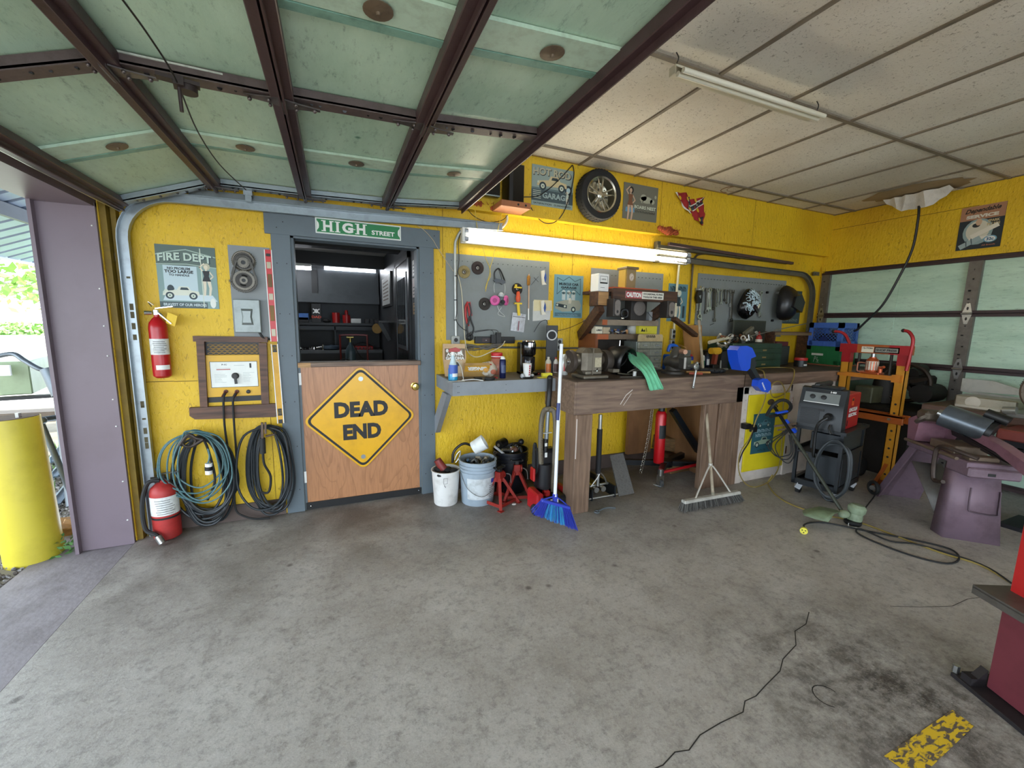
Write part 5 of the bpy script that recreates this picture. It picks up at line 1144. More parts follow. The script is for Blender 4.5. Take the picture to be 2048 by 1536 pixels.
# muscle car sign etc
def muscle(b,W,H):
    b.m(c_('#6f98a3')).rect(0,0,W,H,.0001);b.m(c_('#4c6f7a')).rect(W*.04,H*.03,W*.96,H*.12,.0003);b.m(DTEAL);b.line([(W*.1,H*.55),(W*.1,H*.93),(W*.3,H*.86),(W*.5,H*.96),(W*.7,H*.86),(W*.9,H*.93),(W*.9,H*.55),(W*.72,H*.66),(W*.28,H*.66),(W*.1,H*.55)],.006,.0003)
    b.m(NAVY).text('MUSCLE CAR',W*.5,H*.79,W*.68,H*.06,.0005,.06).text('GARAGE',W*.5,H*.71,W*.54,H*.055,.0005,.06)
    for x in(.33,.5,.67):b.m(c_('#b7c3c2')).rect(W*(x-.06),H*.42,W*(x+.06),H*.6,.0004).ell(W*x,H*.6,W*.06,H*.05,.0004);b.m(DTEAL).ell(W*x,H*.58,W*.03,H*.03,.0006)
    b.m(c_('#9a9c8c')).flat([(W*.05,H*.22),(W*.08,H*.36),(W*.4,H*.42),(W*.88,H*.42),(W*.95,H*.3),(W*.9,H*.18),(W*.3,H*.14)],.0006);b.m(NAVY).flat([(W*.06,H*.27),(W*.45,H*.22),(W*.45,H*.3),(W*.08,H*.34)],.0009).ell(W*.68,H*.2,W*.08,H*.07,.0009);b.m(CREAM).ell(W*.12,H*.3,W*.035,H*.025,.0012).ell(W*.38,H*.27,W*.035,H*.025,.0012).ell(W*.68,H*.2,W*.04,H*.035,.0012)
    woman(b,W*.55,H*.33,H*.3,SKIN,c_('#7c9aa0'),NAVY)
    scrib(b.m(c_('#8ea9ad')),W*.5,H*.06,W*.7,H*.035,.0006,11)
q0,q1=P(1106,636,y=0),P(1165,553,y=0);sign('poster_sign','blue MUSCLE CAR GARAGE sign between the two grey boards',q0.x,q0.z+.005,q0.x+.31,q0.z+.395,'#6f98a3',muscle)
def whoball(b,W,H):
    b.m(c_('#5f8792')).rect(0,0,W,H,.0001);scrib(b.m(NAVY),W*.5,H*.87,W*.84,H*.11,.0004,9);woman(b,W*.55,H*.05,H*.8,SKIN,NAVY,CREAM);b.m(NAVY).rect(W*.2,H*.08,W*.38,H*.5,.0004).rect(W*.78,H*.1,W*.9,H*.42,.0004);scrib(b.m(c_('#9fb9bd')),W*.55,H*.05,W*.7,H*.04,.0006)
q0,q1=P(1334,640,y=0),P(1376,567,y=0);sign('poster_sign','blue pin-up sign behind the white conduit, right of the shelf unit',q0.x-.01,1.52,q1.x,1.91,'#5f8792',whoball)
def dark(b,W,H):
    b.m(c_('#36474b')).rect(.006,.006,W-.006,H-.006,.0001);woman(b,W*.55,H*.2,H*.62,c_('#a08a78'),c_('#cfcac0'),c_('#6d3423'));scrib(b.m(c_('#8a9590')),W*.5,H*.1,W*.8,H*.07,.0004,8)
q0,q1=P(1560,646,y=0),P(1604,585,y=0);sign('poster_sign','dark tattered sign behind the black welding mask',q0.x-.02,1.53,q1.x,1.93,'#20282b',dark)

# ------------------------------------------------------------------ grey wall shelf and what stands on it
SX0,SX1,SYF,SZT=.79,1.635,-.505,1.03
t=thing('wall_shelf','grey wall shelf between the half door and the timber bench','shelf',(1.2,0,SZT))
GSH=M('#878d93',.5,var=.25,scale=6,dark=.75)
b=B(M('#6b655d',.6,var=.4,scale=7,dark=.6));b.bb((SX0,SYF,SZT-.02),(SX1,0,SZT));b.build('top_board',t)
b=B(GSH);b.bb((SX0,SYF-.018,SZT-.10),(SX1,SYF,SZT+.001));b.m(BLACK)
for x in(SX0+.03,SX0+.4,SX0+.02):b.cyl((x,SYF-.0195,SZT-.03),(x,SYF-.018,SZT-.03),.003,seg=6);b.cyl((x,SYF-.0195,SZT-.075),(x,SYF-.018,SZT-.075),.003,seg=6)
b.build('front_apron',t)
b=B(GSH);b.bb((SX0-.018,SYF-.018,SZT-.10),(SX0,0,SZT+.001));b.build('end_board',t)
b=B(GSH);b.fr(frame((SX0-.02,0,0),(0,-1,0),(0,0,1)));b.prism([(.0,.66),(.0,.53),(.05,.54),(.44,.93),(.30,.93)],-.02,.02);b.build('brace',t)
T=SZT+.0005
def on_shelf(px,py):p=P(px,py,z=SZT);return p
# power strip & outlets
t=thing('power_strip','black power strip with two adapters under the grey board','power strip',P(1000,688,y=-.03))
a,c=P(951,687,y=-.04),P(1030,676,y=-.04)
b=B(BLACK);b.bb((a.x,-.04,a.z),(c.x,-.002,c.z+.01),.003);b.m(M('#35221f',.4)).bb((a.x+.06,-.042,a.z+.012),(a.x+.17,-.04,c.z-.003));b.m(c_('#c9c9c9')).bb((a.x+.09,-.043,a.z+.025),(a.x+.1,-.042,a.z+.03));b.build('strip_body',t)
for px in(987,997):
    b=B(BLACK);c=P(px,680,y=-.06);b.bb((c.x-.022,-.075,c.z-.03),(c.x+.02,-.04,c.z+.045+(.02 if px>990 else 0)),.003);b.tube([c+Vector((0,0,.05)),c+Vector((-.01,.01,.08)),c+Vector((-.06,.03,.085)),c+Vector((-.16,.045,.07)),c+Vector((-.2,.045,.06))],.0025,5);b.build('adapter',t)
def outlet(label,px,py,w_=.07,h_=.115,y=-.04):
    t=thing('wall_outlet',label,'outlet',P(px,py,y=0));c=P(px,py,y=y);b=B(M('#9a9c97',.4,.3));b.bb((c.x-w_/2,y,c.z-h_/2),(c.x+w_/2,0,c.z+h_/2),.004);b.build('box',t)
    b=B(BLACK)
    for s_ in(-1,1):b.cyl((c.x,y-.003,c.z+s_*h_*.22),(c.x,y,c.z+s_*h_*.22),.017,seg=14)
    b.build('socket',t)
outlet('grey outlet box behind the spray bottle',912,686);outlet('grey outlet box right of the tall black speaker',1119,689)
outlet('upper grey switch box under the white conduit',1348,668,.05,.11);outlet('lower grey outlet box under the white conduit',1346,690,.05,.11)
b=B(M('#6a6a64',.4,.4));b.cyl(P(925,694,y=-.012),P(1230,697,y=-.012),.009);one(b,'conduit','horizontal thin conduit along the wall above the shelf','conduit',P(925,694,y=-.012))
GW=M('#6d6a63',.6,var=.2)
q=random.Random(8);b=B(GW)
for k in range(4):b.tube([P(922,688+k,y=-.03),P(945,692+q.uniform(-4,4),y=-.05),P(960+q.uniform(-20,20),700+q.uniform(-3,3),y=-.06),P(985,692+q.uniform(-4,6),y=-.05),P(1005,690+q.uniform(-3,3),y=-.04),P(960,694+q.uniform(-5,5),y=-.05),P(926,700,y=-.04)],.004,6,5)
one(b,'cable_bundle','grey tangled cable bundle under the power strip','cable',P(922,688,y=-.03))
wire('cable','tan cable hanging down the left of the grey board to the shelf',[(914,545,-.02),(922,575,-.02),(926,620,-.02),(929,668,-.03),(934,700,-.06),(945,712,-.12),(960,713,-.15),(985,702,-.12),(1003,692,-.08),(1010,682,-.06)],.004,PW,'cable')
wire('wire','black wire from the upright black speaker across to the shelf unit',[(1100,665,-.12),(1140,655,-.06),(1180,636,-.05)],.0025)
# pouch of ashwagandha
t=thing('food_pouch','tan ASHWAGANDHA pouch standing at the left end of the grey shelf','pouch',(.84,-.2,T))
TAN=M('#c7a57c',.5,var=.15,scale=14,bump=.15);
p0=P(871,746,y=-.20);F=frame((SX0+.005,-.16,T),(1,-.12,0),(-.05,.04,1))
b=B(TAN);W,H=.175,.262
b.fr(F);b.prism([(.012,0),(W-.01,0),(W+.006,H*.6),(W-.004,H),(.0-.004,H),(-.006,H*.6)],-.018,.018)
b.M=F@Matrix.Translation((0,0,.0185));b.m(M('#6f5b40',.5)).rect(.008,H*.52,W-.004,H*.86,0);b.m(WHITE);b.text('ORGANIC',W*.6,H*.79,W*.5,H*.05,.0006,.03);b.text('ASHWA',W*.52,H*.68,W*.78,H*.1,.0006,.05);b.text('GANDHA',W*.52,H*.565,W*.86,H*.1,.0006,.05);b.ell(W*.16,H*.79,.011,.014,.0006)
b.m(M('#cbb591',.5)).rect(W*.3,H*.1,W*.85,H*.48,.0004);b.m(M('#3c3428',.5)).rect(W*.38,H*.32,W*.7,H*.44,.0008);b.build('pouch',t)
t=thing('ginger_pouch','yellow-brown GINGER pouch lying upside down on the grey shelf','pouch',(1.05,-.28,T))
F=frame((1.13,-.30,T+.055),(-1,.1,0),(0,.55,-1));b=B(M('#b59055',.5,var=.3,scale=12));b.fr(F);W,H=.20,.15;b.prism([(0,-.06),(W,-.06),(W,.05),(0,.05)],-.02,.012);b.M=F@Matrix.Translation((0,0,.0125));b.m(M('#cf9c35',.5)).rect(0,-.055,W,.0,0);b.m(WHITE).text('GINGER',W*.5,-.028,W*.8,.035,.0006,.06);b.build('pouch',t)
# spray bottle
t=thing('spray_bottle','clear spray bottle of blue cleaner with red trigger on the grey shelf','spray bottle',(.93,-.34,T))
c=XP(906,-.40,T);CL=M('#cfe3ea',.08,var=0,trans=.85)
b=B(M('#1d8fc0',.1,var=0));b.lathe([(.03,0),(.036,.006),(.036,.085),(.030,.1)],c,seg=20);b.m(M('#c6d9de',.1,var=0));b.lathe([(.0305,.1),(.026,.125),(.016,.16),(.013,.19)],c,seg=20);b.build('bottle',t)
b=B(M('#3a5bb0',.4));b.lathe([(.0368,.05),(.0368,.118)],c,seg=14,a0=0.3,a1=3.4);b.m(WHITE).lathe([(.0372,.03),(.0372,.055)],c,seg=6,a0=1.2,a1=2.4);b.build('label',t)
b=B(WHITE);b.cyl(c+Vector((0,0,.188)),c+Vector((0,0,.215)),.014);b.box(c+Vector((.05,-.01,.208)),(.03,.016,.022));b.m(RED);b.fr(frame(c+Vector((0,-.01,.215)),(1,-.1,0),(0,0,1)));b.prism([(-.035,0),(.045,0),(.055,.018),(.02,.032),(-.03,.022)],-.012,.012);b.build('trigger_head',t)
b=B(M('#dcdcd6',.5));b.bb((c.x-.06,c.y-.08,T),(c.x+.07,c.y-.03,T+.001));one(b,'paper_slip','white paper slip under the spray bottle','paper',(c.x,c.y-.05,T))
wire('charging_wire','white charging cable lying over the shelf front',[Vector((c.x+.02,c.y+.02,T+.16)),Vector((c.x+.07,c.y+.03,T+.10)),Vector((c.x+.08,c.y,T+.01)),Vector((c.x+.06,c.y-.05,T+.005)),Vector((c.x+.14,c.y-.08,T+.012)),Vector((c.x+.20,c.y-.12,T+.005))],.003,WHITE,'cable')
# food bag, red-lid jar
t=thing('food_bag','crumpled clear bag of snacks on the grey shelf','plastic bag',(1.15,-.3,T))
c=XP(976,-.28,T);q=random.Random(12);b=B(M('#d8cdbc',.18,var=.5,scale=25,bump=.8,dark=.6))
b.sph(c+Vector((0,0,.06)),(.075,.05,.06),14,9);
for v in b.v:v+=Vector((q.uniform(-.008,.008),q.uniform(-.008,.008),q.uniform(-.004,.012)))
for v in b.v:v.z=max(v.z,T)
b.build('bag',t);b=B(M('#b0624a',.6,var=.3,scale=30));b.sph(c+Vector((.03,-.045,.045)),(.025,.012,.02));b.m(M('#cf9a4a',.6)).sph(c+Vector((-.03,-.04,.06)),(.025,.012,.02));b.m(M('#a83228',.6)).sph(c+Vector((.01,-.02,.10)),(.022,.02,.012));b.build('contents',t)
t=thing('food_jar','jar with a red screw lid behind the snack bag','jar',(1.2,-.15,T));c=XP(993,-.12,T)
b=B(M('#c9806a',.2,var=.3));b.lathe([(.05,0),(.055,.01),(.055,.12),(.04,.14)],c,seg=22);b.build('jar_body',t);b=B(M('#cc2b2e',.35,var=0));b.lathe([(.047,.14),(.05,.145),(.05,.18),(.044,.186),(0,.188)],c,seg=26);b.m(WHITE).lathe([(.0505,.15),(.0505,.157)],c,seg=26);b.build('lid',t)
# aerosol
def aerosol(name,label,c,r,h,body,cap,capm=WHITE,lab=None,straw=False,mat=None):
    t=thing(name,label,'spray can',c);c=Vector(c)
    b=B(M(body,.3,.3,var=.08));b.lathe([(r*.9,0),(r,.004),(r,h*.8),(r*.8,h*.86),(r*.45,h*.9)],c,seg=20);cn=b.build('can',t)
    b=B(M(lab or '#c9c9c4',.4,var=.3,scale=40));b.lathe([(r*1.01,h*.25),(r*1.01,h*.6)],c,seg=12,a0=PI*.25,a1=PI*.95);b.build('label',cn)
    b=B(capm);b.lathe([(r*.75,h*.86),(r*.75,h*.9),(r*.45,h*.98),(0,h)],c,seg=16)
    if cap=='trigger':b.bb(c+Vector((-r*.9,-.008,h*.93)),c+Vector((r*1.0,.008,h*1.07)),.004);b.beam(c+Vector((r*.9,0,h)),c+Vector((r*1.5,-.005,h*.86)),.01,.008)
    b.build('nozzle',t);return t
c=XP(1005,-.38,T);aerosol('spray_can','dark blue spray can with white nozzle on the grey shelf',c,.026,.175,'#141c4a','n',lab='#3d4a70')
t=thing('tape_roll','black rubber disc lying at the shelf front beside the blue can','rubber disc',P(978,752,z=SZT));c=XP(979,-.46,T);b=B(BLACKR);b.lathe([(.0,0),(.037,.0),(.042,.008),(.04,.018),(.03,.022),(.0,.022)],c,seg=24);b.build('disc',t)
b=B(BLACKR);c=XP(958,-.40,T);b.bb((c.x-.03,c.y,T),(c.x+.03,c.y+.05,T+.012),.004);b.m(RED).cyl((c.x+.15,c.y+.0,T+.006),(c.x+.15,c.y+.05,T+.006),.006);one(b,'small_parts','small dark scraps strewn between bag and disc','scraps',(c.x,c.y,T))
# coffee maker
t=thing('coffee_maker','black single cup coffee maker with chrome badge on the grey shelf','coffee maker',(1.42,-.2,T));cx,cy=XP(1056,-.23,T).x,-.23
b=B(M('#0d0d0f',.12,var=0));b.bb((cx-.062,cy-.07,T),(cx+.062,cy+.11,T+.03),.008);b.bb((cx-.062,cy+.02,T),(cx+.062,cy+.11,T+.275),.01);b.lathe([(.052,.165),(.062,.18),(.064,.26),(.055,.285),(0,.287)],(cx,cy,T),seg=26);b.build('body',t)
b=B(M('#1c1c20',.08,var=0));b.lathe([(.05,.035),(.055,.05),(.055,.15),(.05,.16)],(cx,cy-.005,T),seg=26);b.build('filter_basket',t)
b=B(CHROME);b.lathe([(.0655,.24),(.0655,.275)],(cx,cy,T),seg=8,a0=PI*.35,a1=PI*.65);b.lathe([(.057,.286),(.052,.291),(.03,.291)],(cx,cy,T),seg=26);b.build('badge',t)
# cup on black dish
t=thing('paper_cup','white cup with red lettering on a black dish','cup',P(1055,745,z=SZT));c=XP(1054,-.43,T)
b=B(WHITE);b.lathe([(.027,.012),(.036,.115),(.038,.118),(.033,.115),(.025,.02)],c,seg=24);b.build('cup_body',t);b=B(c_('#b02a35'))
for a_ in(PI*.50,PI*.78):
    for k in range(5):b.lathe([(.0285+.0095*(.15+k*.15),.025+k*.017),(.0288+.0095*(.25+k*.15),.037+k*.017)],c,seg=3,a0=a_,a1=a_+.35)
b.build('lettering',t)
b=B(M('#1c1c1e',.4));b.lathe([(.0,0),(.045,0),(.06,.01),(.056,.012),(.03,.006),(0,.006)],c,seg=24);one(b,'black_dish','small black dish under the paper cup','dish',c)
q=random.Random(5);b=B(M('#b9bcc0',.5,var=.4,scale=30,bump=.4));b.sph(c+Vector((-.045,-.01,.02)),(.018,.022,.02),8,6);b.sph(c+Vector((.045,0,.022)),(.016,.02,.012),8,6);one(b,'crumpled_foil','crumpled grey wrapper around the cup foot','wrapper',c+Vector((0,0,.012)))
# tall speaker
t=thing('speaker','tall black speaker with a white-ringed driver on the grey shelf','speaker',(1.55,-.14,T));a=P(1072,735,y=-.18);s0,s1=P(1071,655,y=-.2),P(1093,650,y=-.2);s2=P(1107,650,y=-.2)
hh=s0.z-SZT+.02
F=Matrix.Translation((s1.x,-.2,T))@Matrix.Rotation(math.radians(-28),4,'Z')
b=B(M('#17181a',.5,var=.05));b.fr(F);b.bb((-.0,-.0,0),(.10,.14,hh),.003);cab_=b.build('cabinet',t)
b=B(BLACKR);b.fr(F@frame((.05,-.0005,hh-.085),(1,0,0),(0,0,1)));b.ell(0,0,.032,.045,.001,26);b.m(M('#bfc1c2',.4));b.torus((0,0,.002),.040,.006,(0,0,1),30,6);b.build('driver',cab_)
wire('wire','thin black wire looping over the top of the tall speaker',[(1068,664,-.05),(1080,645,-.10),(1092,640,-.15),(1095,648,-.16)],.0025)
# bottles
def bottle(name,label,px,py,r,h,col,lab,cap,rr=None):
    c=XP(px,-.26,T);t=thing(name,label,'bottle',c)
    b=B(M(col,.25,var=0));b.lathe([(r*.95,0),(r,.004),(r,h*.72),(r*.6,h*.84),(r*.42,h*.87),(r*.42,h*.92)],c,seg=20);bt_=b.build('bottle',t)
    b=B(M(lab,.4,var=.3,scale=50));b.lathe([(r*1.02,h*.15),(r*1.02,h*.62)],c,seg=10,a0=PI*.1,a1=PI*.85);b.m(INK).lathe([(r*1.03,h*.2),(r*1.03,h*.6)],c,seg=3,a0=PI*.7,a1=PI*.85);b.build('label',bt_)
    b=B(M(cap,.4));b.lathe([(r*.45,h*.9),(r*.45,h*.985),(0,h)],c,seg=14);b.build('cap',t)
bottle('plastic_bottle','cream plastic bottle with orange label beside the tall speaker',1096,745,.026,.155,'#cfc9b4','#d8762e','#d8d4c6')
bottle('plastic_bottle','white plastic bottle with red pointed cap and dark label',1111,745,.022,.15,'#d9d6cf','#6b4a45','#c23a2e')
c=XP(1128,-.42,T);aerosol('spray_can','white aerosol can behind the bench grinder wheel',c,.031,.19,'#cfcfc9','n',WHITE,'#b03a3a')
b=B(M('#ded53c',.6));c=XP(1092,-.48,T);b.box((c.x+.01,c.y+.03,T+.002),(.13,.05,.004),(0,0,-.05));b.box((c.x+.035,c.y+.055,T+.02),(.085,.04,.03),(0,0,-.05),.003);one(b,'note_pad','yellow sticky pad block at the right shelf front','notepad',(c.x,c.y,T))
b=B(M('#8c2f2f',.6));b.cyl((1.50,-.3,T+.008),(1.60,-.27,T+.008),.008);one(b,'marker','dark red marker lying behind the yellow pad','marker',(1.5,-.3,T))
# ------------------------------------------------------------------ timber bench
BZ,BF,BX0,BX1=1.045,-.80,1.64,5.66
t=thing('workbench','heavy brown stained timber workbench along the back wall','workbench',(2.6,-.4,0))
b=B(M('#4a3d35',.6,var=.5,scale=6,dark=.5));b.bb((BX0,BF,BZ-.04),(BX1,-.01,BZ),.004);b.build('bench_top',t)
b=B(STAINX);b.bb((BX0,BF-.02,.79),(3.42,BF,BZ-.005),.003);b.bb((BX0-.02,BF-.02,.79),(BX0,-.35,BZ-.005),.003);b.m(M('#d6cfc8',.7));b.fr(frame((BX0+.45,BF-.0205,.9),(1,0,0),(0,0,1)));b.line([(-.05,-.05),(.0,.02),(.06,.06)],.006,0);b.line([(-.02,-.06),(.05,.03)],.004,0);b.build('apron',t)
b=B(STAINX);b.bb((3.42,BF-.02,.93),(BX1,BF,BZ-.005),.003);b.m(M('#3a2a22',.8));b.bb((3.415,BF-.022,.93),(3.422,BF-.0,BZ));b.build('apron',t)
b=B(STAINZ);b.bb((BX0+.0,BF-.02,0),(BX0+.15,BF+.14,.79),.006);b.m(M('#cbbfb6',.7));b.bb((BX0+.004,BF-.0215,.45),(BX0+.012,BF-.019,.76));b.build('leg',t)
b=B(STAINZ);b.bb((2.98,BF,0),(3.14,BF+.05,.79),.004);b.bb((3.14,BF-.02,0),(3.33,BF,.79),.003);b.bb((3.335,BF-.02,0),(3.42,BF,.93),.003);b.build('leg',t)
b=B(wood('knotty_plywood','#9a6f47','#6d4a2d',1.4,(2.2,2.2,1)));b.bb((3.30,-.78,0),(3.32,-.02,.79));b.bb((2.70,-.14,.16),(3.0,-.1,.8));b.build('side_panel',t)
t=thing('cabinet','white painted cabinet with yellow door under the bench','cabinet',(4.1,BF,0))
WP=M('#d3c8bd',.6,var=.35,scale=2.5,bump=.04,dark=.6)
b=B(WP);b.bb((3.42,BF,0),(4.84,BF+.03,.93));b.bb((4.82,BF,0),(4.84,-.05,.93));b.bb((3.44,BF-.012,.86),(4.12,BF,.925));b.bb((3.42,BF-.012,0),(3.50,BF,.92));b.bb((4.10,BF-.012,0),(4.16,BF,.92));b.m(BLACK)
for i in range(11):b.cyl((3.47+.06*i,BF-.0135,.875),(3.47+.06*i,BF-.012,.875),.003,seg=6)
for i in range(9):b.cyl((3.47,BF-.0135,.08+.09*i),(3.47,BF-.012,.08+.09*i),.003,seg=6)
b.build('body',t)
q0,q1=P(1480,945,y=BF),P(1560,790,y=BF)
b=B(M('#e3cf22',.45,var=.2,scale=5,dark=.8));b.bb((3.515,BF-.012,.10),(4.09,BF-.0,.845),.002);b.m(M('#6e6a5c',.4,.6));b.fr(frame((3.82,BF-.0125,.765),(1,0,0),(0,0,1)));b.ell(0,0,.05,.03,.001);b.fr(Matrix.Identity(4));b.m(BLACK);b.tube([(3.83,BF-.015,.76),(3.85,BF-.06,.73),(3.84,BF-.015,.70)],.005,6);b.build('door',t)
b=B(CHROME);b.cyl((4.12,BF-.02,.70),(4.12,BF-.02,.80),.006);b.bb((4.11,BF-.015,.22),(4.13,BF-.012,.3));b.build('hinge',t)
def gas(b,W,H):
    b.m(c_('#2d5a63')).rect(0,0,W,H,.0001);car(b,W*.5,H*.70,W*.6,c_('#567f86'),NAVY);b.m(LBL);scrib(b,W*.48,H*.57,W*.75,H*.07,.0006,8);scrib(b,W*.52,H*.46,W*.75,H*.07,.0006,9);car(b,W*.5,H*.22,W*.8,c_('#8fa48d'),c_('#12262b'));scrib(b.m(INK),W*.5,H*.07,W*.4,H*.05,.0006,5)
sign('poster_sign','teal hot car sign on the yellow cabinet door',3.60,.27,3.90,.66,'#2d5a63',gas,BF-.013)
# black clamp light on the door edge
b=B(BLACK);c=P(1492,852,y=BF-.05);b.box(c,(.06,.05,.05));b.cyl(c+Vector((.02,0,0)),c+Vector((.13,0,-.01)),.014);b.box(c+Vector((.09,-.01,-.035)),(.05,.04,.05));one(b,'hose_coupling','black hose coupling hanging over the yellow cabinet door edge','coupling',c)
T=BZ+.0005
# bench grinder
t=thing('bench_grinder','old grey-brown bench grinder at the left end of the bench','bench grinder',XP(1180,-.66,T))
GC=M('#6f675a',.4,.45,var=.35,scale=10,dark=.55);gx,gy=XP(1178,-.64,T).x,-.62
b=B(GC);b.bb((gx-.11,gy-.12,T),(gx+.12,gy+.08,T+.028),.008);b.bb((gx-.07,gy-.08,T+.028),(gx+.08,gy+.05,T+.07),.008);b.build('base',t)
b=B(GC);b.bb((gx-.10,gy-.09,T+.03),(gx+.10,gy+.08,T+.235),.035);b.bb((gx-.02,gy-.093,T+.03),(gx-.012,gy+.083,T+.238));b.m(M('#b3a98e',.5,var=.3,scale=60)).bb((gx+.0,gy-.0925,T+.09),(gx+.06,gy-.091,T+.165));b.m(CHROME).bb((gx+.02,gy-.09,T+.055),(gx+.03,gy-.08,T+.08));b.build('motor_body',t)
for s_ in(-1,1):
    b=B(GC);b.cyl((gx+s_*.09,gy,T+.14),(gx+s_*.145,gy,T+.14),.05,.035,20);b.build('arbor_housing',t)
b=B(M('#4a4039',.6,.3,var=.3));b.lathe([(.03,0),(.088,0),(.09,.006),(.09,.03),(.088,.034)],(gx-.185,gy,T+.13),(1,0,0),34,PI*.05,PI*1.45,False);b.build('wheel_guard',t)
b=B(M('#8b857b',.8,var=.2,scale=50));b.lathe([(0,0),(.078,0),(.078,.02),(0,.02)],(gx-.18,gy,T+.13),(1,0,0),34);b.m(STEEL).lathe([(0,-.02),(.012,-.02),(.014,-.01),(.03,-.008),(.032,0)],(gx-.18,gy,T+.13),(1,0,0),18);b.build('grinding_wheel',t)
b=B(M('#3b342e',.6,.3,var=.3));b.lathe([(0,0),(.085,0),(.09,.01),(.09,.05),(.085,.06),(0,.06)],(gx+.13,gy,T+.13),(1,0,0),30);b.m(GC);b.bb((gx+.14,gy-.14,T+.05),(gx+.2,gy-.07,T+.075));b.build('wheel_guard',t)
# black face shield / mask leaning behind
t=thing('welding_helmet','open black welding helmet seen from inside beside the grinder','helmet',XP(1245,-.5,T));hx=XP(1240,-.50,T).x;hy=-.50
b=B(M('#111112',.35,var=0));b.lathe([(.001,.16),(.06,.15),(.10,.11),(.125,.04),(.13,-.04),(.12,-.08)],(hx,hy,T+.115),(-.35,1,.15),30,cap=False);m_=b.build('shell',t);x_=m_.modifiers.new('shell','SOLIDIFY');x_.thickness=.004
b=B(M('#6d6a5c',.3,.3));b.tube([(hx-.10,hy-.1,T+.02),(hx,hy-.12,T+.012),(hx+.11,hy-.08,T+.02),(hx+.135,hy-.02,T+.08),(hx+.12,hy,T+.2)],.006,6);b.build('rim',t)
b=B(BLACK);b.torus((hx+.01,hy+.0,T+.13),.075,.008,(-.35,1,.5),24);b.cyl((hx-.02,hy,T+.20),(hx-.02,hy,T+.24),.02);b.m(CHROME).cyl((hx-.02,hy,T+.24),(hx-.018,hy,T+.29),.005);b.build('headgear',t)
# green rag draped over the bench edge
t_=[(1265,705),(1290,712),(1318,752),(1328,778),(1300,781),(1287,757),(1278,735),(1262,728)]
b=B(M('#74c79d',.9,var=.3,scale=14,bump=.3,dark=.7));rows=[]
cl_=[((1256,700),(1283,706),-.42,.14),((1256,716),(1292,714),-.55,.10),((1262,728),(1300,724),-.68,.06),((1278,738),(1307,735),-.77,.03),((1287,752),(1313,748),-.825,0),((1292,766),(1320,763),-.832,0),((1296,781),(1328,778),-.835,0)]
q=random.Random(2);n=12
for(a,c,y,hz)in cl_:
    A_,C_=P(*a,y=y),P(*c,y=y);rows.append([A_.lerp(C_,k/n)+Vector((0,.012*math.sin(k*1.9+y*9)-.006,.006*math.sin(k*2.3)))for k in range(n+1)])
vs=[p for r_ in rows for p in r_];b.add(vs,[(i*(n+1)+k,i*(n+1)+k+1,(i+1)*(n+1)+k+1,(i+1)*(n+1)+k)for i in range(len(rows)-1)for k in range(n)])
o=one(b,'rag','green cloth rag draped over the bench front edge','rag',(vs[0].x,-.7,T),sm=1.5);m_=o.modifiers.new('s','SUBSURF');m_.levels=m_.render_levels=2;m_=o.modifiers.new('thickness','SOLIDIFY');m_.thickness=.003
# small drawer cabinet
t=thing('drawer_cabinet','steel eight-drawer parts cabinet with a beige header card','parts cabinet',XP(1300,-.33,T))
dx0,dx1=XP(1276,-.38,1.2).x,XP(1325,-.38,1.2).x;dz1=P(1300,683,y=-.38).z
b=B(M('#6d746d',.45,.3,var=.3,scale=14));b.bb((dx0-.01,-.36,T),(dx1+.01,-.18,dz1),.003);b.build('case',t)
for i in range(2):
    for j in range(4):
        w_=(dx1-dx0)/2;h_=(dz1-T-.012)/4;x=dx0+i*w_;z=T+.008+j*h_
        b=B(M('#8c8c7d',.3,.2,var=.4,scale=30));b.bb((x+.003,-.375,z+.003),(x+w_-.003,-.35,z+h_-.003),.002);dr=b.build('drawer',t);b=B(STEEL).bb((x+w_*.35,-.388,z+h_*.45),(x+w_*.65,-.374,z+h_*.6));b.build('drawer_pull',dr)
b=B(M('#b59f74',.6,var=.3,scale=12));b.fr(frame(((dx0+dx1)/2,-.37,dz1),(1,0,0),(0,0,1)));W=(dx1-dx0)/2;b.prism([(-W,0),(W,0),(W,.05),(W-.012,.066),(-W+.012,.066),(-W,.05)],-.01,.0);scrib(b.m(INK),0,.045,W*.75,.02,.001,9);b.build('header_card',t)
# blue tote with handle, behind the vise
t=thing('blue_jug','bright blue plastic tank with loop handle behind the vise','jug',XP(1341,-.35,T));jx=XP(1343,-.35,T).x
b=B(M('#1f5fc4',.35,var=.08));b.bb((jx-.055,-.41,T),(jx+.055,-.27,T+.15),.012);b.build('tank',t);b=B(M('#1f5fc4',.35,var=.08));b.tube([(jx-.07,-.36,T+.18),(jx-.05,-.36,T+.235),(jx+.02,-.36,T+.235),(jx+.07,-.36,T+.19),(jx+.05,-.36,T+.14)],.017,10);b.build('handle',t)
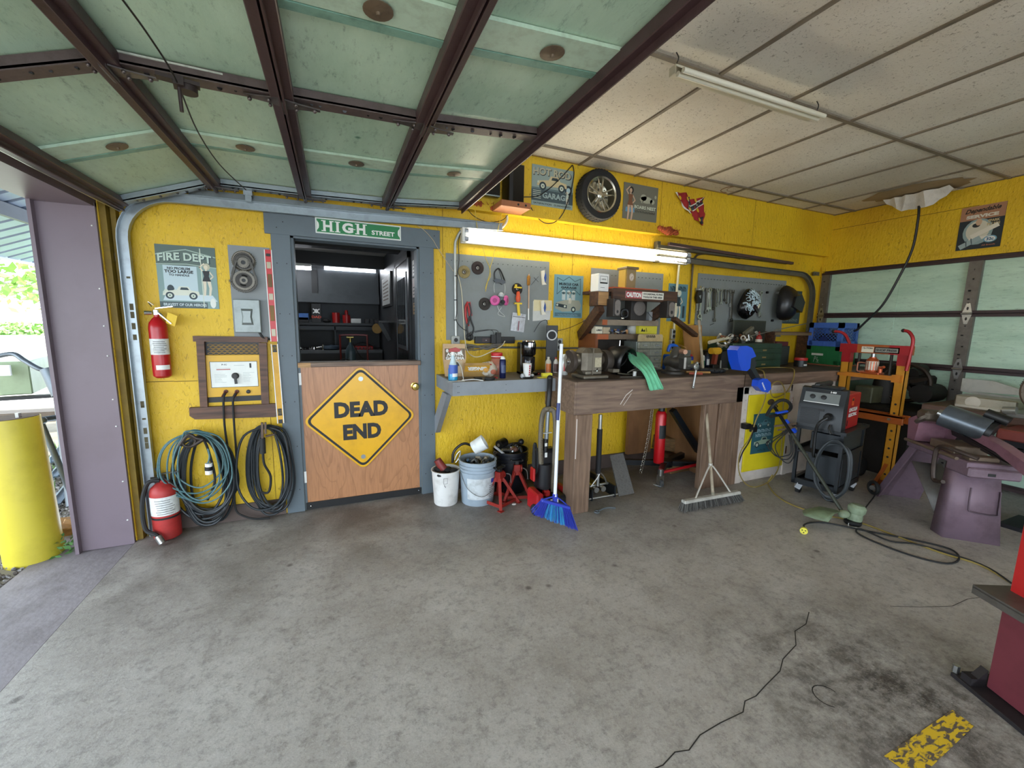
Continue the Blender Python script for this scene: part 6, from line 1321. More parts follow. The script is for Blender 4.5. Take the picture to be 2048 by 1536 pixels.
# vise
t=thing('bench_vise','big worn steel bench vise with hanging bar handle','vise',XP(1350,-.7,T));vx=XP(1348,-.62,T).x;VS=M('#6e6b65',.32,.75,var=.35,scale=12,dark=.5)
b=B(M('#4b4640',.5,.4,var=.4,scale=12));b.lathe([(.10,0),(.10,.02),(.07,.03),(.06,.07)],(vx+.02,-.58,T),seg=26);b.build('base',t)
b=B(VS);b.lathe([(.001,-.11),(.045,-.11),(.058,-.05),(.058,.05),(.05,.08),(.001,.08)],(vx+.01,-.60,T+.10),(0,1,0),24);b.lathe([(.06,-.03),(.07,.0),(.055,.06),(.03,.12)],(vx+.035,-.60,T+.12),(0,0,1),20);b.bb((vx+.0,-.64,T+.13),(vx+.07,-.56,T+.21),.01);b.build('rear_jaw',t)
b=B(VS);b.bb((vx-.045,-.78,T+.05),(vx+.035,-.70,T+.17),.012);b.prism([(vx-.05,T+.15),(vx-.02,T+.22),(vx+.03,T+.22),(vx+.03,T+.13)],.70,.76,Matrix(((1,0,0,0),(0,0,-1,0),(0,1,0,0),(0,0,0,1))));b.m(M('#b98d74',.4,.6));b.cyl((vx-.04,-.77,T+.205),(vx-.02,-.70,T+.205),.02);b.cyl((vx+.03,-.68,T+.205),(vx+.04,-.62,T+.205),.02);b.build('front_jaw',t)
b=B(STEEL);b.cyl((vx+.01,-.70,T+.09),(vx+.01,-.86,T+.085),.02,seg=18);b.lathe([(.026,0),(.03,.01),(.03,.035),(.022,.04)],(vx+.01,-.82,T+.087),(0,-1,0),18);c=Vector((vx+.01,-.845,T+.085));b.build('screw',t)
b=B(STEEL);b.cyl(c+Vector((.012,0,.03)),c+Vector((-.022,-.01,-.17)),.0085,seg=12);b.sph(c+Vector((-.022,-.01,-.17)),.013);b.sph(c+Vector((.013,0,.032)),.013);b.build('handle',t)
b=B(STEEL);b.cyl(XP(1305,-.7,T+.08),XP(1322,-.70,T+.06),.006,seg=8);one(b,'steel_rod','short steel rod lying left of the vise jaw','rod',XP(1305,-.7,T+.07))
b=B(WHITE);c=XP(1269,-.70,T);b.cyl(c,c+Vector((0,0,.045)),.014);one(b,'spark_plug','small white cylinder standing on the bench by the green rag','cylinder',c)
b=B(M('#5e5a52',.5,.4,var=.3));b.tube([XP(1255,-.66,T+.03),XP(1268,-.7,T+.06),XP(1285,-.68,T+.06),XP(1295,-.66,T+.01)],.006,6);b.cyl(XP(1240,-.74,T+.008),XP(1285,-.76,T+.008),.005);one(b,'steel_clip','bent steel handle loop lying under the green rag','scrap',XP(1260,-.7,T))
# items right of the vise
c=XP(1379,-.33,T);aerosol('spray_can','blue and yellow spray can with red top leaning by the plywood offcut',c,.03,.15,'#1f2f9a','n',RED,'#d1b52c')
def leanboard(name,label,pts,y0,y1,mat,th=.018):
    a=[P(*p,y=y0)for p in pts[:2]];c=[P(*p,y=y1)for p in pts[2:]]
    b=B(mat);al=a+c;nrm=(al[1]-al[0]).cross(al[2]-al[1]).normalized()*th;n=len(al)
    b.add(al+[p+nrm for p in al],[list(range(n)),[n+i for i in range(n)][::-1]]+[(i,n+i,n+(i+1)%n,(i+1)%n)for i in range(n)])
    return one(b,name,label,'board',al[0])
leanboard('plywood_offcut','tan plywood offcut leaning on the wall behind the push broom handle',[(1372,727),(1403,727),(1401,652),(1364,652)],-.28,-.06,RAWZ)
t=thing('timber_strut','short dark timber strut pointing down right from the shelf unit','timber strut',P(1365,660,y=-.3));b=B(DARKW);b.beam(P(1347,637,y=-.42),P(1391,671,y=-.30),.05,.035);b.build('strut_piece',t)
b=B(M('#b98a4a',.5,var=.2));b.tube([XP(1372,-.3,T),P(1372,700,y=-.3),P(1366,693,y=-.28),P(1358,690,y=-.2)],.006,6);one(b,'bent_tube','bent tan tube arching beside the blue spray can','tube',XP(1372,-.3,T))
for k,(p0,p1,col,lb)in enumerate((((1372,728),(1420,745),'#b5894e','tan wooden dowel lying on the bench right of the vise'),((1378,737),(1405,745),'#a8503c','rust-red handled tool on the bench right of the vise'),((1412,728),(1455,731),'#8d8d86','steel wrench lying in front of the yellow drill'))):
    b=B(M(col,.5,.6 if k==2 else 0,var=.2));a_,c_2=P(*p0,z=T+.012),P(*p1,z=T+.012);a_.y=max(-.74,min(-.3,a_.y));a_=XP(p0[0],(-.62,-.70,-.5)[k],T+.012);c_2=XP(p1[0],(-.70,-.76,-.52)[k],T+.012);b.cyl(a_,c_2,.010,seg=8);one(b,'hand_tool',lb,'tool',a_)
b=B(M('#25272a',.7,var=.4,scale=20,bump=.4));q=random.Random(4)
for i in range(10):b.sph(XP(1400+i*4.5,-.58-.012*i+q.uniform(-.02,.02),T+.022),(.05,.03,.022),9,6,(0,0,q.uniform(-1,1)))
one(b,'work_gloves','dark crumpled work gloves on the bench behind the broom handle','gloves',XP(1420,-.6,T))
c=XP(1412,-.36,T);aerosol('spray_can','dark spray can with a pale label behind the broom handle',c,.026,.17,'#1b2236','n',BLACK,'#cfd3d1')
c=XP(1404,-.34,T);aerosol('spray_can','white and green spray can directly behind the broom handle',c,.022,.14,'#cfd6cc','n',WHITE,'#4f8a62')
t=thing('cordless_drill','yellow cordless drill standing on its battery on the bench','drill',XP(1428,-.4,T));c=XP(1427,-.40,T);DYL=M('#d8a321',.4,var=.1)
b=B(DYL);b.cyl(c+Vector((-.06,0,.185)),c+Vector((.055,0,.185)),.032,.034,18);b.bb(c+Vector((-.03,-.03,.15)),c+Vector((.04,.03,.2)),.01);b.build('motor_housing',t);b=B(M('#8a3a24',.5));b.beam(c+Vector((.01,0,.16)),c+Vector((-.005,0,.05)),.035,.04);b.build('grip',t);b=B(BLACK);b.bb(c+Vector((-.045,-.035,0)),c+Vector((.045,.035,.05)),.006);b.cyl(c+Vector((.055,0,.185)),c+Vector((.09,0,.185)),.024,.014,14);b.build('battery_and_chuck',t)
b=B(M('#8c8c83',.5,.4));c=XP(1440,-.42,T);b.cyl(c,c+Vector((0,0,.09)),.012,.006);one(b,'glue_tip','small grey cone standing right of the drill','nozzle',c)
# green steel tool chest with heaped parts
t=thing('tool_chest','dark green steel tool chest with open lid full of parts','tool chest',XP(1530,-.25,T));cx0,cx1=XP(1462,-.42,T).x,XP(1560,-.42,T).x;GRN=M('#2b4537',.4,.2,var=.4,scale=9,dark=.5)
cz=P(1510,687,y=-.42).z
b=B(GRN);b.bb((cx0,-.42,T),(cx1,-.10,cz),.004);b.build('chest_body',t)
for z0,z1 in((.01,.075),(.085,.15),(.16,.21)):
    b=B(GRN);b.bb((cx0+.01,-.428,T+z0),(cx1-.01,-.42,T+z1),.003);dr=b.build('drawer',t);b=B(M('#9a8558',.4,.5)).bb(((cx0+cx1)/2+.06,-.431,T+z0+.02),((cx0+cx1)/2+.12,-.428,T+z0+.035));b.build('drawer_pull',dr)
b=B(M('#3c3f33',.5,.2,var=.4,scale=8));l0,l1=P(1463,688,y=-.11),P(1532,642,y=-.11);b.bb((l0.x,-.115,cz),(l1.x,-.10,l1.z),.003);b.m(M('#2a2c26',.5)).bb((l0.x+.02,-.117,cz+.03),(l1.x-.02,-.115,l1.z-.02));b.build('lid',t)
# heap of parts: each its own thing
q=random.Random(21);kinds=[('valve_part','part'),('bolt','bolt'),('chrome_fitting','fitting')]
heap=[]
HC=[STEEL,M('#7a4a32',.5,.4,var=.4),M('#c9c6bc',.4,.4,var=.2),M('#3a3632',.5,.4,var=.3),M('#8f8a78',.5,.5,var=.3)]
for i in range(30):
    px=q.uniform(1432,1500);y=q.uniform(-.40,-.16);base=XP(px,y,T);hz=(cz-T)+q.uniform(.0,.05)if base.x>cx0 else max(.0,(cz-T)*(1-(cx0-base.x)/.3))
    b=B(HC[i%5]);c=Vector((base.x,y,T+hz+.02));d=Vector((q.uniform(-1,1),q.uniform(-1,1),q.uniform(-.3,.6))).normalized();L=q.uniform(.03,.08)
    if i%3==0:b.cyl(c-d*L*.5,c+d*L*.5,.012,seg=8);b.cyl(c-d*L*.5,c-d*L*.3,.02,seg=6)
    elif i%3==1:b.torus(c,.022,.008,d,14,6)
    else:b.box(c,(L,.03,.022),(q.uniform(0,3),q.uniform(0,3),q.uniform(0,3)),.004)
    one(b,('bolt','ring_part','metal_block')[i%3],'loose greasy %s in the heap on the green chest'%('bolt','ring','metal block')[i%3],('bolt','ring','block')[i%3],c,'greasy %s on the green tool chest'%('bolts','rings','blocks')[i%3])
# support pile under the heap left of the chest
b=B(M('#191a1c',.6,var=.3,scale=12,bump=.2));a_=XP(1430,-.35,T).x;b.prism([(a_,T),(cx0-.005,T),(cx0-.005,T+.19),(cx0-.10,T+.17),(a_+.03,T+.06)],.12,.38,Matrix(((1,0,0,0),(0,0,-1,0),(0,1,0,0),(0,0,0,1))));one(b,'tool_case','black soft tool case heaped with parts between drill and green chest','tool case',(a_,-.25,T))
for nm,lb,p0,p1,y,r,col in(('caulk_tube','pale tube lying across the heap, pointing up right',(1418,685),(1458,675),-.3,.018,'#c9bfa4'),('pipe_offcut','short white pipe sticking out of the green chest',(1512,664),(1520,676),-.25,.016,'#c9c7bd'),('square_tube','square section tube offcut standing tilted in the green chest',(1488,668),(1505,655),-.25,.022,'#6b6657')):
    b=B(M(col,.5,var=.3));A_,C_=P(*p0,y=y),P(*p1,y=y);b.cyl(A_,C_,r,seg=12 if 'square' not in nm else 4);one(b,nm,lb,'tube',A_)
b=B(M('#5c574b',.5,.4,var=.3));b.box(P(1500,668,y=-.22),(.10,.06,.075),(0,.6,0),.004);one(b,'metal_housing','tilted square metal housing on top of the green chest','housing',P(1500,668,y=-.22))
t=thing('glue_pot','small white and red pot on the green chest','pot',P(1517,684,y=-.3));c=P(1517,684,y=-.3);b=B(M('#d2c6b4',.5));b.cyl(c,c+Vector((0,0,.03)),.035);b.build('pot',t);b=B(M('#a32a22',.5));b.lathe([(.03,.03),(.028,.06),(.012,.075),(.01,.1),(0,.12)],c,seg=16);b.build('cap',t)
b=B(M('#9b9b96',.3,.8));b.cyl(P(1500,672,y=-.38),P(1612,647,y=-.28),.005,seg=8);b.cyl(P(1550,661,y=-.35),P(1556,659,y=-.35),.011,seg=8);one(b,'antenna_rod','long thin rod lying up to the blue crate','rod',P(1500,672,y=-.38))
# dark tool box behind, tin, crates
t=thing('wooden_tray','dark brown wooden tray shelf on the bench behind the tin','tray',XP(1590,-.12,T));s0,s1=P(1533,668,y=-.1),P(1612,652,y=-.1)
b=B(DARKW);b.bb((s0.x,-.2,s0.z),(s1.x,-.02,s0.z+.03));b.m(M('#7f6a4c',.6,var=.2)).bb((s0.x,-.205,s0.z-.01),(s1.x,-.2,s0.z+.02));b.build('shelf',t);b=B(DARKW);b.bb((s0.x,-.2,T),(s0.x+.02,-.02,s0.z));b.bb((s1.x-.02,-.2,T),(s1.x,-.02,s0.z));b.build('side',t)
b=B(M('#2f3331',.6,var=.3));a_=XP(1565,-.3,T);b.bb((a_.x,-.22,T),(a_.x+.22,-.06,T+.22),.006);b.m(M('#5a1f28',.5,var=.2)).bb((a_.x-.0,-.21,T+.22),(a_.x+.20,-.08,T+.27),.004);one(b,'storage_box','dark box with a maroon lid behind the red topped tin','box',(a_.x,-.15,T))
t=thing('grease_tin','black tin with red lid band beside the green crate','tin',XP(1600,-.45,T));c=XP(1600,-.42,T);b=B(M('#1d1c1b',.4,var=.2));b.cyl(c,c+Vector((0,0,.07)),.062,seg=28);b.m(WHITE);b.lathe([(.0625,.012),(.0625,.03)],c,seg=8,a0=PI*.35,a1=PI*.65);b.build('tin_body',t);b=B(M('#b32a22',.4));b.lathe([(.064,.07),(.066,.075),(.066,.098),(.06,.1),(0,.1)],c,seg=28);b.build('lid',t)
def crate(name,label,px,y,z,w_,d_,h_,col,rz,grid):
    c=Vector((px,y,z));t=thing(name,label,'crate',c);F=Matrix.Translation(c)@Matrix.Rotation(rz,4,'Z');m=M(col,.45,var=.12,scale=8)
    for nm,Fm,W in(('side_wall',frame((0,0,0),(1,0,0),(0,0,1)),w_),('side_wall',frame((w_,0,0),(0,1,0),(0,0,1)),d_),('side_wall',frame((w_,d_,0),(-1,0,0),(0,0,1)),w_),('side_wall',frame((0,d_,0),(0,-1,0),(0,0,1)),d_)):
        b=B(m);b.fr(F@Fm)
        def sl(x0,y0,x1,y1,th=.008):b.box(((x0+x1)/2,(y0+y1)/2,-.005),(x1-x0,y1-y0,th))
        sl(0,0,W,h_*.22);sl(0,h_*.78,W,h_);sl(0,0,W*.13,h_);sl(W*.87,0,W,h_)
        for k in range(5):sl(W*.02,h_*(.02+.04*k),W*.98,h_*(.035+.04*k),.013)
        for k in range(7):sl(W*k/6-.002 if k else 0,0,W*k/6+.004,h_*.2,.014)
        if grid:
            x0,x1,y0,y1=W*.13,W*.87,h_*.22,h_*.78;n=7
            for k in range(-n,n+1):
                for sg in(1,-1):
                    cx=(x0+x1)/2+k*(x1-x0)/n;a_=Vector((cx-(y1-y0)/2*sg,y0,-.005));c_2=Vector((cx+(y1-y0)/2*sg,y1,-.005));
                    # clip to the opening
                    d=c_2-a_;t0,t1=0.,1.
                    for lo,hi in((x0,x1),):
                        if abs(d.x)>1e-9:
                            ta,tb=(lo-a_.x)/d.x,(hi-a_.x)/d.x;t0=max(t0,min(ta,tb));t1=min(t1,max(ta,tb))
                    if t1-t0>.02:b.beam(a_+d*t0,a_+d*t1,.004,.004,(0,0,1))
            b.m(M('#1b2f66',.5)if 'b' in col else m);
        else:sl(W*.13,h_*.22,W*.87,h_*.78,.004)
        b.build(nm,t)
    b=B(m);b.fr(F);b.bb((0,0,0),(w_,d_,.006));b.build('bottom',t)
    return t,F
CZ=T+.012
b=B(M('#a35c44',.7,var=.2));b.bb((5.27,-.56,T),(5.65,-.14,T+.011));one(b,'tile_board','thin reddish board under the green crate','board',XP(1612,-.5,T))
t,F=crate('milk_crate','green milk crate with P6 scrawled in white on the bench',5.32,-.53,CZ,.32,.36,.21,'#1f6b3c',0.0,False)
b=B(M('#d9d9d2',.6));b.fr(F@frame((-.012,.36,0),(0,-1,0),(0,0,1)));b.rect(.07,.10,.20,.125,0);b.line([(.10,.02),(.11,.085),(.125,.08),(.12,.06),(.108,.055)],.004,0);b.line([(.14,.08),(.135,.05),(.145,.03),(.155,.045),(.14,.05)],.004,0);b.line([(.13,.02),(.16,.02)],.004,0);b.build('scrawled_label',t)
t,F=crate('milk_crate','blue lattice milk crate stacked on the green crate',5.325,-.53,CZ+.212,.32,.36,.275,'#3f64ad',0.0,True)
b=B(M('#1a2c63',.5));b.fr(F@frame((-.010,.18,.08),(0,-1,0),(0,0,1)));b.prism([(-.05,-.02),(.05,-.02),(.04,.015),(.015,.035),(-.015,.035),(-.04,.015)],-.002,.002);b.build('hand_hole',t)
b=B(BLACK);b.bb((5.38,-.48,CZ+.222),(5.58,-.24,CZ+.36),.02);one(b,'black_bundle','dark bundle inside the blue lattice crate','bundle',(5.45,-.36,CZ+.222))
# tan extension cord looped over the bench front
CT_=M('#8d7a3e',.5,var=.2)
t=thing('extension_cord','tan yellow extension cord looped over the bench and down to the floor','cord',P(1560,760,y=-.85))
b=B(CT_);L1=[XP(1505,-.55,T+.012),XP(1540,-.50,T+.012),XP(1575,-.60,T+.015),XP(1588,-.79,T+.02),P(1586,760,y=-.85),P(1572,785,y=-.86),P(1548,795,y=-.86),P(1541,780,y=-.86),P(1548,765,y=-.86),P(1562,765,y=-.86),P(1570,785,y=-.87),P(1566,815,y=-.86),P(1566,850,y=-.85),P(1563,890,y=-.85),P(1560,920,y=-.86),P(1553,945,y=-.92),P(1535,965,z=.012),P(1510,974,z=.012),P(1492,968,z=.012),P(1480,950,y=-.92),P(1477,925,y=-.90),P(1483,900,y=-.88),P(1500,875,y=-.87),P(1512,840,y=-.87),P(1528,805,y=-.87),P(1532,780,y=-.86),P(1530,760,y=-.85),XP(1527,-.79,T+.015),XP(1515,-.6,T+.012)]
b.tube(L1,.0055,7,5);b.build('hanging_loop',t)
b=B(CT_);L2=[P(1545,950,y=-.95),P(1536,965,z=.007),P(1540,975,z=.007),P(1552,990,z=.007),P(1580,1008,z=.007),P(1640,1028,z=.007),P(1700,1040,z=.007),P(1740,1052,z=.007),P(1800,1075,z=.007),P(1880,1105,z=.007),P(1960,1130,z=.007),P(2020,1165,z=.007)]
b.tube(L2,.006,7,5);b.build('floor_run',t)
b=B(BLACKR);L3=[P(1611,1058,z=.02),P(1608,1050,z=.02),P(1625,1045,z=.008),P(1660,1047,z=.008),P(1740,1063,z=.008),P(1830,1080,z=.008),P(1900,1098,z=.008),P(1918,1117,z=.008),P(1895,1127,z=.008),P(1830,1113,z=.008),P(1760,1088,z=.008),P(1715,1066,z=.010),P(1722,1058,z=.012),P(1780,1082,z=.014),P(1840,1090,z=.012),P(1960,1128,z=.012),P(2025,1168,z=.012)]
t=thing('extension_lead','black power cord looping across the floor with a yellow plug','cord',P(1611,1058,z=.02));b.tube(L3,.006,7,5);b.build('cable_run',t)
c=P(1608,1059,z=.024);b=B(M('#d9cf4a',.45));ax=Vector((c.x-L3[1].x,c.y-L3[1].y-.02,0)).normalized();ax=(CAM-c);ax.z=0;ax.normalize();b.cyl(c,c+ax*.03,.021,.024,20);b.m(BLACK)
for k in range(3):
    a=2*PI*k/3+.5;s_=ax.cross(Vector((0,0,1)));p=c+ax*.031+s_*.011*math.cos(a)+Vector((0,0,.011*math.sin(a)));b.box(p,(.006,.006,.006))
b.build('plug',t)
# thin cable from the bench down to the trimmer and back
wire('cable','black cable curving down the yellow cabinet door',[(1510,850,-.87),(1500,880,-.88),(1485,905,-.89),(1478,925,-.89)],.006,BLACKR,'cable')
# ------------------------------------------------------------------ dark wall shelf unit over the bench
UY=-.45
t=thing('wall_shelf_unit','dark brown timber wall shelf unit with a CAUTION strip','shelf unit',(2.45,-.2,1.6))
ux0,ux1=P(1222,590,y=UY).x,P(1350,590,y=UY).x;uzt=P(1222,576,y=UY).z;uzb=P(1222,600,y=UY).z
b=B(DARKW);b.bb((ux0,UY-.035,uzb),(ux1,UY,uzt),.003);b.bb((ux0-.0,UY,uzt-.03),(ux1,0,uzt-.002));b.build('top_shelf',t)
b=B(M('#c2522e',.6,var=.2));b.bb((ux0+.02,UY+.0,uzt),(ux1-.2,-.08,uzt+.012));b.build('orange_sheet',t)
b=B(DARKW);b.beam((ux0-.07,UY+.01,uzt-.09),(ux0-.07,UY+.14,uzt-.09),.11,.12,bev=.004);b.m(RAWX);b.beam((ux0-.07,UY+.005,uzt-.09),(ux0-.07,UY+.01,uzt-.09),.10,.11);b.build('end_beam',t)
# braces
b=B(DARKW);b.beam(P(1202,614,y=UY+.02),Vector((ux0-.02,-.03,1.36)),.05,.09);b.build('brace',t)
b=B(DARKW);b.beam((ux1-.03,UY+.03,uzb),(ux1-.16,-.02,1.37),.04,.09);b.build('brace',t)
uz2=P(1250,640,y=-.32).z;uz3=P(1240,668,y=-.28).z
b=B(M('#8a7b69',.6,var=.3,scale=8));b.bb((ux0+.02,-.32,uz2-.05),(ux1-.05,0,uz2),.002);b.m(M('#a5562e',.6));b.bb((ux0+.018,-.322,uz2-.048),(ux0+.07,-.318,uz2-.002));b.build('middle_shelf',t)
b=B(M('#6b5a49',.6,var=.3,scale=8));b.bb((ux0-.0,-.28,uz3-.05),(ux1-.12,0,uz3),.002);b.m(M('#a5562e',.6));b.bb((ux0+.0,-.282,uz3-.05),(ux0+.12,-.28,uz3-.003));b.build('lower_shelf',t)
b=B(M('#7b4526',.6,var=.3,scale=8));b.bb((ux0-.02,-.28,T),(ux0+.01,0,uz3));b.m(M('#3c352e',.7,var=.3));b.bb((ux0,-.06,T),(ux0+.5,-.02,uz3-.05));b.build('side_board',t)
def caution(b,W,H):
    b.m(c_('#a33a40')).rect(0,0,W*.42,H,.0003);b.m(WHITE).text('CAUTION',W*.21,H*.5,W*.38,H*.72,.0009,.06);b.m(c_('#e6e4d8')).rect(W*.42,0,W,H,.0003);b.m(INK).text('OCCASIONAL FLYING',W*.71,H*.72,W*.52,H*.28,.0008,.05).text('TOOLS IN THIS AREA',W*.71,H*.28,W*.52,H*.28,.0008,.05)
q0,q1=P(1251,600,y=UY-.04),P(1326,587,y=UY-.04);sign('caution_strip','CAUTION strip sticker on the dark shelf unit front',q0.x,(uzb+uzt)/2-.03,q1.x+.01,(uzb+uzt)/2+.03,'#e6e4d8',caution,UY-.036,'sticker',thick=.002)
def sat(name,label,cat,px0,px1,y,z,h,mat,d=.08,rz=0.,extra=None,bev=.003):
    a_,c=XP(px0,y,z).x,XP(px1,y,z).x;b=B(mat);F=Matrix.Translation(((a_+c)/2,y+d/2,z))@Matrix.Rotation(rz,4,'Z');b.fr(F);b.bb((-(c-a_)/2,-d/2,.0005),((c-a_)/2,d/2,h),bev)
    if extra:b.M=F@frame((0,-d/2,0),(1,0,0),(0,0,1));extra(b,c-a_,h)
    return one(b,name,label,cat,F.translation)
def wb(b,W,H):b.m(INK).line([(-W*.35,H*.45),(W*.35,H*.45),(W*.35,H*.85),(-W*.35,H*.85)],.003,.001,True);b.rect(-W*.35,H*.45,W*.35,H*.52,.001);scrib(b,0,H*.68,W*.4,H*.07,.0014,5);b.rect(-W*.3,H*.2,W*.1,H*.22,.001)
sat('cardboard_box','tall white carton with black printed label on the shelf unit corner','box',1194,1217,UY+.02,uzt-.03,P(1200,546,y=UY).z-uzt+.03,WHITE,.10,.12,wb)
# tower clock
t=thing('mantel_clock','narrow brown-grey wooden tower clock on the shelf unit','clock',XP(1257,-.2,uzt));c=XP(1256,-.22,uzt+.0125);kw,kh=.10,P(1256,535,y=-.22).z-uzt-.01
b=B(M('#8d7e58',.5,var=.2));b.bb((c.x-kw/2,-.26,uzt+.0125),(c.x+kw/2,-.14,uzt+kh),.002);b.m(M('#b89e49',.5)).bb((c.x-kw/2-.012,-.25,uzt+.013),(c.x-kw/2,-.15,uzt+kh-.01));b.m(M('#75684c',.5)).bb((c.x-kw/2-.02,-.275,uzt+kh-.01),(c.x+kw/2+.02,-.13,uzt+kh+.012),.003);b.build('case',t)
b=B(M('#cfcabb',.5));b.fr(frame((c.x,-.2605,uzt+kh*.62),(1,0,0),(0,0,1)));b.ell(0,0,.026,.034,.001,24);b.m(INK)
for k in range(12):b.rect(.021*math.cos(k*PI/6)-.002,.028*math.sin(k*PI/6)-.002,.021*math.cos(k*PI/6)+.002,.028*math.sin(k*PI/6)+.002,.002)
b.line([(0,0),(.012,.004)],.003,.002);b.line([(0,0),(-.004,-.018)],.003,.002);b.build('dial',t)
# speakers on the middle shelf
def spk(label,px0,px1,y,z0,h,kind):
    a_,c=XP(px0,y,z0).x,XP(px1,y,z0).x;t=thing('speaker',label,'speaker',((a_+c)/2,y,z0));b=B(M('#2a2523',.5,var=.1));b.bb((a_,y,z0+.0005),(c,y+.10,z0+h),.004);cb_=b.build('cabinet',t)
    b=B(M('#77706a',.8,var=.15,scale=60));b.fr(frame(((a_+c)/2,y-.001,z0+h/2),(1,0,0),(0,0,1)));W,H=(c-a_)/2*.74,h/2*.86
    if kind:b.prism([(W*math.cos(k*PI/12),H-W+W*math.sin(k*PI/12))for k in range(13)]+[(-W*math.cos(k*PI/12),-H+W-W*math.sin(k*PI/12))for k in range(13)],0,.006);b.m(BLACK).ell(0,-H+W*1.2,W*.4,W*.5,.0065)
    else:b.lathe([(W,0),(W,.006),(W*.8,.012),(0,.012)],(0,h*.08,0),seg=30)
    b.build('grille',cb_);return t
FZ=P(1234,628,y=UY-.1).z
spk('slim left desktop speaker hung under the CAUTION board',1226.5,1240.5,UY-.10,P(1234,633.5,y=UY-.1).z,P(1234,597,y=UY-.1).z-P(1234,633.5,y=UY-.1).z,1)
spk('slim right desktop speaker hung under the CAUTION board',1334,1349,UY-.10,P(1341,636,y=UY-.1).z,P(1341,602,y=UY-.1).z-P(1341,636,y=UY-.1).z,1)
spk('square speaker with a round grille in the middle of the shelf unit',1261.5,1292.5,-.31,uz2,.19,0)
sat('adapter_box','small grey box beside the square speaker','box',1297,1314,-.28,uz2,.085,M('#a5a9ab',.5,var=.1),.08,.1)
b=B(BLACK);c=XP(1249,-.25,uz2+.06);b.torus(c,.035,.014,(.3,1,0),20);b.m(CHROME).sph(XP(1246,-.3,uz2+.016),(.02,.012,.014),10,6);one(b,'headphones','black coiled headphones between the speakers','headphones',c-Vector((0,0,.05)))
wire('wire','black wire drooping over the middle shelf edge',[(1296,625,-.33),(1305,636,-.335),(1314,639,-.335),(1320,632,-.33)],.0025)
sat('card_box','cream card box with black lettering on the lower shelf','box',1191,1205,-.27,uz3,.065,M('#d8d0b8',.6),.07,0,lambda b,W,H:b.m(INK).text('LUMAX',0,H*.5,W*.8,H*.25,.001,.06))
sat('card_box','plain buff card box next to the cream one','box',1206,1220,-.27,uz3,.06,M('#b1a084',.6),.07)
q=random.Random(31)
for i in range(12):
    px=1222+i*2.9;c=XP(px,-.24+q.uniform(-.03,.03),uz3+.018);b=B((STEEL,M('#5d6da0',.4,.5),M('#3a3431',.5,.4),M('#b7895c',.5))[i%4]);d=Vector((q.uniform(-1,1),q.uniform(-1,1),q.uniform(0,.7))).normalized();b.cyl(c-d*.022,c+d*.028,.010,.012,10)
    one(b,'socket','loose greasy socket in the jumble on the lower shelf','socket',c,'jumbled sockets on the lower shelf')
b=B(M('#c3c2bb',.6,var=.1));c=XP(1262.5,-.17,uz3);b.lathe([(.04,.001),(.042,.004),(.042,.075),(.04,.078)],c,seg=24);one(b,'paper_roll','grey-white paper roll on the lower shelf','roll',c)
sat('yellow_package','yellow package with black figures on the lower shelf','package',1277,1314,-.24,uz3+.0,.082,M('#dccf3a',.5,var=.08),.08,.03,lambda b,W,H:b.m(INK).flat([(-W*.4,H*.3),(-W*.34,H*.7),(-W*.25,H*.4),(-W*.2,H*.6),(-W*.16,H*.3)],.001).line([(W*-.08,H*.3),(-W*.12,H*.7)],.006,.001))
b=B(M('#c3bfb2',.6,var=.1));c=XP(1255,-.22,T+.13);b.lathe([(.045,-.05),(.045,.05)],c+Vector((0,0,.05)),(1,.2,.25),22);one(b,'paper_roll','white paper roll lying above the welding helmet','roll',c)
b=B(M('#4d4238',.6,var=.3));b.bb((XP(1215,-.3,T).x,-.30,T),(XP(1272,-.3,T).x,-.14,T+.128),.004);one(b,'wooden_box','dark wooden box behind the welding helmet','box',XP(1240,-.2,T))
t=thing('conduit','white vertical conduit from the tube lamp down to the switch box','conduit',P(1358,530,y=-.02));b=B(M('#d8d2b4',.4,.1));b.tube([P(1358,530,y=-.03),P(1352,600,y=-.03),P(1349,640,y=-.03),P(1348,662,y=-.03)],.012,10);b.build('pipe',t)
t=thing('conduit','brown conduit bending from the steel angle down past the wrench board','conduit',P(1385,530,y=-.02));b=B(M('#5f5340',.5,.4,var=.3));b.tube([P(1480,517,y=-.02),P(1440,509,y=-.02),P(1402,508,y=-.02),P(1389,518,y=-.02),P(1385,540,y=-.02),P(1380,620,y=-.02),P(1378,648,y=-.02)],.010,8);b.build('pipe',t)
# ------------------------------------------------------------------ wrenches on the big grey board
def wrench(px,py0,py1,s,mat,kind,tilt=0.,y=-.03):
    a_,c=P(px,py0,y=y),P(px+tilt,py1,y=y);b=B(mat);d=(c-a_).normalized();L=(c-a_).length;F=frame(a_,(0,0,1),(1,0,0));
    x_=d.cross(Vector((0,-1,0))).normalized();F=Matrix((x_,d,x_.cross(d))).transposed().to_4x4();F.translation=a_;b.fr(F);r=.0155*s
    b.prism([(-r*.42,r),(r*.42,r),(r*.36,L-r),(-r*.36,L-r)],-.003,.003)
    for yy,k in((0,kind[0]),(L,kind[1])):
        sg=-1 if yy==0 else 1
        if k=='o': # open jaw
            b.prism([(-r,yy-sg*r*.9),(-r*1.15,yy+sg*r*.2),(-r*.9,yy+sg*r*1.1),(-r*.45,yy+sg*r*1.0),(-r*.45,yy+sg*r*.1),(r*.45,yy+sg*r*.1),(r*.45,yy+sg*r*1.2),(r*.9,yy+sg*r*1.2),(r*1.15,yy+sg*r*.1),(r,yy-sg*r*.9)],-.0035,.0035)
        else:b.lathe([(r*.62,-.004),(r*1.1,-.004),(r*1.1,.004),(r*.62,.004)],(0,yy,0),(0,0,1),18,cap=False)
    return b,a_
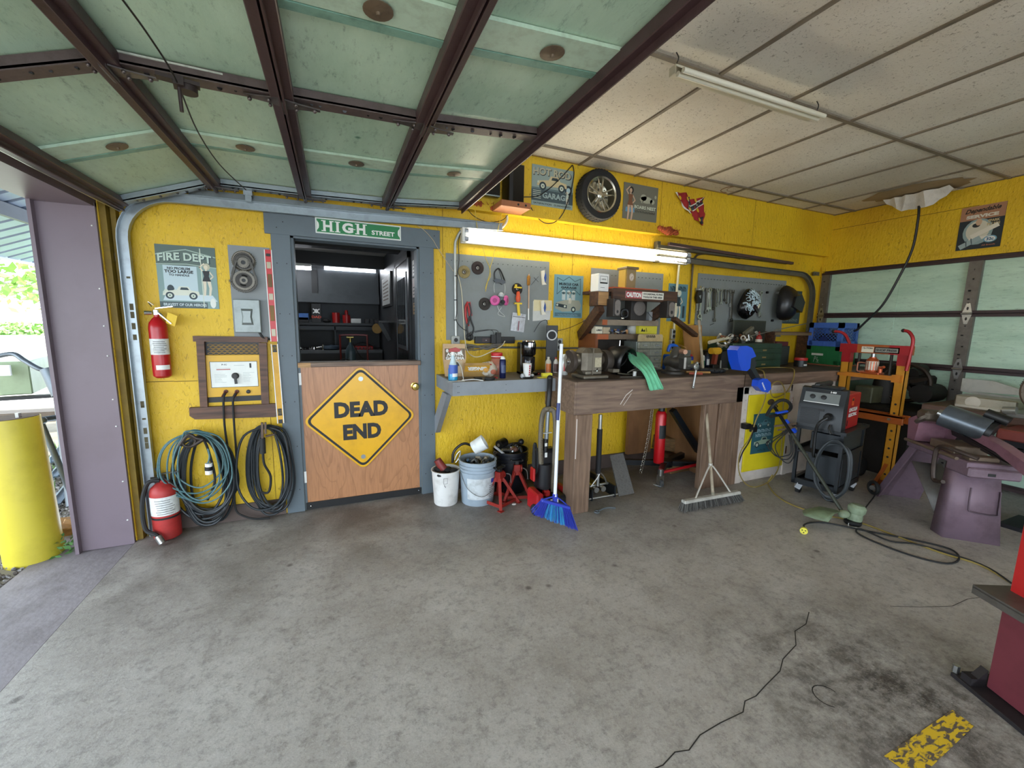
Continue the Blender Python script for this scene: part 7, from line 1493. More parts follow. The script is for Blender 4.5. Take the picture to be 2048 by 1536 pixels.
WR=[(1394,578,623,1.2,0),(1402,577,638,1.5,-2),(1404,576,633,1.7,-5),(1413,577,624,1.1,-2),(1416,579,622,1.5,-2),(1420,578,618,1.5,-1),(1427,578,617,1.1,-1),(1431,580,640,1.2,-2),(1436,579,610,1.2,-1),(1443,579,606,1.0,-1),(1449,580,600,.9,0),(1455,580,605,.8,-2),(1462,580,610,1.1,-2),(1463,582,640,1.4,-2),(1466,582,640,1.3,-3),(1514,584,615,1.1,0),(1518,584,632,1.2,2),(1523,584,628,1.2,-4)]
ORD='first second third fourth fifth sixth seventh eighth ninth tenth eleventh twelfth thirteenth fourteenth fifteenth'.split()
SM=[STEEL,M('#77746c',.35,.8,var=.3),M('#57544d',.4,.7,var=.3),M('#c2c2bd',.25,.9,var=.1)]
for i,(px,a_,c,s_,tl)in enumerate(WR):
    b,o=wrench(px,a_+2,c,s_,SM[(i*7)%4 if i!=2 else 3],('r','o')if i%2 else('o','r'),tl,-.022-.008*(i%3))
    one(b,'wrench',('%s wrench from the left in the row on the big grey board'%ORD[i])if i<15 else '%s of the three wrenches right of the swirl-painted mask'%('left one','middle one','right one')[i-15],'wrench',o,'wrenches hanging on the big grey board')
b=B(BLACK);F=frame(P(1397,592,y=-.03),(1,0,0),(0,0,1));b.fr(F);b.prism([(-.03,.06),(.03,.06),(.04,.02),(.035,-.07),(-.02,-.08),(-.045,-.02)],-.01,.02);b.m(GREYART).prism([(-.015,.0),(.015,.01),(.012,-.03)],.02,.021);one(b,'tool_holster','black leather holster hanging left of the wrenches','holster',F.translation)
for k,(p0,p1)in enumerate((((1385,651),(1392,649)),((1420,650),(1428,647)))):b=B(BLACK);b.cyl(P(*p0,y=-.012),P(*p1,y=-.02),.003,seg=6);one(b,'nail',('bent nail low at the left of the big grey board','second bent nail low on the big grey board')[k],'nail',P(*p0,y=-.012))
for px,py in((1533,585),(1543,641)):b=B(BLACK);b.lathe([(0,0),(.014,0),(.014,.02),(0,.02)],P(px,py,y=-.010),(0,-1,0),14);one(b,'rubber_knob','small black knob %s'%('at the top row left of the black mask' if py<600 else 'below the black mask'),'knob',P(px,py,y=-.01))
# welding masks
def mask(label,px,py,y,s,mat,tilt,art=None):
    c=P(px,py,y=y);t=thing('welding_mask',label,'welding mask',c);F=Matrix.Translation(c)@Matrix.Rotation(tilt,4,'Y');b=B(mat);n=20;rows=[(-.15,.03,.0),(-.135,.075,.05),(-.09,.098,.085),(-.02,.108,.10),(.05,.108,.095),(.10,.095,.07),(.135,.06,.03),(.15,.02,.0)]
    vs=[]
    for z,w_,d in rows:
        for k in range(n+1):
            a=PI*k/n;vs.append(F@Vector((w_*math.cos(a)*s,-(d*math.sin(a)**.8)*s,z*s)))
    b.add(vs,[(i*(n+1)+k,i*(n+1)+k+1,(i+1)*(n+1)+k+1,(i+1)*(n+1)+k)for i in range(len(rows)-1)for k in range(n)]);b.build('shell',t,1.2);return t,F
t,F=mask('black welding mask covered in white swirl art, hung tilted on the board',1494,607,-.09,1.15,M('#0f1013',.25,var=0),.55)
q=random.Random(77);b=B(M('#c7dde6',.3,var=0));b.fr(F)
def onmask(x,z,s=1.15):
    x/=s;z/=s;rows=[(-.15,.03,.0),(-.135,.075,.05),(-.09,.098,.085),(-.02,.108,.10),(.05,.108,.095),(.10,.095,.07),(.135,.06,.03),(.15,.02,.0)]
    for i in range(7):
        if rows[i][0]<=z<=rows[i+1][0]:
            f_=(z-rows[i][0])/(rows[i+1][0]-rows[i][0]);w_=rows[i][1]+(rows[i+1][1]-rows[i][1])*f_;d=rows[i][2]+(rows[i+1][2]-rows[i][2])*f_
            if abs(x)>=w_*.97:return None
            a=math.acos(x/w_);return Vector((x*s,-(d*math.sin(a)**.8)*s-.003,z*s))
    return None
for i in range(85):
    x,z=q.uniform(-.115,.035),q.uniform(-.10,.14);a=q.uniform(0,6.28);pts=[]
    for k in range(6):
        p=onmask(x,z)
        if p is None:break
        pts.append(p);a+=q.uniform(.1,.8);x+=.012*math.cos(a);z+=.012*math.sin(a)
    if len(pts)>2:b.tube(pts,.0032,4,2)
b.m(M('#e8e2c9',.4,var=0))
for i in range(9):
    a=q.uniform(0,6.28);p0,p1=onmask(.075,-.01),onmask(.075+.028*math.cos(a),-.01+.045*math.sin(a))
    if p0 and p1:b.tube([p0,p1],.006,5,1)
b.build('swirl_art',t)
b=B(M('#281a22',.1,var=0));b.fr(F);b.box((.03,-.118,-.055),(.11,.02,.045),(0,0,.2),.004);b.build('visor',t)
t,F=mask('plain black welding mask hung at the right end of the grey board',1570,606,-.10,1.35,M('#17181b',.3,var=0),.12);b=B(M('#1c1d21',.35,var=0));b.fr(F);b.prism([(-.06,-.06),(.11,-.10),(.13,.02),(.05,.10),(-.04,.06)],.05,.15,frame((0,0,0),(1,0,0),(0,0,1)));b.build('visor_box',t)
b=B(STEEL);c=P(1570,606,y=-.1);b.cyl(c+Vector((-.03,.09,.15)),c+Vector((-.03,-.03,.16)),.004);b.box(c+Vector((-.03,.06,.12)),(.05,.06,.02));b.build('hanger_hook',t)
# ------------------------------------------------------------------ under the shelf, on the floor
def bucket(name,label,c,r0,r1,h,mat,extra=None,rim=3,tag_='bucket'):
    t=thing(name,label,tag_,c);c=Vector(c);b=B(mat);pr=[(0,.002),(r0*.96,.0),(r0,.006),(r0+(r1-r0)*.7,h*.7)]
    for k in range(rim):z=h*(.74+.075*k);rr=r0+(r1-r0)*z/h;pr+=[(rr,z),(rr+.008,z+.002),(rr+.008,z+h*.018),(rr,z+h*.02)]
    pr+=[(r1,h*.97),(r1+.006,h*.975),(r1+.006,h),(r1-.004,h),(r1-.008,h*.9),(r0-.008,.02)]
    b.lathe(pr,c,seg=36,cap=False);b.build('pail',t);return t
c1=XP(893,-.30,0);c1.x=P(893,1000,y=-.26).x
bk=bucket('waste_bin','dirty white plastic bin with a ragged rim beside the door trim',(c1.x,-.24,0),.095,.112,.285,M('#d9d7d3',.6,var=.45,scale=9,dark=.65),rim=0,tag_='bin')
b=B(INK);b.fr(frame((c1.x-.03,-.24-.108,.20),(1,0,0),(0,0,1)));b.line([(-.015,.0),(.015,.0),(.015,.045),(-.015,.045)],.002,.004,True);b.line([(-.01,-.01),(.0,-.03)],.004,.004);b.build('print',bk)
b=B(M('#7d2b26',.5,var=.2));p=Vector((c1.x-.01,-.22,.27));b.cyl(p,p+Vector((-.05,.02,.085)),.035,.03,16);one(b,'red_can','dark red can sticking out of the white bin','can',p)
b=B(BLACKR);
for i in range(9):b.sph((c1.x+R.uniform(-.06,.06),-.24+R.uniform(-.06,.06),.265+R.uniform(-.01,.015)),(.04,.035,.02),8,5,(0,0,R.uniform(0,3)))
one(b,'rubbish','black rags filling the white bin','rags',(c1.x,-.24,.25))
t=thing('hand_lever','black bent lever with a grip between bin and blue-grey bucket','lever',(c1.x+.1,-.3,.2));b=B(M('#232120',.4,.3));b.tube(pxp([(905,925),(907,905),(918,892),(930,887),(943,891)],-.2),.011,8);b.build('lever_arm',t);b=B(STEEL);b.tube(pxp([(909,920),(914,908),(921,902),(918,915),(911,925)],-.22),.005,6);b.build('spring_clip',t)
c2=XP(953,-.30,0);bk=bucket('paint_bucket','blue-grey paint bucket with a printed label beside the white bin',(P(955,995,y=-.30).x,-.30,0),.132,.15,.365,M('#98a5b0',.45,var=.25,scale=9,dark=.75));c2=Vector((P(955,995,y=-.30).x,-.30,0))
b=B(M('#c3c8ca',.5,var=.3,scale=20));b.lathe([(.1365,.06),(.145,.235)],c2,seg=30,a0=PI*.2,a1=PI*1.45,cap=False);b.m(c_('#2b3c94'));b.lathe([(.1465,.19),(.1475,.225)],c2,seg=4,a0=PI*.66,a1=PI*.74);b.m(INK)
for k in range(7):a_=.45+.02*k;b.lathe([(.1405+.0006*k,.07+k*.016),(.1407+.0006*k,.0735+k*.016)],c2,seg=8,a0=PI*.62,a1=PI*(.8+.02*(k%3)))
b.build('label',bk);b=B(STEEL);b.tube([c2+Vector((-.15,.0,.28)),c2+Vector((-.12,-.10,.16)),c2+Vector((-.02,-.17,.10)),c2+Vector((.09,-.14,.16)),c2+Vector((.152,0,.28))],.0025,5);b.build('handle',bk)
t=thing('paint_pail','small white plastic pail tipped on its side on the bucket contents','pail',c2+Vector((.02,.02,.36)));b=B(M('#e2e4e2',.45,var=.15,scale=30));ax=Vector((.62,-.25,.42));b.lathe([(0,-.055),(.052,-.055),(.055,-.05),(.062,.045),(.064,.055),(.058,.055),(.05,-.04),(0,-.045)],P(958,890,y=-.28),ax,26,cap=False);b.build('pail',t)
def junk(cx,cy,z,r,n,cols,seed,what,grp):
    q=random.Random(seed)
    for i in range(n):
        a=q.uniform(0,6.28);rr=r*math.sqrt(q.random())*.8;c=Vector((cx+rr*math.cos(a),cy+rr*math.sin(a),z+q.uniform(-.02,.03)*(1-rr/r)));d=Vector((q.uniform(-1,1),q.uniform(-1,1),q.uniform(-.2,.5))).normalized();L=q.uniform(.04,.09);b=B(cols[i%len(cols)]);k=i%4
        if k==0:b.cyl(c-d*L*.5,c+d*L*.5,.013,seg=8);b.lathe([(.022,0),(.022,.014)],c+d*L*.5,d,8)
        elif k==1:b.box(c,(L,.035,.02),(a,rr*9,a*2),.004)
        elif k==2:b.torus(c,.028,.009,d,14,6)
        else:b.lathe([(0,0),(.02,0),(.024,L*.4),(.012,L*.6),(.012,L),(0,L)],c-d*L*.4,d,10)
        nm=('bolt','bracket','ring_part','fitting')[k];one(b,nm,'%s %s'%(('greasy bolt','metal bracket','metal ring','pipe fitting')[k],what),nm.replace('_',' '),c,('bolts ','brackets ','rings ','fittings ')[k]+grp)
# floor of the junk inside each bucket
b=B(M('#1f2124',.8,var=.4,scale=20,bump=.5));b.lathe([(0,.31),(.10,.305),(.133,.30)],c2,seg=20,cap=False);one(b,'rubbish','dark oily rubbish filling the blue-grey bucket','rubbish',c2+Vector((0,0,.3)))
junk(c2.x,c2.y,.335,.13,16,[M('#2c4658',.5),STEEL,DGREY,M('#8d8474',.6),BLACK],3,'in the blue-grey paint bucket','in the blue-grey bucket')
c3=Vector((P(1020,970,y=-.17).x,-.17,0));bk=bucket('paint_bucket','black bucket full of greasy parts under the grey shelf',c3,.135,.153,.37,M('#14161d',.35,var=.15));
b=B(STEEL);b.tube([c3+Vector((.152,0,.29)),c3+Vector((.15,-.03,.24)),c3+Vector((.12,-.1,.22))],.003,5);b.build('handle',bk)
b=B(M('#17181a',.8,var=.4,scale=20,bump=.5));b.lathe([(0,.35),(.10,.345),(.138,.33)],c3,seg=20,cap=False);one(b,'rubbish','dark greasy filling of the black bucket','rubbish',c3+Vector((0,0,.3)))
junk(c3.x,c3.y,.375,.13,18,[BLACK,DGREY,STEEL,M('#6d4a3c',.5),BLACKR],9,'in the black bucket','in the black bucket')
t=thing('starter_motor','black motor drum poking out of the black bucket','motor',c3+Vector((-.07,0,.38)));b=B(M('#1a1a1b',.35,.4));p=P(998,890,y=-.2);b.cyl(p,p+Vector((.07,.04,.01)),.04,seg=20);b.build('drum',t);b=B(STEEL);b.lathe([(0,0),(.014,0),(.014,.004),(0,.004)],p-Vector((.004,.003,0)),(-1,-.5,0),14);b.build('end_cap',t)
b=B(M('#232225',.4,.4));p=P(1038,886,y=-.16);b.tube([p+Vector((-.13,0,-.02)),p+Vector((-.06,0,.0)),p,p+Vector((.03,0,.02))],.012,8);b.sph(p+Vector((.02,0,.01)),.028,10,7);one(b,'lever_arm','black lever with a knob lying across the black bucket','lever',p)
b=B(M('#c9ccce',.4,.4));b.cyl(P(989,893,y=-.28),P(1008,908,y=-.26),.010);one(b,'steel_tube','pale tube slanting over the rim of the black bucket','tube',P(1000,900,y=-.27))
t=thing('chain','rusty chain hanging between the two buckets','chain',P(989,915,y=-.3));b=B(M('#2b2523',.5,.5));
p0,p1=P(990,905,y=-.30),P(987,960,y=-.34);n=9
for i in range(n):c=p0.lerp(p1,i/(n-1));b.torus(c,.012,.004,(1,0,0)if i%2 else(0,1,0),10,5)
b.build('links',t)
c=XP(956,-.46,0);c.x=P(956,1013,z=0).x;c=P(957,1012,z=0);c.y+=.03;t=thing('red_tube','red steel tube standing in front of the blue-grey bucket','tube',c);b=B(M('#7d2a22',.5,.2,var=.2));b.lathe([(.040,0),(.040,.20),(.035,.20),(.035,.01)],c,seg=26);b.build('tube_wall',t);b=B(M('#c9c9c4',.6,var=.4,scale=40));b.lathe([(.0407,.02),(.0407,.115)],c,seg=8,a0=PI*.42,a1=PI*.95);b.build('label',t)
# jack stands
def jackstand(label,cx,cy,rz,h):
    t=thing('jack_stand',label,'jack stand',(cx,cy,0));JR=M('#93281f',.45,.2,var=.35,scale=14,dark=.6);s=.115
    F=Matrix.Translation((cx,cy,0))@Matrix.Rotation(rz,4,'Z')
    for sx in(-1,1):
        for sy in(-1,1):
            b=B(JR);b.fr(F);b.beam((sx*s,sy*s,.004),(sx*.018,sy*.018,h*.68),.024,.024,bev=.002);b.bb((sx*s-.02,sy*s-.02,0),(sx*s+.02,sy*s+.02,.006));b.build('leg',t)
    b=B(JR);b.fr(F)
    for sx,sy,ex,ey in((-1,-1,1,-1),(1,-1,1,1),(1,1,-1,1),(-1,1,-1,-1)):b.beam((sx*s*.9,sy*s*.9,.03),(ex*s*.9,ey*s*.9,.03),.006,.026)
    b.build('base_brace',t)
    b=B(JR);b.fr(F);b.bb((-.028,-.028,h*.58),(.028,.028,h*.86),.004);b.cyl((.03,-.0,h*.75),(.044,0,h*.75),.032,seg=20);b.build('column',t)
    b=B(M('#2b2a29',.45,.5,var=.3));b.fr(F);b.bb((-.016,-.016,h*.84),(.016,.016,h*.95),.002);b.bb((-.05,-.02,h*.94),(.05,.02,h*.965),.003);b.bb((-.055,-.02,h*.95),(-.042,.02,h),.002);b.bb((.042,-.02,h*.95),(.055,.02,h),.002);b.m(STEEL).tube([(.05,-.03,h*.78),(.08,-.05,h*.72),(.09,-.05,h*.5)],.005,6);b.build('saddle',t);return t
p=P(993,1003,z=0);jackstand('front red jack stand next to the red tube',p.x+.01,p.y-.03,.5,.315)
p=P(1030,992,z=0);jackstand('rear red jack stand beside the upright vacuum',p.x+.01,p.y+.0,-.25,.33)
# vacuum
t=thing('vacuum_cleaner','upright red and black vacuum cleaner with ribbed hose','vacuum cleaner',(1.42,-.38,0));vx=XP(1090,-.56,.2).x;vy=-.56
b=B(M('#b01f24',.3,var=.1));b.bb((vx-.16,vy-.18,.01),(vx-.10,vy+.0,.17),.012);b.build('wheel_cover',t);b=B(RED);b.bb((vx+.12,vy-.16,.01),(vx+.17,vy+.04,.15),.012);b.build('wheel_cover',t);b=B(RED);b.bb((vx-.06,vy-.12,.11),(vx-.01,vy-.06,.16),.01);b.build('height_knob',t)
b=B(BLACK);b.bb((vx-.10,vy-.16,.01),(vx+.12,vy+.06,.12),.015);b.m(WHITE).box((vx+.0,vy-.163,.085),(.07,.004,.045));b.build('head_cover',t)
b=B(M('#1c1c1f',.3,var=0));b.bb((vx-.075,vy-.04,.12),(vx+.10,vy+.08,.47),.03);b.cyl((vx-.03,vy-.04,.16),(vx-.03,vy-.04,.36),.055,.05,20);b.m(RED).bb((vx-.13,vy-.05,.22),(vx-.11,vy+.02,.33),.008);b.build('body',t)
b=B(M('#a5adb4',.3,.7));b.cyl(P(1091,905,y=vy),P(1096,822,y=vy),.018,seg=16);b.m(BLACK);b.cyl(P(1089,955,y=vy-.02),P(1091,878,y=vy-.01),.021,seg=16);b.m(WHITE);b.bb(P(1083,868,y=vy-.03),P(1104,866,y=vy-.03)+Vector((0,.02,.004)));b.bb(P(1090,893,y=vy-.04),P(1094,886,y=vy-.035));b.bb(P(1090,915,y=vy-.045),P(1094,905,y=vy-.04));b.build('wand',t)
b=B(BLACK);b.tube([P(1096,822,y=vy),P(1097,805,y=vy),P(1099,780,y=vy),P(1100,758,y=vy-.02)],.022,12);b.sph(P(1100,756,y=vy-.02),.024,12,8);b.build('handle',t)
HS=M('#6f6656',.5,var=.15)
hp=smoothpts(pxp([(1098,818),(1088,822),(1083,845),(1081,885),(1082,920),(1084,945),(1092,955)],vy-.03),14)
b=B(HS);b.tube(hp,.018,10,1);[b.torus(hp[i],.0185,.0035,(hp[i+1]-hp[i]),12,4)for i in range(0,len(hp)-1,1)];b.build('hose',t)
hp=smoothpts(pxp([(1098,818),(1108,824),(1111,850),(1110,890),(1108,930),(1105,960),(1106,985)],vy-.05),14)
b=B(HS);b.tube(hp,.018,10,1);[b.torus(hp[i],.0185,.0035,(hp[i+1]-hp[i]),12,4)for i in range(0,len(hp)-1,1)];b.build('hose',t)
b=B(BLACKR);b.tube([P(1068,890,y=vy),P(1066,920,y=vy),P(1067,945,y=vy),P(1072,945,y=vy),P(1074,915,y=vy),P(1072,890,y=vy)],.008,6,5,True);b.tube([P(1070,888,y=vy-.01),P(1069,920,y=vy-.01),P(1070,943,y=vy-.01),P(1075,940,y=vy-.01),P(1076,915,y=vy-.01)],.008,6,5,True);b.build('cable_run',t)
b=B(BLACKR);b.torus((vx-.17,vy-.16,.045),.032,.013,(1,.2,0),18);b.m(STEEL).cyl((vx-.18,vy-.16,.045),(vx-.165,vy-.16,.045),.02);one(b,'caster_wheel','small caster lying beside the vacuum head','caster',(vx-.17,vy-.16,0))
b=B(WHITE);p=P(1028,1008,z=.005);b.sph(p,(.02,.015,.006),8,5);one(b,'paper_scrap','tiny white scrap on the floor between the jack stands','scrap',p)
# blue broom
t=thing('broom','blue bristled angle broom with a white pole leaning on the bench','broom',P(1110,1030,z=.02));bt=P(1110,992,z=.0);by=-.93
top,joint=P(1123,688,y=-.84),P(1110,993,y=by);mid0,mid1=joint.lerp(top,.50),joint.lerp(top,.625)
b=B(M('#e3e5e8',.35,var=.06));b.cyl(joint,top,.0125,seg=14);b.m(M('#25346e',.4));b.cyl(P(1115,840,y=-.885),P(1117,806,y=-.877),.0135,seg=14);b.build('pole',t);b=B(M('#2f3fae',.4,var=0));L_,R_=P(1083,1000,y=by),P(1139,1015,y=by-.03)
b.beam(L_,R_,.035,.022,bev=.004);b.beam(joint+Vector((0,0,-.06)),joint+Vector((0,0,.02)),.03,.02);b.tube([P(1084,1000,y=by-.01),P(1100,995,y=by),joint+Vector((0,0,.0))],.005,6);b.tube([joint,P(1122,1000,y=by-.01),P(1138,1014,y=by-.02)],.005,6);b.build('broom_head',t)
q=random.Random(6);b=B(M('#2f48c9',.5,var=0));lb_=M('#45a5d8',.5,var=0);db=M('#3646b8',.5,var=0)
eL,eR=P(1066,1026,y=by-.03),P(1152,1058,y=by-.10)
for i in range(420):
    u=q.random();v=q.uniform(-1,1);a_=L_.lerp(R_,u)+Vector((0,v*.014,-.005));e=eL.lerp(eR,u+q.uniform(-.02,.02));zt=max(.004,e.z+q.uniform(-.01,.012));e=Vector((e.x,e.y+v*.03,zt));b.m(lb_ if .22<u<.72 and q.random()<.7 else db);b.tube([a_,e],.0018,3,1)
b.build('bristles',t,0)
# floor jack
t=thing('floor_jack','black floor jack with padded upright handle under the bench','floor jack',P(1205,1000,z=0));JK=M('#232629',.4,.4,var=.3);jx,jy=P(1203,1003,z=0).x,-.62
b=B(JK);b.bb((jx-.12,jy-.1,.03),(jx-.105,jy+.30,.13),.003);b.bb((jx+.11,jy-.1,.03),(jx+.125,jy+.30,.13),.003);b.bb((jx-.1,jy+.1,.05),(jx+.1,jy+.3,.09));b.build('side_plate',t)
b=B(STEEL);b.cyl((jx-.14,jy-.09,.05),(jx+.15,jy-.09,.05),.008);b.cyl((jx-.12,jy,.12),(jx+.13,jy,.12),.010);b.cyl((jx-.03,jy-.04,.09),(jx-.03,jy+.1,.09),.024);b.cyl((jx+.04,jy-.04,.09),(jx+.04,jy+.1,.09),.024);b.tube([(jx-.08,jy-.02,.12),(jx-.02,jy-.03,.2),(jx+.0,jy-.03,.24)],.006,6);b.tube([(jx+.09,jy-.02,.12),(jx+.04,jy-.03,.2),(jx+.0,jy-.03,.24)],.006,6);b.build('linkage',t)
for dx in(-.15,.16):
    b=B(M('#8d9093',.3,.7));b.cyl((jx+dx-.014,jy+.0,.04),(jx+dx+.014,jy+.0,.04),.04,seg=22);b.build('wheel',t)
b=B(STEEL);hb=Vector((jx-.01,jy-.02,.12));ht=P(1201,829,y=jy-.0);b.cyl(hb,ht,.0165,seg=16);b.build('handle_tube',t);b=B(M('#141519',.7,var=0));b.cyl(hb.lerp(ht,.18),hb.lerp(ht,.80),.0225,seg=18);b.build('foam_grip',t)
b=B(M('#7c858c',.3,.6));p=P(1170,1018,z=.0);b.torus((1.84,-.86,.010),.018,.006,(0,0,1),16);b.tube([(1.86,-.85,.01),(1.95,-.83,.012),(2.02,-.86,.012)],.007,6);one(b,'steel_hook','dark hooked rod on the floor by the bench leg','hook',(1.84,-.86,.004))
leanboard('steel_plate','grey abrasive coated plank leaning beside the floor jack',[(1237,993),(1267,987),(1245,907),(1219,912)],-.72,-.50,M('#5e5b58',.8,var=.4,scale=60,bump=.3),.012)
# engine jack (red ram) with casters
t=thing('hydraulic_jack','red and black hydraulic stand on casters under the bench','hydraulic jack',P(1330,970,z=0));tx,ty=XP(1322,-.45,.3).x,-.42
b=B(M('#b5141c',.25,.1,var=.05));pb,pt=P(1317,925,y=ty),P(1323,822,y=ty);b.lathe([(.048,0),(.05,.01),(.05,(pt-pb).length*.94),(.035,(pt-pb).length)],pb,pt-pb,24);b.m(INK);b.lathe([(.0505,.25),(.0505,.38)],pb,pt-pb,8,PI*.2,PI*.75);b.build('ram_cylinder',t)
b=B(BLACK);b.cyl(pt,pt+Vector((.005,0,.05)),.03);b.box(P(1335,803,y=ty),(.32,.16,.02),(0,.04,.1),.004);b.prism([(-.13,0),(.15,0),(.05,-.06),(-.06,-.05)],-.02,.02,frame(P(1335,803,y=ty),(1,0,0),(0,0,1)));b.m(STEEL).tube([P(1345,806,y=ty-.09),P(1348,815,y=ty-.1),P(1350,800,y=ty-.09)],.004,6);b.build('saddle',t)
b=B(M('#1d2227',.35,.3));b.beam(P(1345,820,y=ty-.0),P(1408,920,y=ty-.06),.06,.05);b.build('strut',t)
b=B(M('#17191c',.4,.3));
J0=P(1322,955,y=-.60);zc_=.12
ends=[P(1321,950,y=-.62),P(1407,935,y=-.60),P(1245,918,y=-.25),P(1385,912,y=-.20)]
hub=P(1330,930,y=-.42)
for e in ends:b.beam((hub.x,hub.y,.14),(e.x,e.y,.14),.05,.05)
b.lathe([(.07,.11),(.07,.17)],(hub.x,hub.y,0),seg=20);b.build('base_legs',t)
b=B(M('#a5161d',.3,.1));b.cyl(P(1322,945,y=-.60),P(1400,928,y=-.62),.014);b.build('pump_handle',t)
for e in ends:
    b=B(STEEL);b.cyl((e.x,e.y,.11),(e.x,e.y,.17),.018);b.bb((e.x-.025,e.y-.02,.03),(e.x-.021,e.y+.02,.11));b.bb((e.x+.021,e.y-.02,.03),(e.x+.025,e.y+.02,.11));b.bb((e.x-.025,e.y-.02,.108),(e.x+.025,e.y+.02,.113));b.m(M('#4a4c4e',.5)).cyl((e.x-.016,e.y,.034),(e.x+.016,e.y,.034),.034,seg=18);b.m(M('#c9cfd6',.3,.6)).box((e.x-.05,e.y-.02,.03),(.07,.03,.006),(0,.3,0));b.build('caster',t)
t=thing('chain','long steel chain hanging from the jack saddle to the floor','chain',P(1305,798,y=-.5));b=B(M('#9a968c',.35,.8,var=.2));p0,p1=P(1307,797,y=-.47),P(1281,945,y=-.42);n=34
for i in range(n):c=p0.lerp(p1,i/(n-1))+Vector((.02*math.sin(i/n*PI),0,0));b.torus(c,.012,.0028,(1,.3,0)if i%2 else(.3,1,0),10,5)
b.build('links',t)
for k,(p,sz,rz,nm)in enumerate(((P(1350,922,y=-.12),(.5,.14,.14),-.25,'long timber block leaning under the bench behind the red ram'),(P(1352,948,y=-.35),(.26,.10,.09),.05,'low timber block beneath the pump handle'),(P(1392,943,y=-.33),(.16,.10,.09),.0,'shorter timber block at the right under the pump handle'))):
    b=B(wood('block_wood_%d'%k,'#8a6a44','#604a30'));b.box((p.x,p.y,sz[2]/2+(.13 if k==0 else .001)),sz,(0,.12 if k==0 else 0,rz),.006);one(b,'timber_block',nm,'wood block',(p.x,p.y,0))
b=B(wood('block_wood_9','#7a5c3c','#54402a'));p=P(1355,945,y=-.12);b.bb((p.x-.22,-.2,.001),(p.x+.2,-.04,.125),.006);one(b,'timber_block','dark timber block under the long leaning one','wood block',(p.x,-.12,0))
b=B(M('#c9b9a0',.6,.2,var=.4));b.box(P(1180,960,y=-.35),(.25,.12,.05),(0,.1,.3),.006);b.box(P(1190,985,y=-.30)+Vector((0,0,.0)),(.3,.1,.04),(0,.0,-.3),.006);one(b,'metal_offcut','pale metal box behind the bench leg and floor jack','metal box',P(1180,970,y=-.3))
# push broom
t=thing('push_broom','wide push broom with grey bristles and wooden pole leaning on the bench','push broom',P(1425,1010,z=.05));hA,hB=P(1366,1004,z=.075),P(1478,984,z=.075)
PWd=wood('worn_broom_wood','#b5a893','#8a7b66',st=(3,3,3),knots=False)
b=B(M('#b9b6ad',.6,var=.3,scale=20));b.beam(hA,hB,.05,.028,bev=.008);b.build('broom_block',t)
b=B(M('#85806f',.7,var=.3,scale=40));jt=hA.lerp(hB,.52);tp=P(1398,641,y=-.50);tp=P(1398,641,y=-.40);b.cyl(jt,jt+(tp-jt)*.02,.014);b.m(PWd);b.cyl(jt,tp,.0125,seg=12);b.build('pole',t)
b=B(M('#c7c3b9',.4,.3,var=.2));k_=jt+(tp-jt)*.16;
for e in(hA.lerp(hB,.2),hA.lerp(hB,.85)):b.tube([k_,k_.lerp(e,.25)+Vector((0,0,.015)),e],.007,6,4)
b.cyl(k_-Vector((0,0,.012)),k_+Vector((0,0,.012)),.017);b.build('brace',t)
q=random.Random(8);b=B(M('#54524f',.8,var=0));m2_=M('#8a8884',.8,var=0);dd=(hB-hA).normalized();nn=Vector((dd.y,-dd.x,0)).normalized()
if nn.y>0:nn=-nn
for i in range(900):
    u=q.random();v=q.uniform(-1,1);a_=hA.lerp(hB,u)+nn*v*.022-Vector((0,0,.012));e=a_+nn*(v*.012+.014)+dd*(u-.5)*.06;e.z=.003+q.uniform(0,.012);b.m(m2_ if q.random()<.3 else b.mats[0]);b.tube([a_,e],.0022,3,1)
b.build('bristles',t,0)
# ------------------------------------------------------------------ trimmer
t=thing('string_trimmer','blue battery string trimmer leaning on the bench corner','string trimmer',P(1690,1040,z=.03));TB_=M('#1d4fd0',.35,var=.05);TD=M('#23272c',.4,var=.1)
hd=P(1690,1032,z=.06);tt=P(1500,738,y=-.88);e1=P(1523,772,y=-.935);e2=P(1545,808,y=-.985)
t0=P(1480,690,y=-.86)
ax=(hd-e2)
b=B(M('#15171a',.3,.4));b.cyl(e2,e2.lerp(hd,.30),.0135,seg=12);b.m(M('#3f4238',.45,.4,var=.4,scale=20));b.cyl(e2.lerp(hd,.30),hd,.0135,seg=12);b.build('shaft',t)
def blk(b,p,q_,w0,d0):b.beam(p,q_,w0,d0,(0,1,0),.008);return b
b=B(TB_);b.fr(frame((0,-.90,0),(1,0,0),(0,0,1)))
def w2(px,py):p=P(px,py,y=-.90);return(p.x,p.z)
b.prism([w2(*p)for p in((1464,700),(1470,692),(1484,691),(1494,695),(1502,712),(1492,716),(1490,735),(1484,741),(1473,740),(1467,722))],-.05,.05);b.build('battery_housing',t)
b=B(TD);b.prism if False else None;b.fr(frame((0,-.90,0),(1,0,0),(0,0,1)));b.prism([w2(*p)for p in((1493,713),(1501,711),(1507,726),(1504,735),(1518,760),(1512,764),(1496,738),(1490,736))],-.03,.03);b.build('rear_grip',t)
b=B(TB_);b.fr(frame((0,-.95,0),(1,0,0),(0,0,1)))
def w3(px,py):p=P(px,py,y=-.95);return(p.x,p.z)
b.prism([w3(*p)for p in((1511,760),(1519,756),(1528,757),(1535,764),(1536,777),(1529,784),(1518,782),(1509,772))],-.03,.03);b.M=frame((0,-.95,0),(1,0,0),(0,0,1))@Matrix.Translation((0,0,.031));b.m(WHITE);c_x,c_z=w3(1521,772);b.text('KOBALT',c_x,c_z,.085,.016,0,.04,rot=-.95);b.build('middle_joint',t)
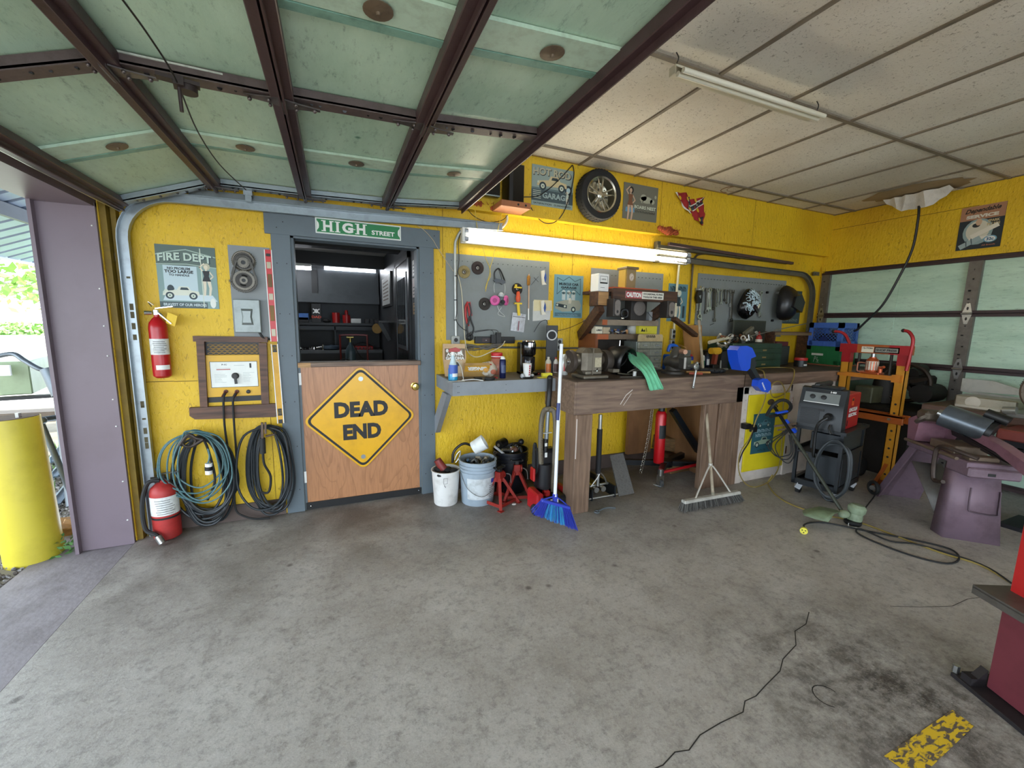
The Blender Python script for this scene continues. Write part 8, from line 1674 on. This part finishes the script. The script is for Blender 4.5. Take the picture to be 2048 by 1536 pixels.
b=B(TB_);b.fr(frame((0,-.93,0),(1,0,0),(0,0,1)));b.M=frame((0,-.93,0),(1,0,0),(0,0,1));b.build
m0=P(1566,842,y=-1.05);m1=P(1590,862,y=-1.10)
b=B(TB_);b.beam(P(1568,840,y=-1.05),P(1590,865,y=-1.11),.034,.045,(0,1,0),.006);b.build('shaft_coupler',t)
b=B(BLACKR);hc=P(1557,825,y=-1.02);b.tube([P(1533,831,y=-1.03),P(1545,812,y=-1.08),P(1560,801,y=-1.10),P(1574,802,y=-1.10),P(1582,812,y=-1.08),P(1577,822,y=-1.05),P(1560,829,y=-1.03),P(1540,833,y=-1.02)],.014,10,5);b.build('loop_handle',t)
b=B(TB_);b.beam(P(1552,826,y=-1.06),P(1574,822,y=-1.07),.03,.018,(0,0,1),.005);b.build('handle_clamp',t)
b=B(M('#7f8d73',.6,var=.5,scale=16,bump=.2));b.lathe([(0,.0),(.045,.002),(.05,.03),(.045,.06),(.055,.075),(.058,.11),(.04,.13),(0,.135)],hd+Vector((.06,-.03,-.035)),(.12,-.05,1),24);b.sph(hd+Vector((-.02,0,.02)),(.05,.035,.03),12,8);b.build('motor_head',t)
b=B(M('#6c7b5e',.5,var=.5,scale=14));g0=hd+Vector((-.03,.01,.01));vs=[]
for i in range(9):
    a=-.9+1.8*i/8;L=.30*(1-.25*abs(a));
    d=Vector((-math.cos(a*.55),math.sin(a*.75)*.8+.35,0)).normalized();vs+=[g0+d*.03+Vector((0,0,.03)),g0+d*L*.6+Vector((0,0,.04)),g0+d*L+Vector((0,0,.0))]
b.add(vs,[(i*3+k,i*3+k+1,i*3+k+4,i*3+k+3)for i in range(8)for k in range(2)]);o=b.build('guard',t);m_=o.modifiers.new('thickness','SOLIDIFY');m_.thickness=.004
b=B(BLACK);b.lathe([(0,0),(.05,.0),(.055,.008),(.055,.028),(.035,.036),(0,.036)],(hd.x+.05,hd.y-.03,.002),seg=22);b.m(WHITE);b.tube([(hd.x+.0,hd.y-.03,.02),(hd.x-.03,hd.y-.05,.004),(hd.x+.01,hd.y-.08,.004)],.0025,5);b.build('spool',t)
# ------------------------------------------------------------------ welder cart with red MIG welder
t=thing('welding_cart','black steel welding cart with shelves and casters','cart',(4.05,-1.15,0));CM=M('#1e2226',.4,.3,var=.2)
A0=P(1583,953,z=.14);A1=P(1660,974,z=.14);A0.z=A1.z=0
wv=(A1-A0);W=max(.34,wv.length);wv.normalize();print('CART',A0,W,wv);dv=Vector((-wv.y,wv.x,0));
if dv.x<0:dv=-dv
CF=Matrix((wv,dv,Vector((0,0,1)))).transposed().to_4x4();CF.translation=A0;D=.55
b=B(CM);b.fr(CF);b.bb((0,0,.09),(W,.03,.14));b.bb((0,D-.03,.09),(W,D,.14));b.bb((0,0,.09),(.03,D,.14));b.bb((W-.03,0,.09),(W,D,.14));b.bb((.02,.02,.10),(W-.02,D-.02,.11));b.build('base_frame',t)
for x in(.012,W-.012):
    for y in(.012,D-.012):b=B(CM);b.fr(CF);b.beam((x,y,.12),(x,y,.63),.025,.025);b.build('post',t)
b=B(CM);b.fr(CF);b.bb((0,0,.385),(W,D,.40));b.bb((0,0,.40),(.01,D,.43));b.bb((W-.01,0,.4),(W,D,.43));b.build('middle_shelf',t)
b=B(CM);b.fr(CF);b.bb((-.02,-.03,.60),(W+.02,D+.02,.625));b.build('top_shelf',t)
b=B(M('#252b30',.4,.2,var=.15));b.fr(CF);b.bb((.10,.03,.43),(W-.01,D-.05,.58),.004);b.build('upper_box',t)
b=B(M('#252b30',.4,.2,var=.15));b.fr(CF);b.bb((.08,.06,.14),(W-.005,D-.04,.385),.004);b.m(BLACK).bb((.3,.057,.22),(.31,.059,.25));b.build('lower_box',t)
for x,y in((.05,.03),(W-.03,.03),(.05,D-.05),(W-.03,D-.05)):
    b=B(M('#bfc3c6',.3,.5));b.fr(CF);b.box((x,y,.07),(.045,.06,.05),(0,.4,.4));b.m(BLACKR).cyl((x-.015,y+.01,.038),(x+.015,y+.01,.038),.037,seg=20);b.build('caster',t)
t=thing('mig_welder','red and charcoal wire feed welder on the black cart','welder',CF@Vector((W/2,D/2,.626)));WG=M('#24282b',.4,var=.1)
WF=CF@Matrix.Translation((0,-.03,.626))@Matrix.Rotation(.0,4,'X')
b=B(WG);b.fr(WF@Matrix(((0,0,1,.0),(1,0,0,0),(0,1,0,0),(0,0,0,1))));b.prism([(.0,.0),(.10,.0),(.10,.33),(.085,.345),(.045,.335),(.012,.215),(0.0,.19)],.0,W-.02);b.build('front_housing',t)
b=B(M('#b01a22',.3,.1,var=.06));b.fr(WF);b.bb((.012,.10,.0),(W-.03,.44,.30),.006);b.build('side_cover',t)
SF=WF@frame((W-.0295,.12,0),(0,1,0),(0,0,1));b=B(WHITE);b.fr(SF);b.text('LINCOLN',.15,.165,.2,.035,.002,.05).text('ELECTRIC',.15,.12,.2,.03,.002,.05);b.m(M('#e0592a',.4)).rect(.09,.20,.15,.27,.002);b.m(INK).rect(.10,.24,.14,.262,.0025);b.rect(.03,.03,.05,.08,.002);b.build('lettering',t)
b=B(M('#7d817f',.3,.3));nF=WF@frame((.03,.005+.0075,.212),(1,0,0),(0,.27,.963));b.fr(nF);b.rect(.0,.005,W-.09,.118,.004);b.m(INK).rect(.0,.092,W-.09,.118,.0045);b.m(WHITE).text('140',.2,.105,.04,.016,.006,.05).line([(.0,.006),(W-.09,.006)],.006,.005);b.build('control_panel',t)
for x in(.07,.15):b=B(BLACK);b.fr(nF);b.lathe([(.02,.004),(.018,.018),(.0,.02)],(x-.01,.055,0),(0,0,1),16);b.build('knob',t)
b=B(BLACK);b.fr(WF);[b.bb((.02,-.006,.03+.012*k),(.16,.001,.035+.012*k))for k in range(12)];b.bb((.15,-.006,.15),(.19,.001,.17));b.build('louvres',t)
b=B(WG);b.fr(WF);b.bb((.08,.05,.34),(.12,.38,.38),.01);b.bb((.085,.06,.30),(.115,.10,.36));b.bb((.085,.33,.28),(.115,.37,.36));b.prism if False else None;b.bb((.06,.03,.335),(W-.06,.16,.36),.012);b.build('handle',t)
b=B(BLACK);b.fr(WF);b.cyl((.23,-.01,.12),(.23,-.05,.11),.028);b.tube([(.23,-.04,.11),(.19,-.08,.06),(.17,-.07,-.03),(.17,-.06,-.2),(.175,-.05,-.24)],.012,8);b.tube([(.25,-.02,.05),(.25,-.04,.02),(.27,-.05,-.02)],.008,6);b.build('torch_lead',t)
cc=CF@Vector((W+.02,.02,.36));q=random.Random(15);b=B(M('#33383b',.45,var=.2))
for i in range(5):
    w_=.10+q.uniform(-.02,.02);dz=q.uniform(-.02,.02);base=CF@Vector((W-.03,-.06-i*.012,.33));rr=lambda x,z:base+wv*(x)+Vector((0,0,z));b.tube([rr(0,.22+dz),rr(w_*.8,.16),rr(w_,-.02),rr(w_*.8,-.18),rr(0,-.26+dz),rr(-w_*.8,-.16),rr(-w_,0),rr(-w_*.7,.15)],.009,7,5,True)
one(b,'cable_coil','dark torch cable coil hanging at the right of the welding cart','cable',base,None)
b=B(BLACKR);q=random.Random(19)
for i in range(3):base=CF@Vector((-.05-.015*i,-.02,.42));rr=lambda x,z:base+wv*x+Vector((0,0,z));b.tube([rr(.02,.17),rr(-.03,.1),rr(-.10-.02*i,-.02),rr(-.06,-.12),rr(.02,-.16+.03*i),rr(.06,-.05),rr(.03,.1)],.005,6,5,i!=2)
one(b,'cable','thin black cables dangling at the left of the welding cart','cable',base)
t=thing('ground_clamp','rusty ground clamp at the left edge of the welding cart','clamp',CF@Vector((-.05,-.04,.63)));b=B(M('#5d4a38',.5,.5,var=.4));b.fr(CF);b.beam((.01,-.05,.64),(-.16,-.06,.58),.02,.018);b.beam((.01,-.05,.61),(-.13,-.06,.55),.02,.012);b.cyl((-.03,-.07,.60),(-.03,-.04,.60),.018);b.build('jaws',t)
# ------------------------------------------------------------------ orange shop press
t=thing('shop_press','orange H-frame hydraulic shop press with burnt red top','shop press',(4.95,-1.0,0));OR=M('#c77a22',.4,.2,var=.3,scale=8,dark=.7);ORD=M('#a9551d',.45,.2,var=.35,scale=8,dark=.7);RB=M('#a01c22',.35,.2,var=.4,scale=5,dark=.8)
px_=4.80;yl,yr=-.875,-1.335
for k,y in enumerate((yl,yr)):
    b=B(M('#c98a24',.4,.2,var=.3,scale=8,dark=.7));b.bb((px_-.0,y-.038,.0),(px_+.006,y+.038,1.22));b.bb((px_,y-.038,0),(px_+.06,y-.032,1.22));b.bb((px_,y+.032,0),(px_+.06,y+.038,1.22));b.m(RB);b.bb((px_-.001,y-.039,1.14),(px_+.061,y+.039,1.24));b.m(INK)
    for i in range(9):b.cyl((px_-.001,y-.0,.1+i*.085),(px_+.001,y,.1+i*.085),.010,seg=10)
    b.build('post',t)
    b=B(ORD);b.bb((px_-.20,y-.03,.0),(px_+.26,y+.03,.035));b.beam((px_-.16,y,.03),(px_,y,.2),.03,.006);b.build('foot',t)
b=B(ORD);b.bb((px_-.02,yr-.05,1.24),(px_+.07,yl+.05,1.325),.003);b.m(RB);b.bb((px_-.022,yr-.052,1.24),(px_+.0,yr+.10,1.326));b.bb((px_-.022,yl-.10,1.24),(px_,yl+.052,1.326));b.fr(frame((px_-.021,yl-.14,1.25),(0,-1,0),(0,0,1)));b.m(c_('#ddd6c0')).rect(0,0,.10,.055,.001);b.m(INK).text('12-TON',.05,.04,.08,.016,.0015,.04);b.rect(.105,0,.3,.055,.001);b.m(c_('#8a8a80')).rect(.115,.008,.29,.046,.0015);b.m(INK).text('SHOP PRESS',.2,.027,.16,.02,.002,.04);b.build('top_beam',t)
b=B(OR);b.bb((px_-.03,yr-.0,1.0),(px_-.0,yl+.04,1.03));b.bb((px_-.035,yr-.02,.985),(px_-.0,yr+.045,1.055));b.bb((px_-.02,yr+.02,1.03),(px_+.06,yl-.02,1.04));b.build('jack_plate',t)
b=B(ORD);b.bb((px_-.045,yr-.09,.60),(px_-.02,yl+.1,.68),.003);b.bb((px_+.065,yr-.09,.60),(px_+.09,yl+.1,.68),.003);b.bb((px_-.045,yr-.09,.66),(px_-.0,yl+.1,.68));b.build('table_channel',t)
b=B(M('#8c8272',.4,.5));b.cyl((px_-.06,yr+.01,.64),(px_+.1,yr+.01,.64),.012);b.build('pin',t)
for y in(yl-.10,yr+.10):b=B(M('#35302a',.5,.5));b.cyl((px_+.04,y,1.03),(px_+.04,y,1.24),.012);b.build('return_spring',t)
for k,(y,s_)in enumerate(((yr-.045,1),(yl+.0,-1))):
    b=B(RB);b.tube([(px_-.01,y,1.10),(px_-.01,y-.01,1.25),(px_-.01,y-.015,1.38),(px_-.01,y+.02,1.45),(px_-.01,y+.06,1.465)]if k==0 else[(px_,y-.03,1.30),(px_,y+.02,1.40),(px_-.01,y+.07,1.44),(px_-.02,y+.13,1.445)],.014,10);b.m(BLACK).sph((px_-.01,y+.065,1.465)if k==0 else(px_-.02,y+.13,1.445),.017,10,7);b.build('hook',t)
t=thing('bottle_jack','copper coloured bottle jack standing on the press plate','bottle jack',(px_+.02,-1.1,1.04));jy=-1.10;BJ=M('#b4552d',.3,.4,var=.25)
b=B(BJ);b.bb((px_-.035,jy-.085,1.0405),(px_+.075,jy+.07,1.06),.006);b.lathe([(.048,.02),(.05,.03),(.05,.12),(.042,.145),(.028,.155),(.028,.165)],(px_+.02,jy,1.04),seg=24);b.build('body',t);b=B(M('#d6c9b5',.4,var=.3,scale=50));b.lathe([(.0508,.04),(.0508,.125)],(px_+.02,jy,1.04),seg=14,a0=0,a1=6.28,cap=False);b.m(INK).lathe([(.0512,.05),(.0512,.11)],(px_+.02,jy,1.04),seg=10,a0=PI*.7,a1=PI*1.05,cap=False);b.build('label',t)
b=B(STEEL);b.cyl((px_+.02,jy,1.19),(px_+.02,jy,1.24),.018);b.build('ram',t);b=B(M('#b9775a',.4,.3));b.tube([(px_-.0,jy+.05,1.145),(px_-.01,jy+.10,1.145),(px_-.01,jy+.105,1.12),(px_-.01,jy+.10,1.06),(px_,jy+.05,1.065)],.006,6);b.build('handle',t);b=B(BJ);b.cyl((px_,jy-.08,1.06),(px_,jy-.08,1.12),.018);b.cyl((px_,jy-.07,1.10),(px_-.03,jy-.12,1.12),.012);b.build('pump',t)
# dark machinery behind the press
t=thing('old_machine','dark old machine with a spoked wheel behind the orange press','machine',(5.35,-1.0,0));OM=M('#231f1b',.6,.4,var=.5,scale=6)
wc_=P(1810,765,x=5.38);b=B(M('#33281f',.5,.5,var=.5));b.torus(wc_,.19,.02,(1,.1,0),36,8);b.cyl(wc_-Vector((.03,0,0)),wc_+Vector((.04,0,0)),.045)
for k in range(5):a=2*PI*k/5+.3;b.beam(wc_,wc_+Vector((0,.18*math.cos(a),.18*math.sin(a))),.035,.014,(1,0,0))
b.build('flywheel',t);b=B(OM);b.bb((5.10,-1.35,.0),(5.62,-.84,.62),.01);b.bb((5.05,-1.42,.62),(5.66,-.83,.70),.008);b.cyl((5.42,-.95,.7),(5.42,-.95,.95),.12,.09);b.cyl((5.3,-1.3,.85),(5.6,-1.3,.85),.09);b.bb((5.4,-1.3,.9),(5.6,-.9,1.02),.02);b.build('base',t);b=B(OM);p=P(1835,743,x=5.5);b.cyl(p-Vector((.1,0,.02)),p+Vector((.1,0,.02)),.055,seg=18);b.beam(p+Vector((0,.1,-.05)),p+Vector((0,-.05,-.3)),.05,.05);b.bb((5.45,-1.1,.9),(5.55,-.85,1.12),.01);b.build('arm',t)
b=B(M('#55543f',.6,.2,var=.4));b.bb((5.1,-1.0,.705),(5.3,-.84,.88),.01);one(b,'dark_box','olive-brown case beside the press, below the crates','case',(5.2,-.9,.7))
b=B(BLACKR);b.cyl((4.86,-1.12,.09),(4.86,-1.02,.09),.09,.09,24);b.torus((4.86,-1.07,.09),.09,.02,(0,1,0),24);one(b,'tyre_wheel','small black knobbly wheel on the floor under the press','wheel',(4.86,-1.07,0))
# hanging hose from the broken tile
wire('air_hose','black hose hanging from the broken ceiling tile to behind the crates',[P(1838,412,x=5.45),P(1836,440,x=5.45),P(1824,500,x=5.5),P(1795,560,x=5.5),P(1765,610,x=5.5),P(1735,640,x=5.5),P(1716,658,x=5.5),P(1708,662,x=5.5)],.012,M('#15161a',.4),'hose',8,6)
# spark plug sign
q0,q1=P(1905,503,x=XR),P(2012,405,x=XR)
def plug(b,W,H):
    b.m(c_('#a87a5e')).rect(0,H*.68,W,H,.0002);b.m(c_('#1d2a33')).rect(0,0,W,H*.68,.0002);b.m(INK).text('Dependable',W*.5,H*.89,W*.78,H*.13,.0008,.03,slant=.35,rot=.03);b.m(c_('#d8d3c6')).text('SERVICE',W*.5,H*.76,W*.72,H*.08,.0008,.06)
    b.m(c_('#8fa6a8')).ell(W*.45,H*.4,W*.34,H*.3,.0005);b.m(c_('#d3cfbd')).ell(W*.45,H*.42,W*.27,H*.24,.0008);b.m(c_('#c0ae84')).text('SPARK',W*.78,H*.62,W*.26,H*.06,.001,.05).text('PLUGS',W*.78,H*.54,W*.28,H*.06,.001,.05)
    b.m(c_('#e3ded0'));b.line([(W*.35,H*.3),(W*.86,H*.5)],H*.10,.0016);b.line([(W*.3,H*.24),(W*.74,H*.26)],H*.06,.0017);b.m(c_('#9db0b3'));b.line([(W*.12,H*.08),(W*.5,H*.24)],H*.11,.002);b.m(c_('#4a5a60'));b.line([(W*.24,H*.08),(W*.22,H*.2)],H*.02,.0024);b.line([(W*.36,H*.13),(W*.33,H*.25)],H*.02,.0024)
    b.m(c_('#c9a78a')).ell(W*.45,H*.62,W*.07,H*.08,.0018);b.m(c_('#22262a')).ell(W*.4,H*.55,W*.09,H*.05,.0016);b.m(c_('#6fa3bd')).ell(W*.76,H*.2,W*.15,H*.08,.002);b.m(c_('#e8e8e4')).ell(W*.76,H*.2,W*.12,H*.06,.0023);b.m(c_('#2c5f86')).text('32c',W*.76,H*.2,W*.16,H*.07,.0028,.05);b.m(c_('#b06a50')).text('All Brands',W*.74,H*.07,W*.3,H*.03,.001,.03)
sign('poster_sign','Dependable SERVICE spark plug sign above the closed garage door',0,0,.30,.40,'#2a3138',plug,F=frame((XR-.001,-1.235,2.255),(0,-1,0),(0,0,1)))
# ------------------------------------------------------------------ band saw
t=thing('band_saw','worn purple horizontal metal band saw on splayed legs','band saw',(4.1,-1.9,0));PU=M('#7a6571',.5,.2,var=.45,scale=7,bump=.05,dark=.6)
A=Vector((3.95,-2.08,0));u=Vector((.6,.8,0));w_=Vector((.77,-.64,0));SFm=Matrix((w_,u,Vector((0,0,1)))).transposed().to_4x4();SFm.translation=A;BH=.56
b=B(PU);b.fr(SFm)
b.add([(0,0,0),(.30,-.03,0),(.25,.0,BH),(.03,.03,BH),(0,.12,0),(.30,.10,0),(.25,.1,BH),(.03,.12,BH)],[(0,1,2,3),(0,3,7,4),(1,5,6,2)]);o=b.build('front_stand',t,.3);m_=o.modifiers.new('thickness','SOLIDIFY');m_.thickness=.005
b=B(M('#4d3c45',.5,.3,var=.2));b.fr(SFm);b.tube([(.10,-.014,.39),(.10,-.020,.25),(.12,-.024,.22),(.25,-.024,.21),(.262,-.022,.24),(.262,-.014,.38)],.005,6,3);b.build('door_outline',t)
b=B(PU);b.fr(SFm);b.add([(0,.78,0),(.10,.80,0),(.12,.52,BH),(.03,.46,BH),(.32,.78,0),(.25,.5,BH),(.06,.74,.04)],[(0,1,2,3),(1,4,5,2)]);b.beam((.0,.77,.0),(.03,.45,BH),.06,.012,(1,0,0));o=b.build('rear_stand',t,.3)
b=B(M('#6e6a65',.5,.3,var=.3));b.fr(SFm);b.add([(.03,.46,BH-.14),(.20,.42,BH-.14),(.24,.16,.1),(.06,.16,.06)],[(0,1,2,3)]);o=b.build('chip_tray',t);m_=o.modifiers.new('thickness','SOLIDIFY');m_.thickness=.006
b=B(PU);b.fr(SFm);b.bb((.0,-.10,BH-.02),(.28,.50,BH+.03),.006);b.bb((.0,-.12,BH-.07),(.28,.08,BH),.01);b.m(BLACK).bb((.1,-.122,BH-.05),(.14,-.118,BH-.03));b.build('bed',t)
b=B(M('#7a6a5a',.5,.5,var=.5));b.fr(SFm);b.cyl((-.01,-.02,BH+.03),(-.01,.50,BH+.03),.012);b.bb((.05,.10,BH+.03),(.24,.34,BH+.09),.005);b.bb((.04,-.05,BH+.03),(.2,.02,BH+.06),.004);b.build('vise',t)
b=B(M('#4b3f39',.5,.5,var=.5));b.fr(SFm);b.tube([(-.03,.03,BH-.16),(-.03,.12,BH-.17),(-.03,.14,BH+.0),(-.03,.12,BH+.07),(-.03,.02,BH+.09),(.05,-.1,BH+.06)],.014,8,4);b.build('work_handle',t)
b=B(M('#86606c',.4,.2,var=.35,scale=8,dark=.6));b.fr(SFm)
def arm(pts,x0,x1):b.prism(pts,x0,x1,Matrix(((0,0,1,0),(1,0,0,0),(0,1,0,0),(0,0,0,1))))
arm([(.50,BH+.02),(.52,BH+.20),(.40,BH+.25),(-.05,BH+.155),(-.28,BH+.08),(-.36,BH-.03),(-.28,BH+.0),(-.03,BH+.10),(.36,BH+.18),(.42,BH+.06)],.18,.25)
arm([(.50,BH+.02),(.52,BH+.20),(.44,BH+.24),(.40,BH+.19),(.42,BH+.04)],.0,.25)
b.m(M('#1d1517',.6));arm([(.38,BH+.16),(-.03,BH+.09),(-.26,BH+.02),(-.2,BH+.04),(.0,BH+.06),(.36,BH+.12)],.19,.24);b.build('saw_arm',t)
b=B(M('#5f666d',.3,.6,var=.25));b.fr(SFm);mc=Vector((.10,.20,BH+.25));b.cyl(mc+Vector((-.02,.10,.03)),mc+Vector((.14,-.06,-.04)),.085,seg=28);b.m(BLACK).cyl(mc+Vector((.14,-.06,-.04)),mc+Vector((.16,-.08,-.05)),.075,seg=24);b.m(STEEL).cyl(mc+Vector((-.04,.12,.04)),mc+Vector((-.02,.10,.03)),.03);b.m(BLACK).cyl(mc+Vector((.14,-.02,.08)),mc+Vector((.22,-.10,.04)),.035);b.build('motor',t)
b=B(M('#5c5247',.5,.4,var=.4));b.fr(SFm);b.lathe([(.07,0),(.07,.02),(.03,.03)],mc+Vector((-.08,.16,-.02)),(-.3,.4,.5),22);b.bb((-.02,.3,BH+.22),(.12,.42,BH+.30),.02);b.build('pulley_cover',t)
b=B(M('#d9dad6',.4));b.fr(SFm);b.torus((.215,-.30,BH+.045),.028,.010,(0,-1,.3),22);b.m(BLACK).cyl((.215,-.29,BH+.045),(.215,-.25,BH+.06),.02);b.build('adjust_knob',t)
b=B(BLACKR);c=P(1747,975,z=.07);b.torus(c,.05,.015,(1,-.5,0),24);b.m(STEEL).cyl(c-Vector((.02,0,0)),c+Vector((.02,0,0)),.022);b.m(BLACKR);b.cyl(c,SFm@Vector((.05,.78,.07)),.01);one(b,'saw_wheel','small black wheel on the axle at the rear foot of the band saw','wheel',c)
wire('cable','black cable from the trimmer head back to the saw wheel',[P(1722,1028,z=.02),P(1735,1010,z=.01),P(1750,990,z=.01),P(1755,975,z=.02),P(1748,962,z=.1)],.005,BLACKR,'cable')
# ------------------------------------------------------------------ bench on the right
t=thing('side_bench','rough timber bench along the closed garage door','workbench',(5.4,-2.4,0));SB=.80
b=B(wood('side_bench_top','#6b4c33','#46301f',st=(12,1,12)));b.bb((5.0,-5.0,SB-.03),(5.66,-1.45,SB),.003);b.build('bench_top',t)
b=B(wood('side_bench_apron','#73584a','#523c32',st=(12,1,12)));b.bb((4.985,-5.0,SB-.13),(5.0,-1.45,SB-.005));b.bb((4.985,-1.46,SB-.13),(5.6,-1.45,SB-.03));b.build('apron',t)
for y in(-1.52,-3.6):
    b=B(RAWZ);b.bb((5.02,y-.05,0),(5.11,y+.04,SB-.03),.004);b.build('leg',t)
b=B(M('#161616',.6));b.bb((5.1,-4.8,.48),(5.6,-1.6,.50));b.bb((5.09,-4.8,.44),(5.11,-1.6,.52));b.build('lower_rail',t)
SBT=SB+.0005
def R3(px,py,x):return P(px,py,x=x)
b=B(M('#b9b6aa',.5,.3,var=.25));b.fr(frame((5.45,-1.53,0),(0,-1,0),(0,0,1)));b.prism([(.0,.91),(.0,1.03),(.20,1.03),(.44,.955),(.44,.93)],0,.012);b.prism([(.0,.905),(.0,.915),(.52,.90),(.52,.85),(.18,.88)],-.02,.0);one(b,'metal_guard','pale angular sheet metal guard propped against the garage door','metal part',(5.45,-1.7,SB))
b=B(M('#aaa48f',.3,.6,var=.3));b.bb((5.15,-1.98,SBT),(5.35,-1.60,SBT+.10),.01);b.m(M('#cfcab8',.3,.5));b.bb((5.12,-1.90,SBT),(5.15,-1.62,SBT+.02));b.cyl((5.15,-1.72,SBT+.05),(5.148,-1.72,SBT+.05),.05);one(b,'metal_housing','shiny rectangular metal cover on the right bench','metal part',(5.25,-1.8,SBT))
t=thing('chop_saw','chop saw with round brown guard and green body at the photo edge','chop saw',(5.05,-2.30,SBT));cs=P(2040,760,x=5.0);
b=B(M('#77695a',.45,.4,var=.35,scale=9));b.lathe([(.0,-.02),(.19,-.02),(.2,-.01),(.2,.04),(.19,.05),(0,.05)],Vector((5.0,-2.22,1.02)),(1,.25,0),40,PI*.0,PI*2);b.m(INK);
for k in range(9):b.box((4.97,-2.03-.004*abs(k-4),1.0+k*.014),(.07,.004,.005))
b.build('wheel_guard',t);b=B(M('#1f8a3c',.35,var=.1));b.bb((4.86,-2.45,.90),(5.0,-2.09,1.10),.012);b.m(M('#14602a',.4)).bb((4.855,-2.3,.99),(4.86,-2.16,1.07));b.build('motor_cover',t)
b=B(M('#9a9a92',.3,.6,var=.2));b.bb((4.88,-2.6,SBT),(5.25,-2.0,SBT+.04),.006);b.cyl((4.86,-1.99,SBT+.05),(4.86,-2.06,SBT+.06),.03);b.build('base',t)
b=B(M('#a9c4cf',.4));b.box((5.03,-2.26,SBT+.008),(.05,.1,.015),(0,0,.4),.004);one(b,'blue_rag','pale blue scrap at the right bench edge','rag',(5.03,-2.26,SBT))
b=B(M('#26252a',.5,.3,var=.3));b.cyl((4.75,-2.35,.03),(4.78,-2.33,.62),.07,seg=20);b.bb((4.6,-2.6,.62),(5.0,-2.1,.66));b.bb((4.6,-2.5,0),(4.95,-2.15,.03));b.m(M('#7a3a33',.5)).bb((4.6,-2.7,.66),(5.0,-2.05,.74),.01);one(b,'pedestal_stand','dark pedestal with a dull red top between saw and right bench','stand',(4.78,-2.35,0))
# ------------------------------------------------------------------ red lift post
t=thing('lift_post','faded red two-post lift column at the right edge of the photo','car lift post',(2.55,-2.72,0))
lp=P(1985,1375,z=.06);X0,Y0=lp.x,lp.y
LR=M('#6d3038',.45,.2,var=.5,scale=4,bump=.06,dark=.6);LF=Matrix.Translation((X0+.05,Y0+.03,0))@Matrix.Rotation(math.radians(-25),4,'Z')
LRT=M('#b0201f',.4,.1,var=.1)
b=B(LR);b.fr(LF);b.bb((0,-.16,.02),(.22,.0,.40),.004);b.build('lower_carriage',t)
b=B(LRT);b.fr(LF);b.bb((.04,-.14,.43),(.25,.02,3.0),.004);b.build('column',t)
b=B(M('#2c2a2a',.5,.4,var=.4));b.fr(LF);b.bb((-.01,-.18,.39),(.25,.03,.43),.003);b.m(M('#5b5650',.5,.4,var=.3));b.bb((-.07,-.18,.425),(.25,.05,.437));b.bb((-.07,-.18,.40),(-.06,.05,.43));b.build('arm_bracket',t)
b=B(M('#2a2628',.6,.4,var=.5,scale=8));b.fr(LF);b.bb((-.07,-.28,.0),(.30,.07,.018),.002);b.prism([(-.06,.018),(.0,.018),(.0,.09)],-.03,.0,Matrix(((1,0,0,0),(0,0,-1,0),(0,1,0,0),(0,0,0,1))));b.bb((-.06,.0,.018),(.0,.04,.05));b.m(STEEL)
for x,y in((-.05,-.22),(-.05,.07)):b.cyl((x,y,.018),(x,y,.05),.012,seg=6)
b.build('base_plate',t)
# ------------------------------------------------------------------ unlit ceiling lamp
t=thing('tube_lamp','unlit cream twin strip lamp hung below the ceiling grid','tube lamp',(2.2,-1.6,2.76));e0,e1=P(1352,148,z=2.75),P(1632,238,z=2.75);CRM=M('#cfc9b4',.4,.1,var=.1)
b=B(CRM);d_=(e1-e0).normalized();sd=Vector((-d_.y,d_.x,0));b.beam(e0+sd*.03+Vector((0,0,.03)),e1+sd*.03+Vector((0,0,.03)),.05,.05,bev=.004);b.add([e0+sd*-.05+Vector((0,0,0)),e1+sd*-.05,e1+sd*.01+Vector((0,0,.045)),e0+sd*.01+Vector((0,0,.045))],[(0,1,2,3)]);b.build('housing',t)
for s_ in(-.012,-.05):b=B(M('#dedac8',.25,var=0));b.cyl(e0+sd*(s_+.0)+Vector((0,0,-.005)),e1+sd*s_+Vector((0,0,-.005)),.013,seg=12);b.build('lamp_tube',t)
for e in(e0,e1):b=B(BLACK);b.tube([e+Vector((0,0,.05)),e+Vector((.01,.0,.08)),e+Vector((0,.01,ZC-2.75))],.003,5);b.build('hanger',t)
